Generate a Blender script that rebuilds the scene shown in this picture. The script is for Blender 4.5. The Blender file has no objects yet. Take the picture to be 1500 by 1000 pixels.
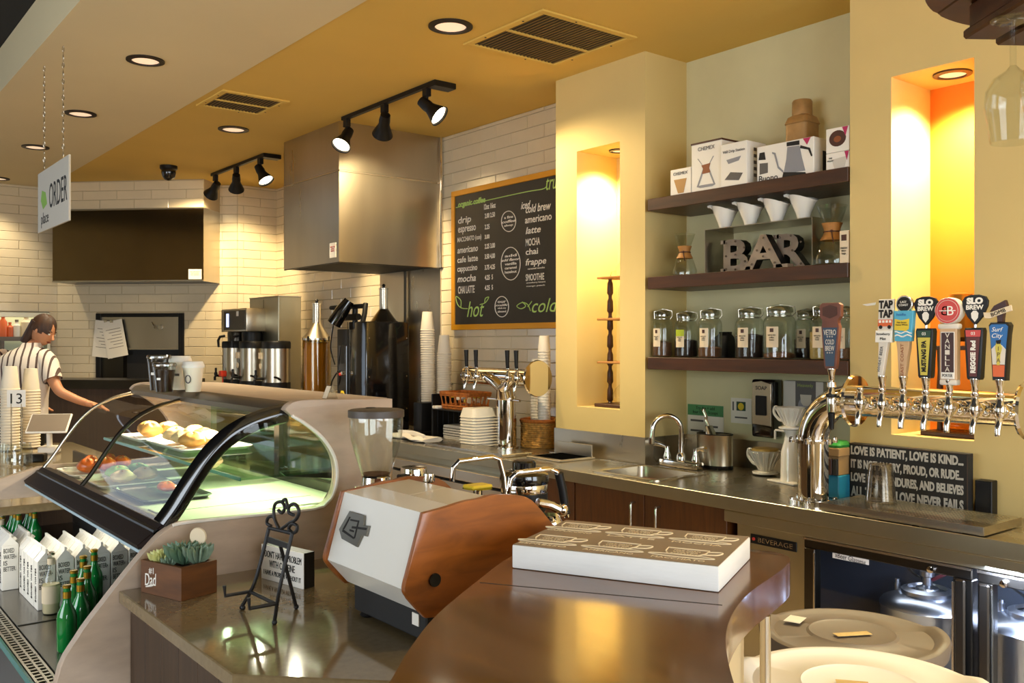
import bpy, bmesh, math, random
from math import sin, cos, radians, pi, tan, atan2, hypot
from mathutils import Vector, Matrix
random.seed(7)
SC = bpy.context.scene
COL = SC.collection
# ------------------------------------------------------------------ camera
F = 1345.0; TH = radians(38.5); SN = sin(TH); CS = cos(TH); EYE = 1.66
cam = bpy.data.cameras.new('camera'); camo = bpy.data.objects.new('camera', cam); COL.objects.link(camo)
camo.location = (0, 0, EYE); camo.rotation_euler = (pi / 2, 0, -TH)
cam.sensor_width = 36; cam.lens = 36 * F / 1500; cam.clip_start = .05; cam.clip_end = 100
SC.camera = camo
# ------------------------------------------------------------------ world, exposure
wd = bpy.data.worlds.new('world'); SC.world = wd; wd.use_nodes = True
bg = wd.node_tree.nodes['Background']; bg.inputs[0].default_value = (.72, .85, 1, 1); bg.inputs[1].default_value = 1.2
vs = SC.view_settings; vs.view_transform = 'Standard'; vs.look = 'None'; vs.gamma = 1; vs.use_curve_mapping = False
vs.exposure = 0.68
cy = SC.cycles
cy.use_denoising = True; cy.max_bounces = 10; cy.diffuse_bounces = 4; cy.glossy_bounces = 5; cy.transmission_bounces = 8
cy.transparent_max_bounces = 24; cy.caustics_reflective = False; cy.caustics_refractive = False; cy.sample_clamp_indirect = 4

def lamp(name, kind, loc, energy, color, target=None, **k):
    d = bpy.data.lights.new(name, kind); d.energy = energy; d.color = color
    for a, v in k.items(): setattr(d, a, v)
    o = bpy.data.objects.new(name, d); COL.objects.link(o); o.location = loc
    if target is not None:
        o.rotation_euler = (Vector(target) - Vector(loc)).to_track_quat('-Z', 'Y').to_euler()
    return o
WARM = (1, .78, .44); WARMW = (1, .85, .58); DAY = (.86, .93, 1)
# daylight entering by the street windows behind and left of the camera
for nm, loc, tg, w, h, e in (('window_daylight', (-.2, -3.38, 1.75), (-.2, 0, 1.6), 3.0, 2.1, 105),
                          ('window_daylight', (3.1, -3.38, 1.75), (3.1, 0, 1.6), 1.9, 2.1, 60),
                          ('window_daylight', (-3.88, 3.0, 1.75), (0, 3.0, 1.6), 3.4, 2.1, 95)):
    lamp(nm, 'AREA', loc, e, DAY, tg, shape='RECTANGLE', size=w, size_y=h)

# ------------------------------------------------------------------ helpers
def ray(x, y):
    t = (x - 750) / F
    return Vector((SN + CS * t, CS - SN * t, (500 - y) / F))
def at(x, y, X=None, Y=None, Z=None, D=None, K=None):
    r = ray(x, y)
    if X is not None: k = X / r.x
    elif Y is not None: k = Y / r.y
    elif Z is not None: k = (Z - EYE) / r.z
    elif K is not None: k = K / (r.x + r.y)
    else: k = D
    return Vector((k * r.x, k * r.y, EYE + k * r.z))

class G:
    """collects shapes into one bmesh"""
    def __init__(s): s.bm = bmesh.new()
    def box(s, x0, x1, y0, y1, z0, z1, bev=0, seg=1):
        bm = s.bm
        v = [bm.verts.new((x, y, z)) for z in (z0, z1) for y in (y0, y1) for x in (x0, x1)]
        f = [bm.faces.new([v[i] for i in q]) for q in ((0, 2, 3, 1), (4, 5, 7, 6), (0, 1, 5, 4), (2, 6, 7, 3), (0, 4, 6, 2), (1, 3, 7, 5))]
        if bev > 0:
            ed = list({e for q in f for e in q.edges})
            bmesh.ops.bevel(bm, geom=ed, offset=bev, segments=seg, affect='EDGES', profile=.5)
        return s
    def rings(s, rings, cap0=True, cap1=True, loop=False, closed=True):
        bm = s.bm
        R = [[bm.verts.new(p) for p in r] for r in rings]
        m = len(R); n = len(R[0])
        for i in range(m if loop else m - 1):
            a, b = R[i], R[(i + 1) % m]
            for j in range(n if closed else n - 1):
                q = [a[j], a[(j + 1) % n], b[(j + 1) % n], b[j]]
                try: bm.faces.new(q)
                except ValueError: pass
        if cap0 and not loop: bm.faces.new(R[0][::-1])
        if cap1 and not loop: bm.faces.new(R[-1])
        return s
    def lathe(s, prof, c=(0, 0, 0), n=24, ax='z', cap0=True, cap1=True, sx=1, sy=1):
        c = Vector(c); rs = []
        for r, h in prof:
            r = max(r, 1e-5); ring = []
            for j in range(n):
                a = 2 * pi * j / n; u, w = r * cos(a) * sx, r * sin(a) * sy
                p = {'z': (u, w, h), 'x': (h, u, w), 'y': (w, h, u)}[ax]
                ring.append(c + Vector(p))
            rs.append(ring)
        return s.rings(rs, cap0, cap1)
    def cyl(s, p0, p1, r, r2=None, n=16):
        return s.tube([p0, p1], [r, r if r2 is None else r2], n)
    def tube(s, pts, r, n=8, closed=False, cap=True, flat=None):
        pts = [Vector(p) for p in pts]; m = len(pts)
        rr = r if isinstance(r, (list, tuple)) else [r] * m
        tg = []
        for i in range(m):
            a = pts[i - 1] if (i > 0 or closed) else pts[i]
            b = pts[(i + 1) % m] if (i < m - 1 or closed) else pts[i]
            d = (b - a); tg.append(d.normalized() if d.length > 1e-9 else Vector((0, 0, 1)))
        up = Vector((0, 0, 1)) if abs(tg[0].z) < .9 else Vector((1, 0, 0))
        nrm = (up - tg[0] * up.dot(tg[0])).normalized(); rs = []
        for i in range(m):
            if i:
                ax = tg[i - 1].cross(tg[i])
                if ax.length > 1e-7:
                    nrm = Matrix.Rotation(tg[i - 1].angle(tg[i]), 3, ax.normalized()) @ nrm
                nrm = (nrm - tg[i] * nrm.dot(tg[i])).normalized()
            bn = tg[i].cross(nrm)
            fl = flat or 1
            rs.append([pts[i] + nrm * (rr[i] * cos(2 * pi * j / n)) + bn * (rr[i] * fl * sin(2 * pi * j / n)) for j in range(n)])
        return s.rings(rs, cap, cap, closed)
    def prism(s, poly, ax, a, b, bev=0, seg=1):
        def p3(p, h):
            return {'z': (p[0], p[1], h), 'x': (h, p[0], p[1]), 'y': (p[0], h, p[1])}[ax]
        bm = s.bm
        A = [bm.verts.new(p3(p, a)) for p in poly]; B = [bm.verts.new(p3(p, b)) for p in poly]; n = len(poly)
        fs = [bm.faces.new(A[::-1]), bm.faces.new(B)]
        for j in range(n): fs.append(bm.faces.new([A[j], A[(j + 1) % n], B[(j + 1) % n], B[j]]))
        if bev:
            ed = list(set(fs[0].edges) | set(fs[1].edges))
            bmesh.ops.bevel(bm, geom=ed, offset=bev, segments=seg, affect='EDGES', profile=.5)
        return s
    def ell(s, c, r, u=16, v=10):
        if not isinstance(r, (list, tuple)): r = (r, r, r)
        c = Vector(c); rs = []
        for i in range(v + 1):
            ph = -pi / 2 + pi * i / v; k = max(cos(ph), 1e-4)
            rs.append([c + Vector((r[0] * k * cos(2 * pi * j / u), r[1] * k * sin(2 * pi * j / u), r[2] * sin(ph))) for j in range(u)])
        return s.rings(rs)
    def face(s, pts):
        s.bm.faces.new([s.bm.verts.new(p) for p in pts]); return s
    def xf(s, m):
        bmesh.ops.transform(s.bm, matrix=m, verts=s.bm.verts); return s

def link(name, me, parent=None, loc=None, rz=None):
    o = bpy.data.objects.new(name, me); COL.objects.link(o)
    if parent is not None: o.parent = parent
    if loc is not None: o.location = loc
    if rz is not None: o.rotation_euler = (0, 0, rz)
    return o
def mesh(name, g, mat, smooth=35):
    bm = g.bm
    bmesh.ops.recalc_face_normals(bm, faces=bm.faces)
    me = bpy.data.meshes.new(name); bm.to_mesh(me); bm.free()
    if smooth:
        for p in me.polygons: p.use_smooth = True
        me.set_sharp_from_angle(angle=radians(smooth))
    if mat: me.materials.append(mat)
    return me
def obj(name, g, mat, parent=None, loc=None, rz=None, smooth=35, label=None):
    o = link(name, mesh(name, g, mat, smooth), parent, loc, rz)
    if label: o['label'] = label
    return o
def tag(o, label, cat, group=None):
    o['label'] = label; o['category'] = cat
    if group: o['group'] = group
    return o
def thing(name, label, cat, loc=(0, 0, 0), rz=0, group=None):
    o = bpy.data.objects.new(name, None); COL.objects.link(o); o.empty_display_size = .05
    o.location = loc; o.rotation_euler = (0, 0, rz)
    return tag(o, label, cat, group)
def struct(o):
    o['kind'] = 'structure'; return o
def copy_tree(o, parent=None):
    c = o.copy(); COL.objects.link(c); c.parent = parent
    for ch in list(o.children): copy_tree(ch, c)
    return c
def dup(o, label, loc=None, rz=None, group=None):
    c = copy_tree(o)
    if loc is not None: c.location = loc
    if rz is not None: c.rotation_euler = (0, 0, rz)
    c['label'] = label
    if group: c['group'] = group
    return c
def frame(right, up, origin):
    r = Vector(right).normalized(); u = Vector(up).normalized(); n = r.cross(u).normalized(); u = n.cross(r)
    return Matrix(((r.x, u.x, n.x, origin[0]), (r.y, u.y, n.y, origin[1]), (r.z, u.z, n.z, origin[2]), (0, 0, 0, 1)))
def text(s, size, mat, parent, mtx, w=None, h=None, ext=.0006, sx=1, shear=0, align='CENTER', name='lettering', bold=0, space=1):
    """lettering as a thin mesh; w fits the width, h fits the height (metres), centred on the frame's origin"""
    cu = bpy.data.curves.new(name, 'FONT'); cu.body = s; cu.size = size; cu.extrude = ext; cu.shear = shear
    cu.align_x = align; cu.align_y = 'CENTER'; cu.resolution_u = 3; cu.offset = bold; cu.space_character = space
    to = bpy.data.objects.new('tmp', cu); me = bpy.data.meshes.new_from_object(to)
    bpy.data.objects.remove(to); bpy.data.curves.remove(cu)
    xs = [v.co.x for v in me.vertices] or [0]; ys = [v.co.y for v in me.vertices] or [0]
    kx = ky = 1
    if w: kx = w / max(max(xs) - min(xs), 1e-6)
    if h: ky = h / max(max(ys) - min(ys), 1e-6)
    if w and not h: ky = min(kx, 1e9)
    if h and not w: kx = ky
    kx *= sx
    ox = 0 if align != 'CENTER' else (max(xs) + min(xs)) / 2
    oy = (max(ys) + min(ys)) / 2 if h else 0
    for v in me.vertices: v.co.x = (v.co.x - ox) * kx; v.co.y = (v.co.y - oy) * ky
    me.transform(mtx); me.name = name
    me.materials.clear(); me.materials.append(mat)
    return link(name, me, parent)
def arc(c, r, a0, a1, n, plane='xz', off=0):
    out = []
    for i in range(n + 1):
        a = radians(a0 + (a1 - a0) * i / n); u, w = c[0] + r * cos(a), c[1] + r * sin(a)
        out.append({'xz': (u, off, w), 'yz': (off, u, w), 'xy': (u, w, off)}[plane])
    return out
def smoothpts(pts, n=6, closed=False):
    pts = [Vector(p) for p in pts]; out = []; m = len(pts)
    for i in range(m if closed else m - 1):
        p1, p2 = pts[i], pts[(i + 1) % m]
        p0 = pts[i - 1] if (i or closed) else p1; p3 = pts[(i + 2) % m] if (i + 2 < m or closed) else p2
        for k in range(n):
            t = k / n
            out.append(.5 * ((2 * p1) + (p2 - p0) * t + (2 * p0 - 5 * p1 + 4 * p2 - p3) * t * t + (3 * p1 - p0 - 3 * p2 + p3) * t ** 3))
    if not closed: out.append(pts[-1])
    return out

# ------------------------------------------------------------------ materials
def srgb(h):
    c = [int(h[i:i + 2], 16) / 255 for i in (0, 2, 4)]
    return tuple((v / 12.92 if v <= .04045 else ((v + .055) / 1.055) ** 2.4) for v in c)
def M(name, col, rough=.5, metal=0, noise=0, nscale=6, stretch=(1, 1, 1), bump=0, bscale=60, emit=0, coat=0, alpha=1, spec=.5, col2=None, rvar=0, wave=0):
    m = bpy.data.materials.new(name); m.use_nodes = True; nt = m.node_tree; N = nt.nodes; L = nt.links
    b = N['Principled BSDF']
    c = srgb(col) if isinstance(col, str) else col
    b.inputs['Base Color'].default_value = (*c, 1); b.inputs['Roughness'].default_value = rough; b.inputs['Metallic'].default_value = metal
    b.inputs['Specular IOR Level'].default_value = spec; b.inputs['Coat Weight'].default_value = coat; b.inputs['Coat Roughness'].default_value = .08
    b.inputs['Alpha'].default_value = alpha
    if emit: b.inputs['Emission Color'].default_value = (*c, 1); b.inputs['Emission Strength'].default_value = emit
    if noise or bump or rvar or col2:
        tc = N.new('ShaderNodeTexCoord'); mp = N.new('ShaderNodeMapping'); mp.inputs['Scale'].default_value = stretch
        L.new(tc.outputs['Object'], mp.inputs[0])
    if noise or rvar or col2:
        tx = N.new('ShaderNodeTexNoise'); tx.inputs['Scale'].default_value = nscale; tx.inputs['Detail'].default_value = 5
        tx.inputs['Distortion'].default_value = wave
        L.new(mp.outputs[0], tx.inputs[0])
        rp = N.new('ShaderNodeValToRGB'); e = rp.color_ramp.elements; e[0].position = .3; e[1].position = .7
        c2 = srgb(col2) if isinstance(col2, str) else (col2 or tuple(min(1, v * (1 + noise)) for v in c))
        c1 = c if col2 else tuple(v * (1 - noise) for v in c)
        e[0].color = (*c1, 1); e[1].color = (*c2, 1)
        L.new(tx.outputs[0], rp.inputs[0])
        if noise or col2: L.new(rp.outputs[0], b.inputs['Base Color'])
        if rvar:
            mr = N.new('ShaderNodeMapRange'); mr.inputs[3].default_value = max(rough - rvar, .02); mr.inputs[4].default_value = rough + rvar
            L.new(tx.outputs[0], mr.inputs[0]); L.new(mr.outputs[0], b.inputs['Roughness'])
    if bump:
        t2 = N.new('ShaderNodeTexNoise'); t2.inputs['Scale'].default_value = bscale; t2.inputs['Detail'].default_value = 3
        L.new(mp.outputs[0], t2.inputs[0]); bp = N.new('ShaderNodeBump'); bp.inputs['Strength'].default_value = bump; bp.inputs['Distance'].default_value = .002
        L.new(t2.outputs[0], bp.inputs['Height']); L.new(bp.outputs[0], b.inputs['Normal'])
    return m
def thin(name, tint='f4f8f6', refl=.9, dens=1.0, fmin=.03, rough=.02):
    """thin clear glass: tinted see-through mixed with a mirror by Fresnel"""
    m = bpy.data.materials.new(name); m.use_nodes = True; nt = m.node_tree; N = nt.nodes; L = nt.links
    N.remove(N['Principled BSDF']); out = N['Material Output']
    tr = N.new('ShaderNodeBsdfTransparent'); tr.inputs[0].default_value = (*srgb(tint), 1)
    gl = N.new('ShaderNodeBsdfGlossy'); gl.inputs['Roughness'].default_value = rough
    lw = N.new('ShaderNodeLayerWeight'); lw.inputs[0].default_value = .5
    pw = N.new('ShaderNodeMath'); pw.operation = 'POWER'; pw.inputs[1].default_value = 4; L.new(lw.outputs['Facing'], pw.inputs[0])
    mr = N.new('ShaderNodeMapRange'); mr.inputs[3].default_value = fmin; mr.inputs[4].default_value = refl * .6
    L.new(pw.outputs[0], mr.inputs[0])
    mx = N.new('ShaderNodeMixShader'); L.new(mr.outputs[0], mx.inputs[0]); L.new(tr.outputs[0], mx.inputs[1]); L.new(gl.outputs[0], mx.inputs[2])
    L.new(mx.outputs[0], out.inputs[0])
    return m
m_yellow = M('yellow_plaster', 'd9be7c', .75, noise=.04, nscale=2, bump=.05, bscale=120)
m_yelceil = M('yellow_ceiling_paint', 'ddb75a', .8, noise=.03, nscale=1.5)
m_beige = M('beige_ceiling_paint', 'e0cfa6', .85, noise=.02, nscale=1.5)
m_black_ceil = M('black_ceiling_paint', '1b1917', .9)
m_sage = M('sage_plaster', 'd6cc9e', .8, noise=.05, nscale=3)
m_orange = M('orange_plaster', 'df7a14', .7, noise=.05, nscale=2)
m_tile = M('glazed_tile', 'ddccac', .12, noise=.05, nscale=3, bump=.06, bscale=14, coat=.3)
m_grout = M('grout', 'b7a585', .9)
m_floor = M('floor_tile', 'a08a6a', .4, noise=.12, nscale=3)
m_steel = M('brushed_steel', 'c2b8a4', .29, 1, noise=.08, nscale=3, stretch=(1, 1, .25), bump=.05, bscale=30, rvar=.06)
m_steel_top = M('counter_steel', 'bdb29c', .27, 1, noise=.06, nscale=4, bump=.03, bscale=20, rvar=.08)
m_steel_green = M('worn_steel', 'b3ac93', .34, 1, noise=.06, nscale=3)
m_dark_steel = M('dark_steel', '4d4840', .3, 1, noise=.1, nscale=3)
m_chrome = M('chrome', 'e4e0da', .06, 1)
m_chromew = M('satin_chrome', 'cdc4b2', .27, 1)
m_black = M('black_plastic', '100e0d', .42, spec=.3)
m_blackgloss = M('black_gloss', '0b0a0a', .12, coat=.5)
m_blackmat = M('black_matte', '171513', .7)
m_iron = M('wrought_iron', '14110f', .55, bump=.1, bscale=200)
m_white = M('white_plastic', 'efe9dd', .4)
m_paper = M('paper', 'eee5d4', .8)
m_paperc = M('paper_cup', 'efe3cb', .65)
m_ceramic = M('white_ceramic', 'efe9dc', .12, coat=.5)
m_shelf = M('dark_walnut', '42220a', .42, noise=.35, nscale=5, stretch=(6, .6, 6), wave=.4)
m_walnut = M('cabinet_walnut', '5e3410', .42, noise=.3, nscale=7, stretch=(5, 5, .5), wave=.6)
m_barwood = M('bar_wood', '5f3b17', .17, noise=.3, nscale=3, stretch=(4, .7, 1), wave=1.2, coat=.25, rvar=.04)
m_machwood = M('machine_wood', '90501a', .35, noise=.3, nscale=5, stretch=(1.2, 4, 5), wave=.8, coat=.2)
m_planter = M('planter_wood', '633a15', .55, noise=.35, nscale=6, stretch=(1, 1, 5), wave=.5)
m_basewood = M('counter_cladding', '43301f', .6, noise=.2, nscale=8, stretch=(5, 5, .4))
m_quartz = M('quartz_top', '7d6c4e', .1, noise=.1, nscale=60, coat=.3)
m_laminate = M('taupe_laminate', 'bba58f', .5, noise=.08, nscale=12, stretch=(1, 1, 3))
m_glass = thin('clear_glass', 'fafbfa', .9, fmin=.02)
m_glassg = thin('greenish_glass', 'd5ecd8', .9, fmin=.06)
m_glassthick = thin('thick_glass', 'f8faf8', .9, fmin=.05)
m_glasslid = thin('pressed_glass', 'c9cabd', .9, fmin=.2, rough=.12)
m_hole = M('shade_black', '050505', 1, spec=0)  # plain black standing in for deep shade inside the caddy
m_amberg = thin('amber_glass', 'ecdfb4', .8, fmin=.06)
m_plasticclear = thin('clear_plastic', 'e4dfd6', .8, fmin=.16, rough=.14)
m_board = M('chalkboard', '2b2722', .75, noise=.12, nscale=3)
m_frameyel = M('mustard_frame', 'd9940f', .5)
m_chalk = M('chalk_white', 'f2ecdf', .9)
m_chalkg = M('chalk_green', 'b8d978', .9)
m_lampglow = M('lamp_glow', (1, .74, .50), .5, emit=.45)
m_spotglow = M('spot_glow', (1, .86, .62), .5, emit=12)
m_trim = M('bronze_trim', '2a1c12', .5, .3)
m_wickero = M('orange_wicker', 'b5651d', .6, noise=.35, nscale=40)
m_wicker = M('straw_wicker', 'c08a3c', .7, noise=.4, nscale=45)
m_cork = M('light_wood_collar', 'b97f3f', .55, noise=.2, nscale=8, stretch=(1, 1, 4))
m_coffee = M('coffee_beans', '2a160c', .7, noise=.5, nscale=90, bump=.6, bscale=120)
m_ground = M('ground_coffee', '6b4426', .9, noise=.3, nscale=60)
m_labelc = M('label_paper', 'e3cfae', .75)
m_ink = M('black_ink', '1d1916', .8)
m_grey = M('grey_plastic', '77695a', .5, noise=.06, nscale=6)
m_cream = M('cream_plastic', 'f3ece0', .45, noise=.04, nscale=5)
m_greenb = thin('green_bottle', '1f8a3a', .6, fmin=.06)
m_red = M('red_paint', 'c23127', .5)
# ================================================================== the setting
ZC = 3.43
g = G().box(-4, 5, -3.5, 12.6, -.1, 0); struct(obj('floor', g, m_floor))
g = G().box(2.37, 5, -3.5, 12.6, ZC, ZC + .5); struct(obj('ceiling', g, m_yelceil))
g = G().box(1.21, 2.372, -3.5, 12.6, ZC - .004, 4.0); struct(obj('ceiling_soffit', g, m_beige))
g = G().box(-4, 1.25, -3.5, 12.6, 3.735, 4.0); struct(obj('ceiling_black', g, m_black_ceil))
# walls out of view close the room; their windows let the daylight in
def wall_with_holes(name, mat, u0, u1, z0, z1, holes, place):
    """holes: (u0,u1,z0,z1); place(u0,u1,z0,z1)->box extents"""
    g = G(); us = sorted({u0, u1, *[h[0] for h in holes], *[h[1] for h in holes]})
    for a, b in zip(us, us[1:]):
        zs = [z0]
        for h in holes:
            if h[0] <= a + 1e-6 and h[1] >= b - 1e-6: zs += [h[2], h[3]]
        zs = sorted(zs) + [z1]
        for i in range(0, len(zs), 2): g.box(*place(a, b, zs[i], zs[i + 1]))
    return struct(obj(name, g, mat))
wall_with_holes('wall_front', m_beige, -4, 5, 0, 4, [(-1.7, 1.3, .7, 2.8), (2.15, 4.05, .7, 2.8)], lambda a, b, c, d: (a, b, -3.6, -3.5, c, d))
wall_with_holes('wall_side', m_beige, -3.6, 12.6, 0, 4, [(1.3, 4.7, .7, 2.8)], lambda a, b, c, d: (-4.1, -4, a, b, c, d))
def window(n, x0, x1, y0, y1):
    g = G(); w = .05
    if y1 - y0 > x1 - x0:
        for y in (y0, (y0 + y1) / 2 - w / 2, y1 - w): g.box(x0, x1, y, y + w, .7, 2.8)
        for z in (.7, 2.75): g.box(x0, x1, y0, y1, z, z + w)
    else:
        for x in (x0, (x0 + x1) / 2 - w / 2, x1 - w): g.box(x, x + w, y0, y1, .7, 2.8)
        for z in (.7, 2.75): g.box(x0, x1, y0, y1, z, z + w)
    o = struct(obj('window_%d' % n, g, m_blackmat))
    obj('pane', G().box(min(x0, x1) + .02, max(x0, x1) - .02, min(y0, y1) + .02, max(y0, y1) - .02, .74, 2.76), m_glass, o)
window(1, -1.7, 1.3, -3.56, -3.5); window(2, 2.15, 4.05, -3.56, -3.5); window(3, -4.06, -4, 1.3, 4.7)
# --- tiled walls: local x runs to the left seen from the room, local y points into the room
tile_cache = {}
def tile_mesh(w, h):
    k = (round(w, 3), round(h, 3))
    if k not in tile_cache:
        c = .004; d = .009; g = G()
        a = [(0, 0, 0), (w, 0, 0), (w, 0, h), (0, 0, h)]; b = [(0, d - c, 0), (w, d - c, 0), (w, d - c, h), (0, d - c, h)]
        e = [(c, d, c), (w - c, d, c), (w - c, d, h - c), (c, d, h - c)]
        g.rings([a, b, e], False, True); tile_cache[k] = mesh('tile', g, m_tile, 0)
    return tile_cache[k]
def tiled_wall(name, loc, rz, L, holes, skip, z0=.9, thick=.1):
    g = G(); us = sorted({0, L, *[h[0] for h in holes], *[h[1] for h in holes]})
    for a, b in zip(us, us[1:]):
        zs = [0]
        for h in holes:
            if h[0] <= a + 1e-6 and h[1] >= b - 1e-6: zs += [h[2], h[3]]
        zs = sorted(zs) + [ZC]
        for i in range(0, len(zs), 2): g.box(a, b, -thick, 0, zs[i], zs[i + 1])
    o = struct(obj(name, g, m_grout, loc=loc, rz=rz)); P = .1; W = .4; j = .0035; row = 0
    z = z0
    while z < ZC - .02:
        u = -(row % 2) * W / 2; h = min(P, ZC - z)
        while u < L - .01:
            cuts = [(max(u, 0), min(u + W, L))]
            for (a, b, c, d) in holes:
                if z + h > c + .01 and z < d - .01:
                    nc = []
                    for (p, q) in cuts:
                        if q <= a or p >= b: nc.append((p, q)); continue
                        if p < a - .015: nc.append((p, a))
                        if q > b + .015: nc.append((b, q))
                    cuts = nc
            for (p, q) in cuts:
                if q - p < .02 or skip(p, q, z): continue
                link('tile', tile_mesh(q - p - j, h - j), o, (p + j / 2, 0, z + j / 2)).rotation_euler = (radians(random.uniform(-.25, .25)), 0, radians(random.uniform(-.12, .12)))
            u += W
        z += P; row += 1
    return o
DIR = Vector((-1, 1, 0)).normalized(); P0 = Vector((4.05, 10.05, 0))
def dl(x, y): p = at(x, y, K=14.1); return ((p - P0).dot(DIR), p.z)
ov = [dl(142, 459), dl(270, 557)]; OV = (ov[1][0], ov[0][0], .88, ov[0][1])
pw = [at(-60, 456, Y=11.6), at(72, 580, Y=11.6)]; PW = (2.5 - pw[1].x, 2.5 - pw[0].x, 1.0, pw[0].z)
tiled_wall('wall_right', (4.5, 4.66, 0), pi / 2, 5.39, [], lambda p, q, z: z > 2.32 and 1.95 < p and q < 3.05 or z > 1.8 and z < 2.88 and q < 1.72 or (1.7 < p and q < 2.75 and z < 1.3))
tiled_wall('wall_back', (4.5, 10.05, 0), pi, .47, [], lambda p, q, z: False)
wc = tiled_wall('wall_corner', P0, radians(135), 2.192, [OV], lambda p, q, z: 2.35 < z < 3.0 and .45 < p and q < 2.0)
wl = tiled_wall('wall_left', (2.5, 11.6, 0), pi, 3.2, [PW], lambda p, q, z: p > 1.1)
# --- yellow wall: two piers with lit niches, a shelf recess between them
N1 = (4.091, 4.490, 1.231, 2.917); N2 = (1.902, 2.289, 1.219, 2.914)
def pier(name, y0, y1, n):
    g = G(); x0, x1 = 4.12, 4.6
    g.box(x0, x1, y0, n[0], 0, ZC); g.box(x0, x1, n[1], y1, 0, ZC); g.box(x0, x1, n[0], n[1], 0, n[2]); g.box(x0, x1, n[0], n[1], n[3], ZC)
    return struct(obj(name, g, m_yellow))
w1 = pier('wall_pier', 3.876, 4.70, N1); obj('niche_back', G().box(4.49, 4.58, N1[0], N1[1], N1[2], N1[3]), m_yellow, w1)
w2 = pier('wall_bar', .2, 2.504, N2); obj('niche_back', G().box(4.49, 4.58, N2[0], N2[1], N2[2], N2[3]), m_orange, w2)
obj('scuff_mark', G().prism([(at(1263, 444, X=4.119).y, 1.84), (at(1283, 442, X=4.119).y, 1.848), (at(1282, 446, X=4.119).y, 1.836), (at(1270, 447, X=4.119).y, 1.832)], 'x', 4.1185, 4.12), m_white, w2)
struct(obj('wall_recess', G().box(4.5, 4.6, 2.49, 3.89, 0, ZC), m_sage))
struct(obj('wall_end', G().box(4.12, 4.9, -3.6, .21, 0, ZC), m_yellow))
# window sill frame of the pass-through and the kitchen behind it
x0, x1 = pw[0].x, pw[1].x
g = G().box(x0, x1, 11.55, 11.75, PW[3] - .05, PW[3]).box(x1 - .03, x1, 11.55, 11.75, 1.0, PW[3] - .05).box(x0, x1, 11.52, 11.75, .98, 1.02)
struct(obj('trim_1', g, m_steel_green))
struct(obj('wall_kitchen', G().box(x0 - .3, x1 + .4, 12.5, 12.6, 0, ZC), M('pale_kitchen_paint', 'e6e8c0', .8)))
lamp('kitchen_light', 'AREA', (x0 + .7, 12.1, 3.0), 14, (1, .95, .75), (x0 + .7, 12.2, 0), shape='RECTANGLE', size=1.2, size_y=.3)
# stainless sheet behind the grinder, below the hood
struct(obj('trim_2', G().box(4.478, 4.492, 6.63, 7.66, .93, 2.31), m_steel))
# backsplash strips
g = G().box(4.105, 4.119, 3.876, 4.70, .91, 1.075).box(4.105, 4.49, 3.862, 3.876, .91, 1.075).box(4.486, 4.499, 2.504, 3.862, .91, 1.075)
struct(obj('trim_3', g, m_steel))
# ---------------- ceiling fixtures
def downlight(x, y, z, r, label, group, e=110, trim=m_trim, spot=1.75, col=WARMW):
    t = thing('downlight', label, 'ceiling light', (x, y, z), 0, group)
    obj('trim_ring', G().lathe([(r * .7, -.001), (r * .72, -.012), (r, -.008), (r, .0)], n=32, cap0=False, cap1=False), trim, t)
    obj('lens', G().lathe([(r * .72, -.004), (r * .3, -.002)], n=32), m_lampglow, t)
    lamp('downlight_beam', 'SPOT', (x, y, z - .02), e, col, (x, y, 0), spot_size=spot, spot_blend=.7, shadow_soft_size=.06)
    return t
GS = 'recessed lights in the beige soffit'
zs = ZC - .004
for (px, py, lab) in ((213, 88, 'largest recessed light in the beige soffit, nearest the camera'), (118, 166, 'recessed light in beige soffit above the hanging sign'),
                      (52, 215, 'recessed light in beige soffit, second smallest, behind the sign chains'), (-3, 261, 'recessed light at far left end of the beige soffit')):
    p = at(px, py, Z=zs); downlight(p.x, p.y, zs, .115, lab, GS, 110 if px > 60 else 45)
for (px, py, lab) in ((660, 38, 'recessed light in yellow ceiling beside the large square vent'), (342, 189, 'small dim recessed light in yellow ceiling below the small vent')):
    p = at(px, py, Z=ZC); downlight(p.x, p.y, ZC, .125, lab, 'recessed lights in the yellow ceiling', 170)
for (x, y, lab) in ((3.0, 1.2, 'above the keg cooler'), (3.0, -1.0, 'behind the camera on the yellow side'), (1.8, .6, 'above the near end of the bar'), (1.8, -1.4, 'behind the camera in the soffit')):   # the same rows go on over the bar
    downlight(x, y, ZC if x > 2.37 else zs, .12, 'recessed light outside the picture, ' + lab, 'recessed lights over the bar', 48)
downlight(4.31, 4.29, N1[3], .065, 'small recessed light in top of the narrow yellow niche', 'niche lights', 120, spot=2.3, col=(1, .88, .50))
downlight(4.29, 2.08, N2[3], .085, 'recessed light in top of the orange-backed niche', 'niche lights', 150, spot=2.3, col=(1, .88, .50))
m_slat = M('vent_slat', '6e5226', .6)
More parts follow.
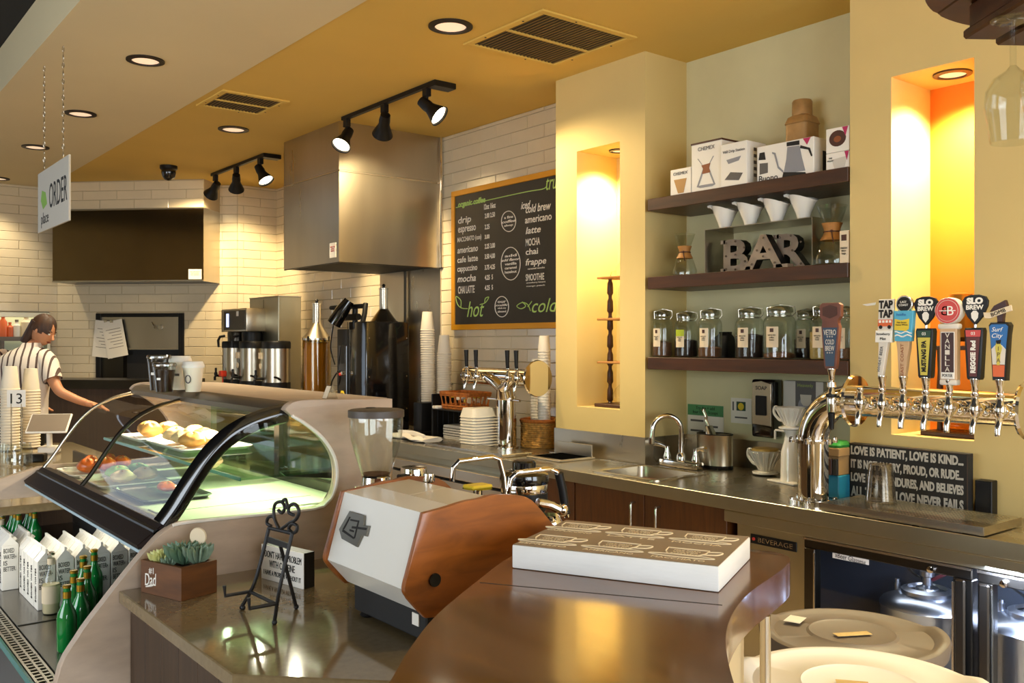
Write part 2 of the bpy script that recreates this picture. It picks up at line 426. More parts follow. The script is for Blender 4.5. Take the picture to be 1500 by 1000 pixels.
def vent(px4, label, nslat, name='ceiling_vent'):
    ps = [at(x, y, Z=ZC) for x, y in px4]; x0 = min(p.x for p in ps); x1 = max(p.x for p in ps); y0 = min(p.y for p in ps); y1 = max(p.y for p in ps)
    t = thing(name, label, 'vent', ((x0 + x1) / 2, (y0 + y1) / 2, ZC)); a, b = (x1 - x0) / 2, (y1 - y0) / 2; w = .045
    g = G()
    for q in ((-a, a, -b, -b + w), (-a, a, b - w, b), (-a, -a + w, -b + w, b - w), (a - w, a, -b + w, b - w)): g.box(*q, -.012, 0, .003)
    obj('frame', g, m_yelceil, t)
    obj('backing', G().box(-a + w, a - w, -b + w, b - w, -.002, 0), m_blackmat, t)
    sg = G().box(-.0035, .0035, -b + w, b - w, -.007, -.003); sg.xf(Matrix.Rotation(radians(12), 4, 'Y')); sm = mesh('slat', sg, m_slat)
    for i in range(nslat):
        link('slat', sm, t, (-a + w + (2 * a - 2 * w) * (i + .5) / nslat, 0, 0))
    obj('centre_bar', G().box(-a + w, a - w, -.008, .008, -.014, -.004), m_yelceil, t)
    for sx, sy in ((-1, .5), (-1, -.5), (1, .5), (1, -.5), (.3, 1), (-.3, -1)):
        obj('screw', G().lathe([(.006, -.014), (.006, -.011)], (sx * (a - w / 2), sy * (b - w / 2), 0), 10), m_iron, t)
vent([(684, 63), (795, 12), (934, 53), (806, 95)], 'large square return-air grille in the yellow ceiling', 22)
vent([(290, 151), (331, 131), (424, 148), (380, 168)], 'small supply vent in yellow ceiling near the soffit', 16)
def track(px0, px1, heads, label):
    a = at(*px0, Z=ZC - .03); b = at(*px1, Z=ZC - .03); x = (a.x + b.x) / 2
    t = thing('track_light', label, 'track light', (x, (a.y + b.y) / 2, ZC)); y0 = b.y - t.location.y; y1 = a.y - t.location.y
    obj('rail', G().box(-.018, .018, y0, y1, -.03, 0, .003), m_black, t)
    obj('feed_box', G().box(-.02, .16, y0 - .05, y0 + .05, -.04, 0, .004), m_black, t)
    for (fy, aim, lit) in heads:
        y = y0 + (y1 - y0) * fy; h = link('lamp_head', None, t, (0, y, -.03)); h.empty_display_size = .02
        obj('stem', G().box(-.02, .02, -.028, .028, -.06, 0, .003).cyl((0, 0, -.06), (0, 0, -.10), .012), m_black, h)
        d = Vector(aim).normalized(); p = Vector((0, 0, -.12)); q = d.to_track_quat('Z', 'Y').to_matrix().to_4x4()
        gg = G().lathe([(.012, -.06), (.036, -.055), (.042, 0), (.04, .03), (.05, .06), (.075, .12), (.078, .128), (.07, .124), (.045, .07)], n=24, cap1=False)
        gg.xf(Matrix.Translation(p) @ q); obj('housing', gg, m_black, h)
        gl = G().lathe([(.066, .112), (.03, .108)], n=24); gl.xf(Matrix.Translation(p) @ q); obj('bulb_face', gl, m_spotglow if lit else m_chromew, h)
        if lit:
            w = Vector((x, t.location.y + y, ZC - .03)) + p + d * .13
            lamp('track_beam', 'SPOT', w, lit, WARM, w + d, spot_size=1.35, spot_blend=.6, shadow_soft_size=.05)
    return t
track((508, 178), (628, 124), [(.95, (-.55, -.25, -.8), 110), (.5, (.3, .75, -.62), 220), (.06, (.40, -.62, -.62), 90)], 'black three-lamp track light in front of the large steel hood')
track((316, 259), (380, 229), [(.93, (-.1, .8, -.6), 45), (.5, (.3, .75, -.75), 130), (.05, (.25, -.5, -.83), 140)], 'smaller black three-lamp track light near the tiled corner')
# dome camera
p = at(247, 243, Z=ZC)
t = thing('dome_camera', 'black dome security camera under the yellow ceiling', 'camera', (p.x, p.y, ZC))
obj('base', G().lathe([(.085, 0), (.085, -.03), (.07, -.045)], n=28), m_black, t)
obj('dome', G().lathe([(.07, -.04), (.072, -.07), (.06, -.115), (.035, -.14), (.005, -.148)], n=28), m_blackgloss, t)
# hanging ORDER sign
a = at(57, 337, D=6.0); y0s = at(102, 228, X=a.x).y
xs_ = a.x; b_ = at(102, 318, X=xs_); tpz = at(102, 226, X=xs_).z; bz = (b_.z + a.z) / 2 - .02
t = thing('hanging_sign', 'white hanging sign reading ORDER on two chains', 'sign', (xs_, (a.y + b_.y) / 2, bz)); hw = (a.y - b_.y) / 2; hh = tpz - bz
obj('panel', G().box(-.006, .006, -hw, hw, 0, hh, .002), M('sign_panel', 'cfc6b4', .5), t)
text('ORDER', .2, m_ink, t, frame((0, -1, 0), (0, 0, 1), (-.0065, -hw * .36, hh * .52)), w=hw * 1.12, h=hh * .40)
gl = G().prism([(hw * .35, hh * .42), (hw * .62, hh * .36), (hw * .78, hh * .52), (hw * .7, hh * .68), (hw * .45, hh * .62)], 'x', -.0068, -.0062)
obj('leaf_mark', gl, M('leaf_green', '8fbf4d', .7), t, label='green leaf emblem')
text('place', .06, m_ink, t, frame((0, -1, 0), (0, 0, 1), (-.0065, hw * .5, hh * .2)), w=hw * .5)
for s_ in (-.62, .62):
    c = obj('chain', G().cyl((0, s_ * hw, hh), (0, s_ * hw, ZC - bz), .002, n=6), m_chromew, t)
    n = 14; lm = None
    for i in range(n):
        z = hh + (ZC - bz - hh) * (i + .5) / n
        if lm is None: lm = mesh('link', G().tube([(0, .006 * cos(q), .017 * sin(q)) for q in [2 * pi * k / 10 for k in range(10)]], .002, 6, True), m_chromew)
        link('link', lm, c, (0, s_ * hw, z), (i % 2) * pi / 2)
# ================================================================== hoods, oven, chalkboard
t = thing('exhaust_hood', 'large boxy stainless exhaust hood hanging from the yellow ceiling', 'hood', (3.5, 6.63, 2.30)); H0, H1 = .735, ZC - 2.30
obj('lower_panel', G().box(0, 1.0, 0, .006, 0, H0 - .004), m_steel, t)
obj('lower_panel', G().box(0, .006, .006, 1.03, 0, H0 - .004), m_steel, t)
obj('upper_panel', G().box(0, 1.0, 0, .006, H0 + .004, H1), m_steel, t)
obj('upper_panel', G().box(0, .006, .006, 1.03, H0 + .004, H1), m_steel, t)
obj('rear_panel', G().box(0, 1.0, 1.024, 1.03, 0, H1), m_steel, t)
obj('seam_strip', G().box(-.005, 1.0, -.005, .004, H0 - .008, H0 + .008, .002).box(-.005, .004, -.005, 1.03, H0 - .008, H0 + .008, .002), m_chromew, t)
obj('filter_bank', G().box(.01, .99, .01, 1.02, .004, .02), m_blackmat, t)
obj('bottom_flange', G().box(0, 1, 0, .012, -.008, 0).box(0, .012, .012, 1.03, -.008, 0), m_dark_steel, t)
o = obj('inspection_tag', G().box(-.002, 0, .05, .16, .04, .16), m_paper, t, label='small printed inspection tag'); text('INSPECTED\nHOOD\nSERVICE', .02, m_red, o, frame((0, -1, 0), (0, 0, 1), (-.003, .105, .11)), w=.08)
obj('conduit', G().cyl((.975, -.02, -.0), (.975, -.02, H1), .018, n=14), m_chrome, t)
obj('gas_pipe', G().cyl((.955, .54, .0), (.955, .54, -.5), .012, n=10), m_dark_steel, t)
# pizza hood
def corner_thing(name, label, cat, u, z, out=.0):
    p = P0 + DIR * u; return thing(name, label, cat, (p.x - .7071 * out, p.y - .7071 * out, z), radians(135))
ha = ((at(298, 411, K=13.5) - P0).dot(DIR)); hb = ((at(77, 411, K=13.5) - P0).dot(DIR)); zb = at(298, 411.5, K=13.5).z; zt_ = at(298, 303.5, K=13.5).z
D_ = (14.1 - 13.5) / 1.41421
t = corner_thing('oven_hood', 'wide dark stainless hood over the oven on angled tiled wall', 'hood', ha, zb); L_ = hb - ha; hh = zt_ - zb
m_mirror = M('polished_steel', '8a7350', .12, 1, noise=.1, nscale=2, bump=.12, bscale=5)
obj('front_panel', G().box(0, L_, D_ - .006, D_, 0, hh), m_mirror, t)
obj('side_panel', G().box(0, .006, .01, D_ - .006, 0, hh), m_steel, t); obj('side_panel', G().box(L_ - .006, L_, .01, D_ - .006, 0, hh), m_steel, t)
obj('underside', G().box(0.006, L_ - .006, .01, D_ - .006, 0, .01), m_dark_steel, t)
obj('edge_strip', G().box(0, L_, D_, D_ + .006, 0, .015).box(0, L_, D_, D_ + .006, hh - .015, hh), m_chromew, t)
o = obj('notice', G().box(.02, .17, D_ + .001, D_ + .003, .02, .13), m_paper, t, label='small white notice with red print')
text('NO SMOKING\nNO FLAMES\nNO VAPING', .02, m_red, o, frame((-1, 0, 0), (0, 0, 1), (.095, D_ + .0035, .085)), w=.11)
bk = struct(obj('wall_bulkhead', G().box(0, L_, .011, D_ - .012, 0, ZC - zb - hh), m_grout, loc=t.location + Vector((0, 0, hh)), rz=radians(135)))
zz = 0; r_ = 0
while zz < ZC - zb - hh - .02:
    h_ = min(.1, ZC - zb - hh - zz); u = -(r_ % 2) * .2
    while u < L_ - .02:
        a_, b_ = max(u, 0), min(u + .4, L_)
        if b_ - a_ > .02: link('tile', tile_mesh(b_ - a_ - .0035, h_ - .0035), bk, (a_ + .002, D_ - .012, zz + .002))
        u += .4
    zz += .1; r_ += 1
# oven
u0, u1 = OV[0], OV[1]; z0, z1 = OV[2], OV[3]; w_ = u1 - u0
t = corner_thing('pizza_oven', 'built-in steel oven with black frame in the angled tiled wall', 'oven', u0, z0); hz = z1 - z0
g = G(); f_ = .06
for q in ((0, f_, 0, hz), (w_ - f_, w_, 0, hz), (f_, w_ - f_, hz - f_ * .7, hz)): g.box(q[0], q[1], -.05, .03, q[2], q[3], .004)
obj('frame', g, m_black, t)
zmid = dl(200, 510)[1] - z0
obj('door', G().box(f_, w_ - f_, -.04, .0, zmid, hz - f_ * .7), m_steel, t)
obj('door_lip', G().box(f_, w_ - f_, -.04, .015, zmid - .015, zmid), m_chromew, t)
obj('chamber', G().box(f_, w_ - f_, -.10, -.09, 0, zmid), m_blackmat, t); obj('chamber_side', G().box(w_ - f_ - .26, w_ - f_, -.08, .0, 0, zmid - .015), m_dark_steel, t)
obj('knob', G().lathe([(.022, .0), (.03, .006), (.03, .012), (.012, .014)], (f_ + .22, 0, zmid + .24), 18, 'y'), m_chromew, t)
obj('handle', G().cyl((f_ + .33, .0, hz - .10), (f_ + .28, .03, hz - .17), .006), m_chromew, t)
# order sheets clipped to the oven frame
for i, (pa, lab, rr) in enumerate((((157, 470), 'white order sheet clipped to the oven frame, behind another sheet', -6), ((166, 470), 'front white order sheet hanging crooked from clip on oven frame', 11))):
    u, z = dl(*pa); t = corner_thing('order_sheet', lab, 'paper', u, z - .42, .03 + .006 * i)
    gg = G().box(-.125, .125, 0, .002, -.42, .0); gg.xf(Matrix.Rotation(radians(rr), 4, 'Y')); gg.xf(Matrix.Translation((0, 0, .42))); obj('sheet', gg, m_paper, t)
    gg = G()
    for k in range(7): gg.box(-.09, .09 - .03 * (k % 3), .0022, .0026, -.1 - .035 * k, -.094 - .035 * k)
    gg.xf(Matrix.Rotation(radians(rr), 4, 'Y')); gg.xf(Matrix.Translation((0, 0, .42))); obj('writing', gg, m_grey, t)
    obj('clip', G().box(-.02, .02, -.005, .008, .4, .43, .003), m_chrome, t)
# shelf counter in front of the oven
t = thing('oven_counter', 'dark counter slab in front of the oven', 'counter', (3.1, 10.1, 0), radians(135))
z_ = at(128, 557, D=9.2).z
obj('slab', G().box(-.6, 1.2, .0, .55, z_ - .09, z_ - .0), m_dark_steel, t); obj('base', G().box(-.55, 1.1, -.0, .48, 0, z_ - .09), m_basewood, t)
# chalkboard -----------------------------------------------------------------
XB = 4.455; yb0, yb1, zb0, zb1 = 4.705, 6.417, 1.757, 2.928
t = thing('chalkboard', 'framed black chalkboard menu in a mustard yellow frame', 'chalkboard', (XB, yb0, zb0)); BW, BH = yb1 - yb0, zb1 - zb0
obj('board', G().box(.0, .025, .02, BW - .03, .03, BH - .03), m_board, t)
g = G()
for q in ((0, BW, 0, .045), (0, BW, BH - .045, BH), (BW - .045, BW, .045, BH - .045)): g.box(-.012, .03, *q, .003)
obj('frame', g, m_frameyel, t)
def bl(x, y): p = at(x, y, X=XB - .002); return (p.y - yb0, p.z - zb0)
def chalk(s, x0, y0, x1, y1, mat=m_chalk, shear=0, bold=.0):
    a, b = bl(x0, y0), bl(x1, y1); w = abs(a[0] - b[0]); k = at((x0 + x1) / 2, (y0 + y1) / 2, X=XB); zc = k.z - zb0
    h = (y1 - y0) / F * (k.x * SN + k.y * CS)
    text(s, .1, mat, t, frame((0, -1, 0), (0, 0, 1), (-.0015, (a[0] + b[0]) / 2, zc)), w=w, h=h * .92, shear=shear, bold=bold, ext=.0005)
def stroke(pts, r=.004, mat=m_chalk, n=5, closed=False):
    pp = [(-.0015, *bl(x, y)) for x, y in pts]
    obj('chalk_stroke', G().tube(smoothpts(pp, n, closed), r, 5, closed), mat, t)
chalk('organic coffee', 671, 291, 711, 303, m_chalkg, .1, .004)
stroke([(668, 304), (715, 293), (770, 281), (797, 276), (801, 268)], .004, m_chalkg); chalk('tru', 800, 259, 816, 278, m_chalkg, .3)
PR = [('12oz 16oz', 709, 297, 726, 306), ('2.00 2.50', 710, 311, 725, 319), ('2.25', 710, 328, 717, 336), ('3.00', 710, 343, 717, 350), ('2.25 3.00', 710, 356, 725, 364),
      ('3.50 4.00', 710, 371, 725, 379), ('3.75 4.25', 710, 387, 725, 395), ('4.25  5', 710, 402, 722, 410), ('4.25  5', 710, 417, 722, 425)]
for s, *q in PR: chalk(s, *q, bold=.003)
for s, x0, y0, x1, y1, sh in (('drip', 671, 316, 690, 330, .15), ('espresso', 671, 331, 697, 343, 0), ('MACCHIATO (con)', 670, 345, 705, 355, 0), ('americano', 670, 360, 700, 370, .4), ('cafe latte', 670, 374, 700, 384, 0),
                             ('cappuccino', 670, 388, 699, 400, 0), ('mocha', 670, 402, 697, 413, .4), ('CHAI LATTE', 671, 418, 695, 430, 0), ('cold brew', 770, 297, 807, 310, .4), ('iced', 763, 294, 777, 306, .6), ('americano', 769, 314, 808, 325, 0),
                             ('latte', 770, 331, 792, 342, .35), ('MOCHA', 770, 348, 791, 360, 0), ('chai', 770, 363, 788, 373, 0), ('frappe', 770, 377, 800, 391, .35), ('caramel mocha', 773, 391, 798, 394, 0), ('SMOOTHIE', 770, 400, 797, 411, 0),
                             ('strawberry banana', 771, 412, 799, 415, 0), ('mango peach', 771, 417, 798, 420, 0)):
    chalk(s, x0, y0, x1, y1, shear=sh * .6, bold=.0015)
chalk('hot', 684, 440, 709, 465, m_chalkg, .35); chalk('cold', 779, 436, 818, 458, m_chalkg, .35)
stroke([(685, 452), (676, 451), (670, 445), (668, 434), (675, 440), (675, 450)], .004, m_chalkg); stroke([(703, 446), (711, 443), (716, 435), (711, 437), (710, 444)], .004, m_chalkg)
stroke([(777, 455), (773, 446), (765, 443), (757, 448), (763, 452), (770, 448), (765, 442)], .004, m_chalkg); stroke([(773, 449), (777, 444), (779, 441)], .004, m_chalkg)
for cx, cy_, rx, ry, words in ((745, 324, 10.5, 15, ('a fine', 'coffee', 'shop')), (748, 386, 14, 24, ('add', 'add flavor', 'vanilla', 'caramel', 'hazelnut')), (735, 449, 10, 15, ('our', 'milk', 'whole soy', 'almond'))):
    stroke([(cx + rx * cos(a), cy_ + ry * sin(a)) for a in [2 * pi * k / 14 for k in range(14)]], .0035, m_chalk, 2, True)
    n_ = len(words)
    for i, s in enumerate(words):
        yy = cy_ - ry * .62 + ry * 1.24 * (i + .5) / n_; hq = ry * 1.24 / n_ * .72; ww = rx * (.95 if i in (1,) else .62)
        chalk(s, cx - ww, yy - hq / 2, cx + ww, yy + hq / 2, shear=.3 if i == 1 else 0, bold=.002)

# ================================================================== back counter
XF = 3.57; CZ = .91
SK = (3.68, 4.07, 3.39, 3.85)   # sink opening
t = thing('steel_counter', 'long stainless steel back counter with sink along the yellow wall', 'counter', (XF, 1.0, 0)); T0, T1 = CZ - .06, CZ
g = G()
for q in ((XF, 4.475, 4.71, 9.9), (XF, 4.1, 3.86, 4.71), (XF, SK[0], SK[2], 3.86), (SK[1], 4.48, SK[2], 3.86), (SK[0], SK[1], SK[3], 3.86), (XF, 4.48, 2.52, SK[2]), (XF, 4.11, .3, 2.52)):
    g.box(q[0] - XF, q[1] - XF, q[2] - 1, q[3] - 1, T0, T1)
obj('worktop', g, m_steel_top, t)
obj('front_lip', G().box(-.006, .0, -.7, 8.9, T0, T1 + .006, .002), m_steel_green, t)
obj('raised_edge', G().box(.50, .515, 2.86, 3.71, T1, T1 + .004), m_chromew, t)
# sink
t = thing('bar_sink', 'drop-in stainless bar sink in the back counter', 'sink', (0, 0, CZ))
x0, x1, y0, y1 = SK; r_ = .03
def rrect(x0, x1, y0, y1, r, z, n=4):
    out = []
    for cx, cy_, a0 in ((x1 - r, y1 - r, 0), (x0 + r, y1 - r, 90), (x0 + r, y0 + r, 180), (x1 - r, y0 + r, 270)):
        for k in range(n + 1):
            a = radians(a0 + 90 * k / n); out.append((cx + r * cos(a), cy_ + r * sin(a), z))
    return out
obj('rim', G().rings([rrect(x0 - .03, x1 + .03, y0 - .03, y1 + .03, .05, .0), rrect(x0 - .03, x1 + .03, y0 - .03, y1 + .03, .05, .006), rrect(x0 - .005, x1 + .005, y0 - .005, y1 + .005, .05, .009), rrect(x0 + .01, x1 - .01, y0 + .01, y1 - .01, .05, .002)], False, False), m_chromew, t)
obj('basin', G().rings([rrect(x0 + .01, x1 - .01, y0 + .01, y1 - .01, .05, .002), rrect(x0 + .02, x1 - .02, y0 + .02, y1 - .02, .06, -.13), rrect(x0 + .06, x1 - .06, y0 + .06, y1 - .06, .06, -.15)], False, True), m_steel, t)
obj('drain', G().lathe([(.045, -.148), (.045, -.143), (.02, -.146)], ((x0 + x1) / 2, (y0 + y1) / 2, 0), 20), m_dark_steel, t)
t = thing('faucet', 'chrome gooseneck faucet with two lever handles behind the sink', 'faucet', (4.19, 3.65, CZ))
obj('base_plate', G().box(-.035, .035, -.15, .15, 0, .045, .012, 2), m_chrome, t)
pts = [(0, 0, .04), (0, 0, .15), (0, 0, .21)] + [(-.075 + .075 * cos(a), .045 - .045 * cos(a), .225 + .085 * sin(a)) for a in [pi * k / 12 for k in range(1, 12)]] + [(-.152, .091, .21), (-.155, .093, .17)]
obj('spout', G().tube(pts, .015, 14), m_chrome, t); obj('aerator', G().cyl((-.155, .093, .18), (-.155, .093, .145), .019), m_chrome, t); obj('collar', G().lathe([(.028, .04), (.028, .07), (.018, .09)], n=18), m_chrome, t)
for s in (-1, 1):
    h = obj('lever', G().lathe([(.022, .04), (.024, .06), (.014, .09), (.014, .12)], (0, s * .11, 0), 16).tube([(0, s * .11, .11), (-.01, s * .15, .125), (-.02, s * .20, .13)], [.01, .012, .02], 10, flat=.6), m_chrome, t)
# cabinets under the counter
XC = 3.62
def cabinet(name, label, ya, yb, doors, hand, z1=.85):
    t = thing(name, label, 'cabinet', (XC, ya, 0)); w = yb - ya
    obj('carcass', G().box(.02, .45, .003, w - .003, .1, z1 - .002), m_walnut, t); obj('toe_kick', G().box(.06, .45, .003, w - .003, 0, .1), m_blackmat, t)
    n = doors
    for i in range(n):
        a = i * w / n + .003; b = (i + 1) * w / n - .003
        d = obj('door', G().box(0, .02, a, b, .1, z1 - .004, .002), m_walnut, t)
        if hand[i] is not None:
            y = a + (b - a) * hand[i]
            obj('handle', G().tube([(0, y, z1 - .06), (-.03, y, z1 - .06), (-.035, y, z1 - .07), (-.035, y, z1 - .20), (-.03, y, z1 - .21), (0, y, z1 - .21)], .006, 8), m_chromew, d)
cabinet('base_cabinet', 'single-door walnut base cabinet left of the sink cabinet', 3.966, 4.455, 1, [None]); cabinet('base_cabinet', 'double-door walnut base cabinet with bar handles under the sink', 2.86, 3.962, 2, [.80, .12])
t = thing('undercounter_fridge', 'low stainless undercounter fridge with a dark recessed pull', 'fridge', (XC, 4.46, 0))
obj('body', G().box(0, .47, .003, 3.0, .1, .84), m_steel_green, t); obj('drawer_front', G().box(-.03, 0, .01, 1.5, .1, .70), m_steel, t); obj('drawer_lip', G().box(-.07, 0, .0, 1.55, .73, .80, .004), m_chromew, t); obj('grip_shadow_gap', G().box(-.01, 0, .0, 1.55, .70, .73), m_blackmat, t); obj('toe_kick', G().box(.05, .47, .003, 3.0, 0, .1), m_blackmat, t)
# filler post right of cabinets
# --- glass-door keg cooler
t = thing('keg_cooler', 'stainless glass-door keg cooler under the taps', 'cooler', (XC, 0, 0)); ya, yb = .6, 2.80; zt2 = .848
obj('body', G().box(.46, .48, ya, yb, .08, zt2).box(.05, .46, yb - .02, yb, .08, zt2).box(.05, .46, ya, ya + .02, .08, zt2).box(.05, .46, ya, yb, .08, .1).box(.05, .46, ya, yb, zt2 - .02, zt2), M('cooler_liner', '2b2f37', .5), t)
obj('top_band', G().box(-.045, .05, ya, 2.845, .79, zt2 - .002, .004), m_steel_green, t)
obj('side_panel', G().box(0, .05, 2.42, yb, .1, .788, .002), m_steel_green, t)
b = obj('badge', G().box(-.004, 0, 2.465, 2.72, .70, .745, .002), m_black, t, label='black maker badge with raised pattern'); text('BEVERAGE', .03, m_chromew, b, frame((0, -1, 0), (0, 0, 1), (-.005, 2.58, .7225)), w=.19, h=.022); obj('red_dot', G().lathe([(.008, 0), (.008, -.003)], (-.004, 2.70, .7225), 12, 'x'), m_red, b)
obj('base', G().box(.02, .47, ya, yb, 0, .08), m_blackmat, t)
for da, db in ((1.665, 2.41), (.9, 1.645)):
    d = obj('door', G().box(-.03, .02, da, db, .738, .785, .004).box(-.03, .02, da, db, .1, .16, .004).box(-.03, .02, db - .055, db, .16, .738, .004).box(-.03, .02, da, da + .075, .16, .738, .004), m_dark_steel, t)
    obj('pane', G().box(-.012, -.006, da + .07, db - .05, .15, .745), m_glass, d)
    obj('trim_strip', G().box(-.034, -.03, da, db, .775, .785).box(-.034, -.03, db - .058, db - .05, .16, .72).box(-.034, -.03, da + .07, da + .078, .16, .72), m_chromew, d)
    hy = da + .035 if da > 1 else db - .035
    obj('handle', G().box(-.06, -.045, hy - .02, hy + .02, .16, .74, .006).box(-.05, -.03, hy - .012, hy + .012, .70, .72).box(-.05, -.03, hy - .012, hy + .012, .18, .2), m_dark_steel, d)
    obj('lock', G().lathe([(.014, -.03), (.014, -.042), (.006, -.044)], (0, (da + .16) if da > 1 else db - .1, .752), 14, 'x'), m_chrome, d)
lamp('cooler_strip', 'AREA', (XC + .2, 1.55, .822), 65, (.55, .68, 1), (XC + .25, 1.55, 0), shape='RECTANGLE', size=.12, size_y=1.7)
obj('light_strip', G().box(.2, .3, .8, 2.3, .824, .828), M('cool_tube', (.8, .88, 1), .5, emit=3), t)
tp = thing('tape_label', 'white tape label reading Beer Glasses on the cooler door', 'label', (0, 0, 0))
a = at(1221, 810, X=XC - .0065); b = at(1274, 825, X=XC - .0065); obj('tape', G().box(XC - .0145, XC - .0125, b.y, a.y, b.z - .006, a.z + .004), m_paper, tp); text('\u00bbBeer Glasses\u00ab', .03, m_ink, tp, frame((0, -1, -.05), (0, 0, 1), (XC - .0148, (a.y + b.y) / 2, (a.z + b.z) / 2)), w=(a.y - b.y) * .85, h=.022)
m_keg = M('keg_metal', 'b9bcc4', .28, 1)
def keg(x, y, label, r=.19, h=.425):
    t = thing('beer_keg', label, 'keg', (x, y, .1), 0, 'kegs inside the cooler')
    obj('shell', G().lathe([(r * .9, 0), (r, .02), (r, h - .02), (r * 1.03, h), (r * .98, h + .015), (r * .7, h + .04), (r * .5, h + .05), (.02, h + .055)], n=36), m_keg, t)
    obj('cap_ring', G().lathe([(r * .55, h + .045), (r * .56, h + .065), (r * .42, h + .075), (r * .40, h + .06)], n=28, cap0=False, cap1=False), m_keg, t)
    c = obj('coupler', G().lathe([(.05, h + .055), (.045, h + .075), (.02, h + .085), (.02, h + .12), (.03, h + .125), (.03, h + .145), (.01, h + .148)], n=20), m_keg, t)
    for s in (-1, 1): obj('post', G().lathe([(.014, h + .03), (.014, h + .07), (.010, h + .07), (.010, h + .085)], (.0, s * r * .72, 0), 14), m_keg if s > 0 else m_black, t)
    obj('hose', G().tube(smoothpts([(0, .03, h + .11), (.03, .1, h + .13), (.08, .16, h + .16), (.16, .22, h + .16)]), .006, 8), m_red if y < 1.5 else m_plasticclear, t)
    obj('gas_line', G().tube(smoothpts([(0, -.02, h + .11), (.02, -.08, h + .15), (.06, -.1, h + .17), (.12, -.16, h + .15)]), .008, 8), M('dark_red_hose', '4a1016', .5), t)
keg(XC + .25, 1.985, 'silver keg with domed lid behind the left cooler door'); keg(XC + .27, 1.55, 'second silver keg behind the handles of the left cooler door'); keg(XC + .25, 1.13, 'silver keg behind the right cooler door')

# ================================================================== wall shelves
GSH = 'dark wooden wall shelves'
for z, lab in ((2.521, 'top dark wooden wall shelf carrying coffee gear boxes'), (2.049, 'middle dark wooden wall shelf carrying the BAR letters'), (1.565, 'lowest dark wooden wall shelf carrying glass jars')):
    tag(obj('wall_shelf', G().box(4.105, 4.497, 2.507, 3.842, z - .073, z, .003), m_shelf), lab, 'shelf', GSH)
Z1, Z2, Z3 = 2.521, 2.049, 1.565
def carton(name, label, px0, px1, zt, depth, X=4.13, mat=m_white, z=Z1):
    ya = at(px1, 300, X=X).y; yb = at(px0, 300, X=X).y
    t = thing(name, label, 'box', (X, ya, z), 0, 'coffee gear boxes on the top shelf'); w, h = yb - ya, zt - z
    obj('carton', G().box(0, depth, 0, w, 0, h, .002), mat, t)
    return t, w, h
m_carton = M('white_carton', 'e7e3da', .5)
m_print = M('grey_print', '5a5552', .6); m_printb = M('brown_print', '8a4a20', .6); m_magenta = M('magenta_print', 'b5265a', .6); m_lid = M('brown_lid', '4a2718', .5); m_silver = M('silver_print', '8d8d92', .4); m_tan = M('tan_print', 'b98d52', .7)
def flat(poly, mat, t, x=-.0012, name='print'):   # printed shape on a carton's front, poly in (y,z)
    return obj(name, G().prism(poly, 'x', x, x + .0012), mat, t, smooth=0)
FR = lambda y, z, x=-.0018: frame((0, -1, 0), (0, 0, 1), (x, y, z))
t, w, h = carton('filter_box', 'small white box printed with a paper filter cone, leftmost on top shelf', 982, 1012, 2.675, .15)
text('CHEMEX', .03, m_print, t, FR(w / 2, h * .82), w=w * .7, h=.018); flat([(w * .82, h * .6), (w * .2, h * .6), (w * .35, .01), (w * .62, .01)], m_tan, t)
t, w, h = carton('coffeemaker_box', 'tall white box with hourglass coffeemaker picture and brown lid edge', 1013, 1057, 2.80, .20)
obj('lid_edge', G().box(-.003, .203, -.003, w + .003, h - .006, h + .004), m_lid, t); text('CHEMEX', .03, m_print, t, FR(w / 2, h * .87), w=w * .55, h=.022)
flat([(w * .80, h * .68), (w * .77, h * .68), (w * .60, h * .5), (w * .62, h * .44), (w * .82, h * .1), (w * .70, .02), (w * .3, .02), (w * .2, h * .1), (w * .40, h * .44), (w * .42, h * .5), (w * .25, h * .68), (w * .28, h * .68), (w * .46, h * .48), (w * .44, h * .42), (w * .26, h * .12), (w * .34, .035), (w * .66, .035), (w * .75, h * .12), (w * .58, h * .42), (w * .57, h * .48)], m_silver, t)
flat([(w * .66, h * .53), (w * .36, h * .55), (w * .40, h * .45), (w * .36, h * .36), (w * .64, h * .35), (w * .60, h * .45)], m_printb, t, -.002)
t, w, h = carton('drip_station_box', 'white drip station box with icons printed on its narrow side', 1056, 1094, 2.757, .17, 4.11)
text('V60 Drip Station', .03, m_print, t, FR(w / 2, h * .80), w=w * .84, h=.02); flat([(w * .85, h * .16), (w * .3, h * .10), (w * .15, h * .26), (w * .62, h * .32)], m_print, t); flat([(w * .78, h * .62), (w * .22, h * .66), (w * .3, h * .56), (w * .7, h * .52)], m_silver, t)
for i in range(5): obj('icon', G().box(.06, .085, -.0015, 0, h * (.18 + .15 * i), h * (.18 + .15 * i) + .018), m_print, t)
t, w, h = carton('kettle_box', 'long white box printed with a steel gooseneck kettle', 1109, 1192, 2.71, .15)
flat([(w * .52, .02), (w * .14, .02), (w * .2, h * .5), (w * .24, h * .82), (w * .45, h * .84), (w * .47, h * .5)], m_silver, t)
flat([(w * .52, .03), (w * .14, .012), (w * .12, .0), (w * .54, .0)], m_ink, t, -.002); flat([(w * .46, h * .86), (w * .24, h * .84), (w * .24, h * .96), (w * .46, h * .97)], m_ink, t, -.002); flat([(w * .22, h * .82), (w * .06, h * .7), (w * .02, h * .48), (w * .04, h * .46), (w * .09, h * .66), (w * .23, h * .74)], m_ink, t, -.002)
flat([(w * .52, h * .2), (w * .6, h * .34), (w * .66, h * .74), (w * .72, h * .78), (w * .72, h * .74), (w * .685, h * .7), (w * .62, h * .3), (w * .52, h * .14)], m_silver, t, -.002)
flat([(w * .95, h * .2), (w * .8, h * .22), (w * .8, h * .5), (w * .95, h * .52)], m_print, t); flat([(w * .97, h * .62), (w * .84, h * .6), (w * .86, h * .82), (w * .95, h * .82)], m_ink, t)
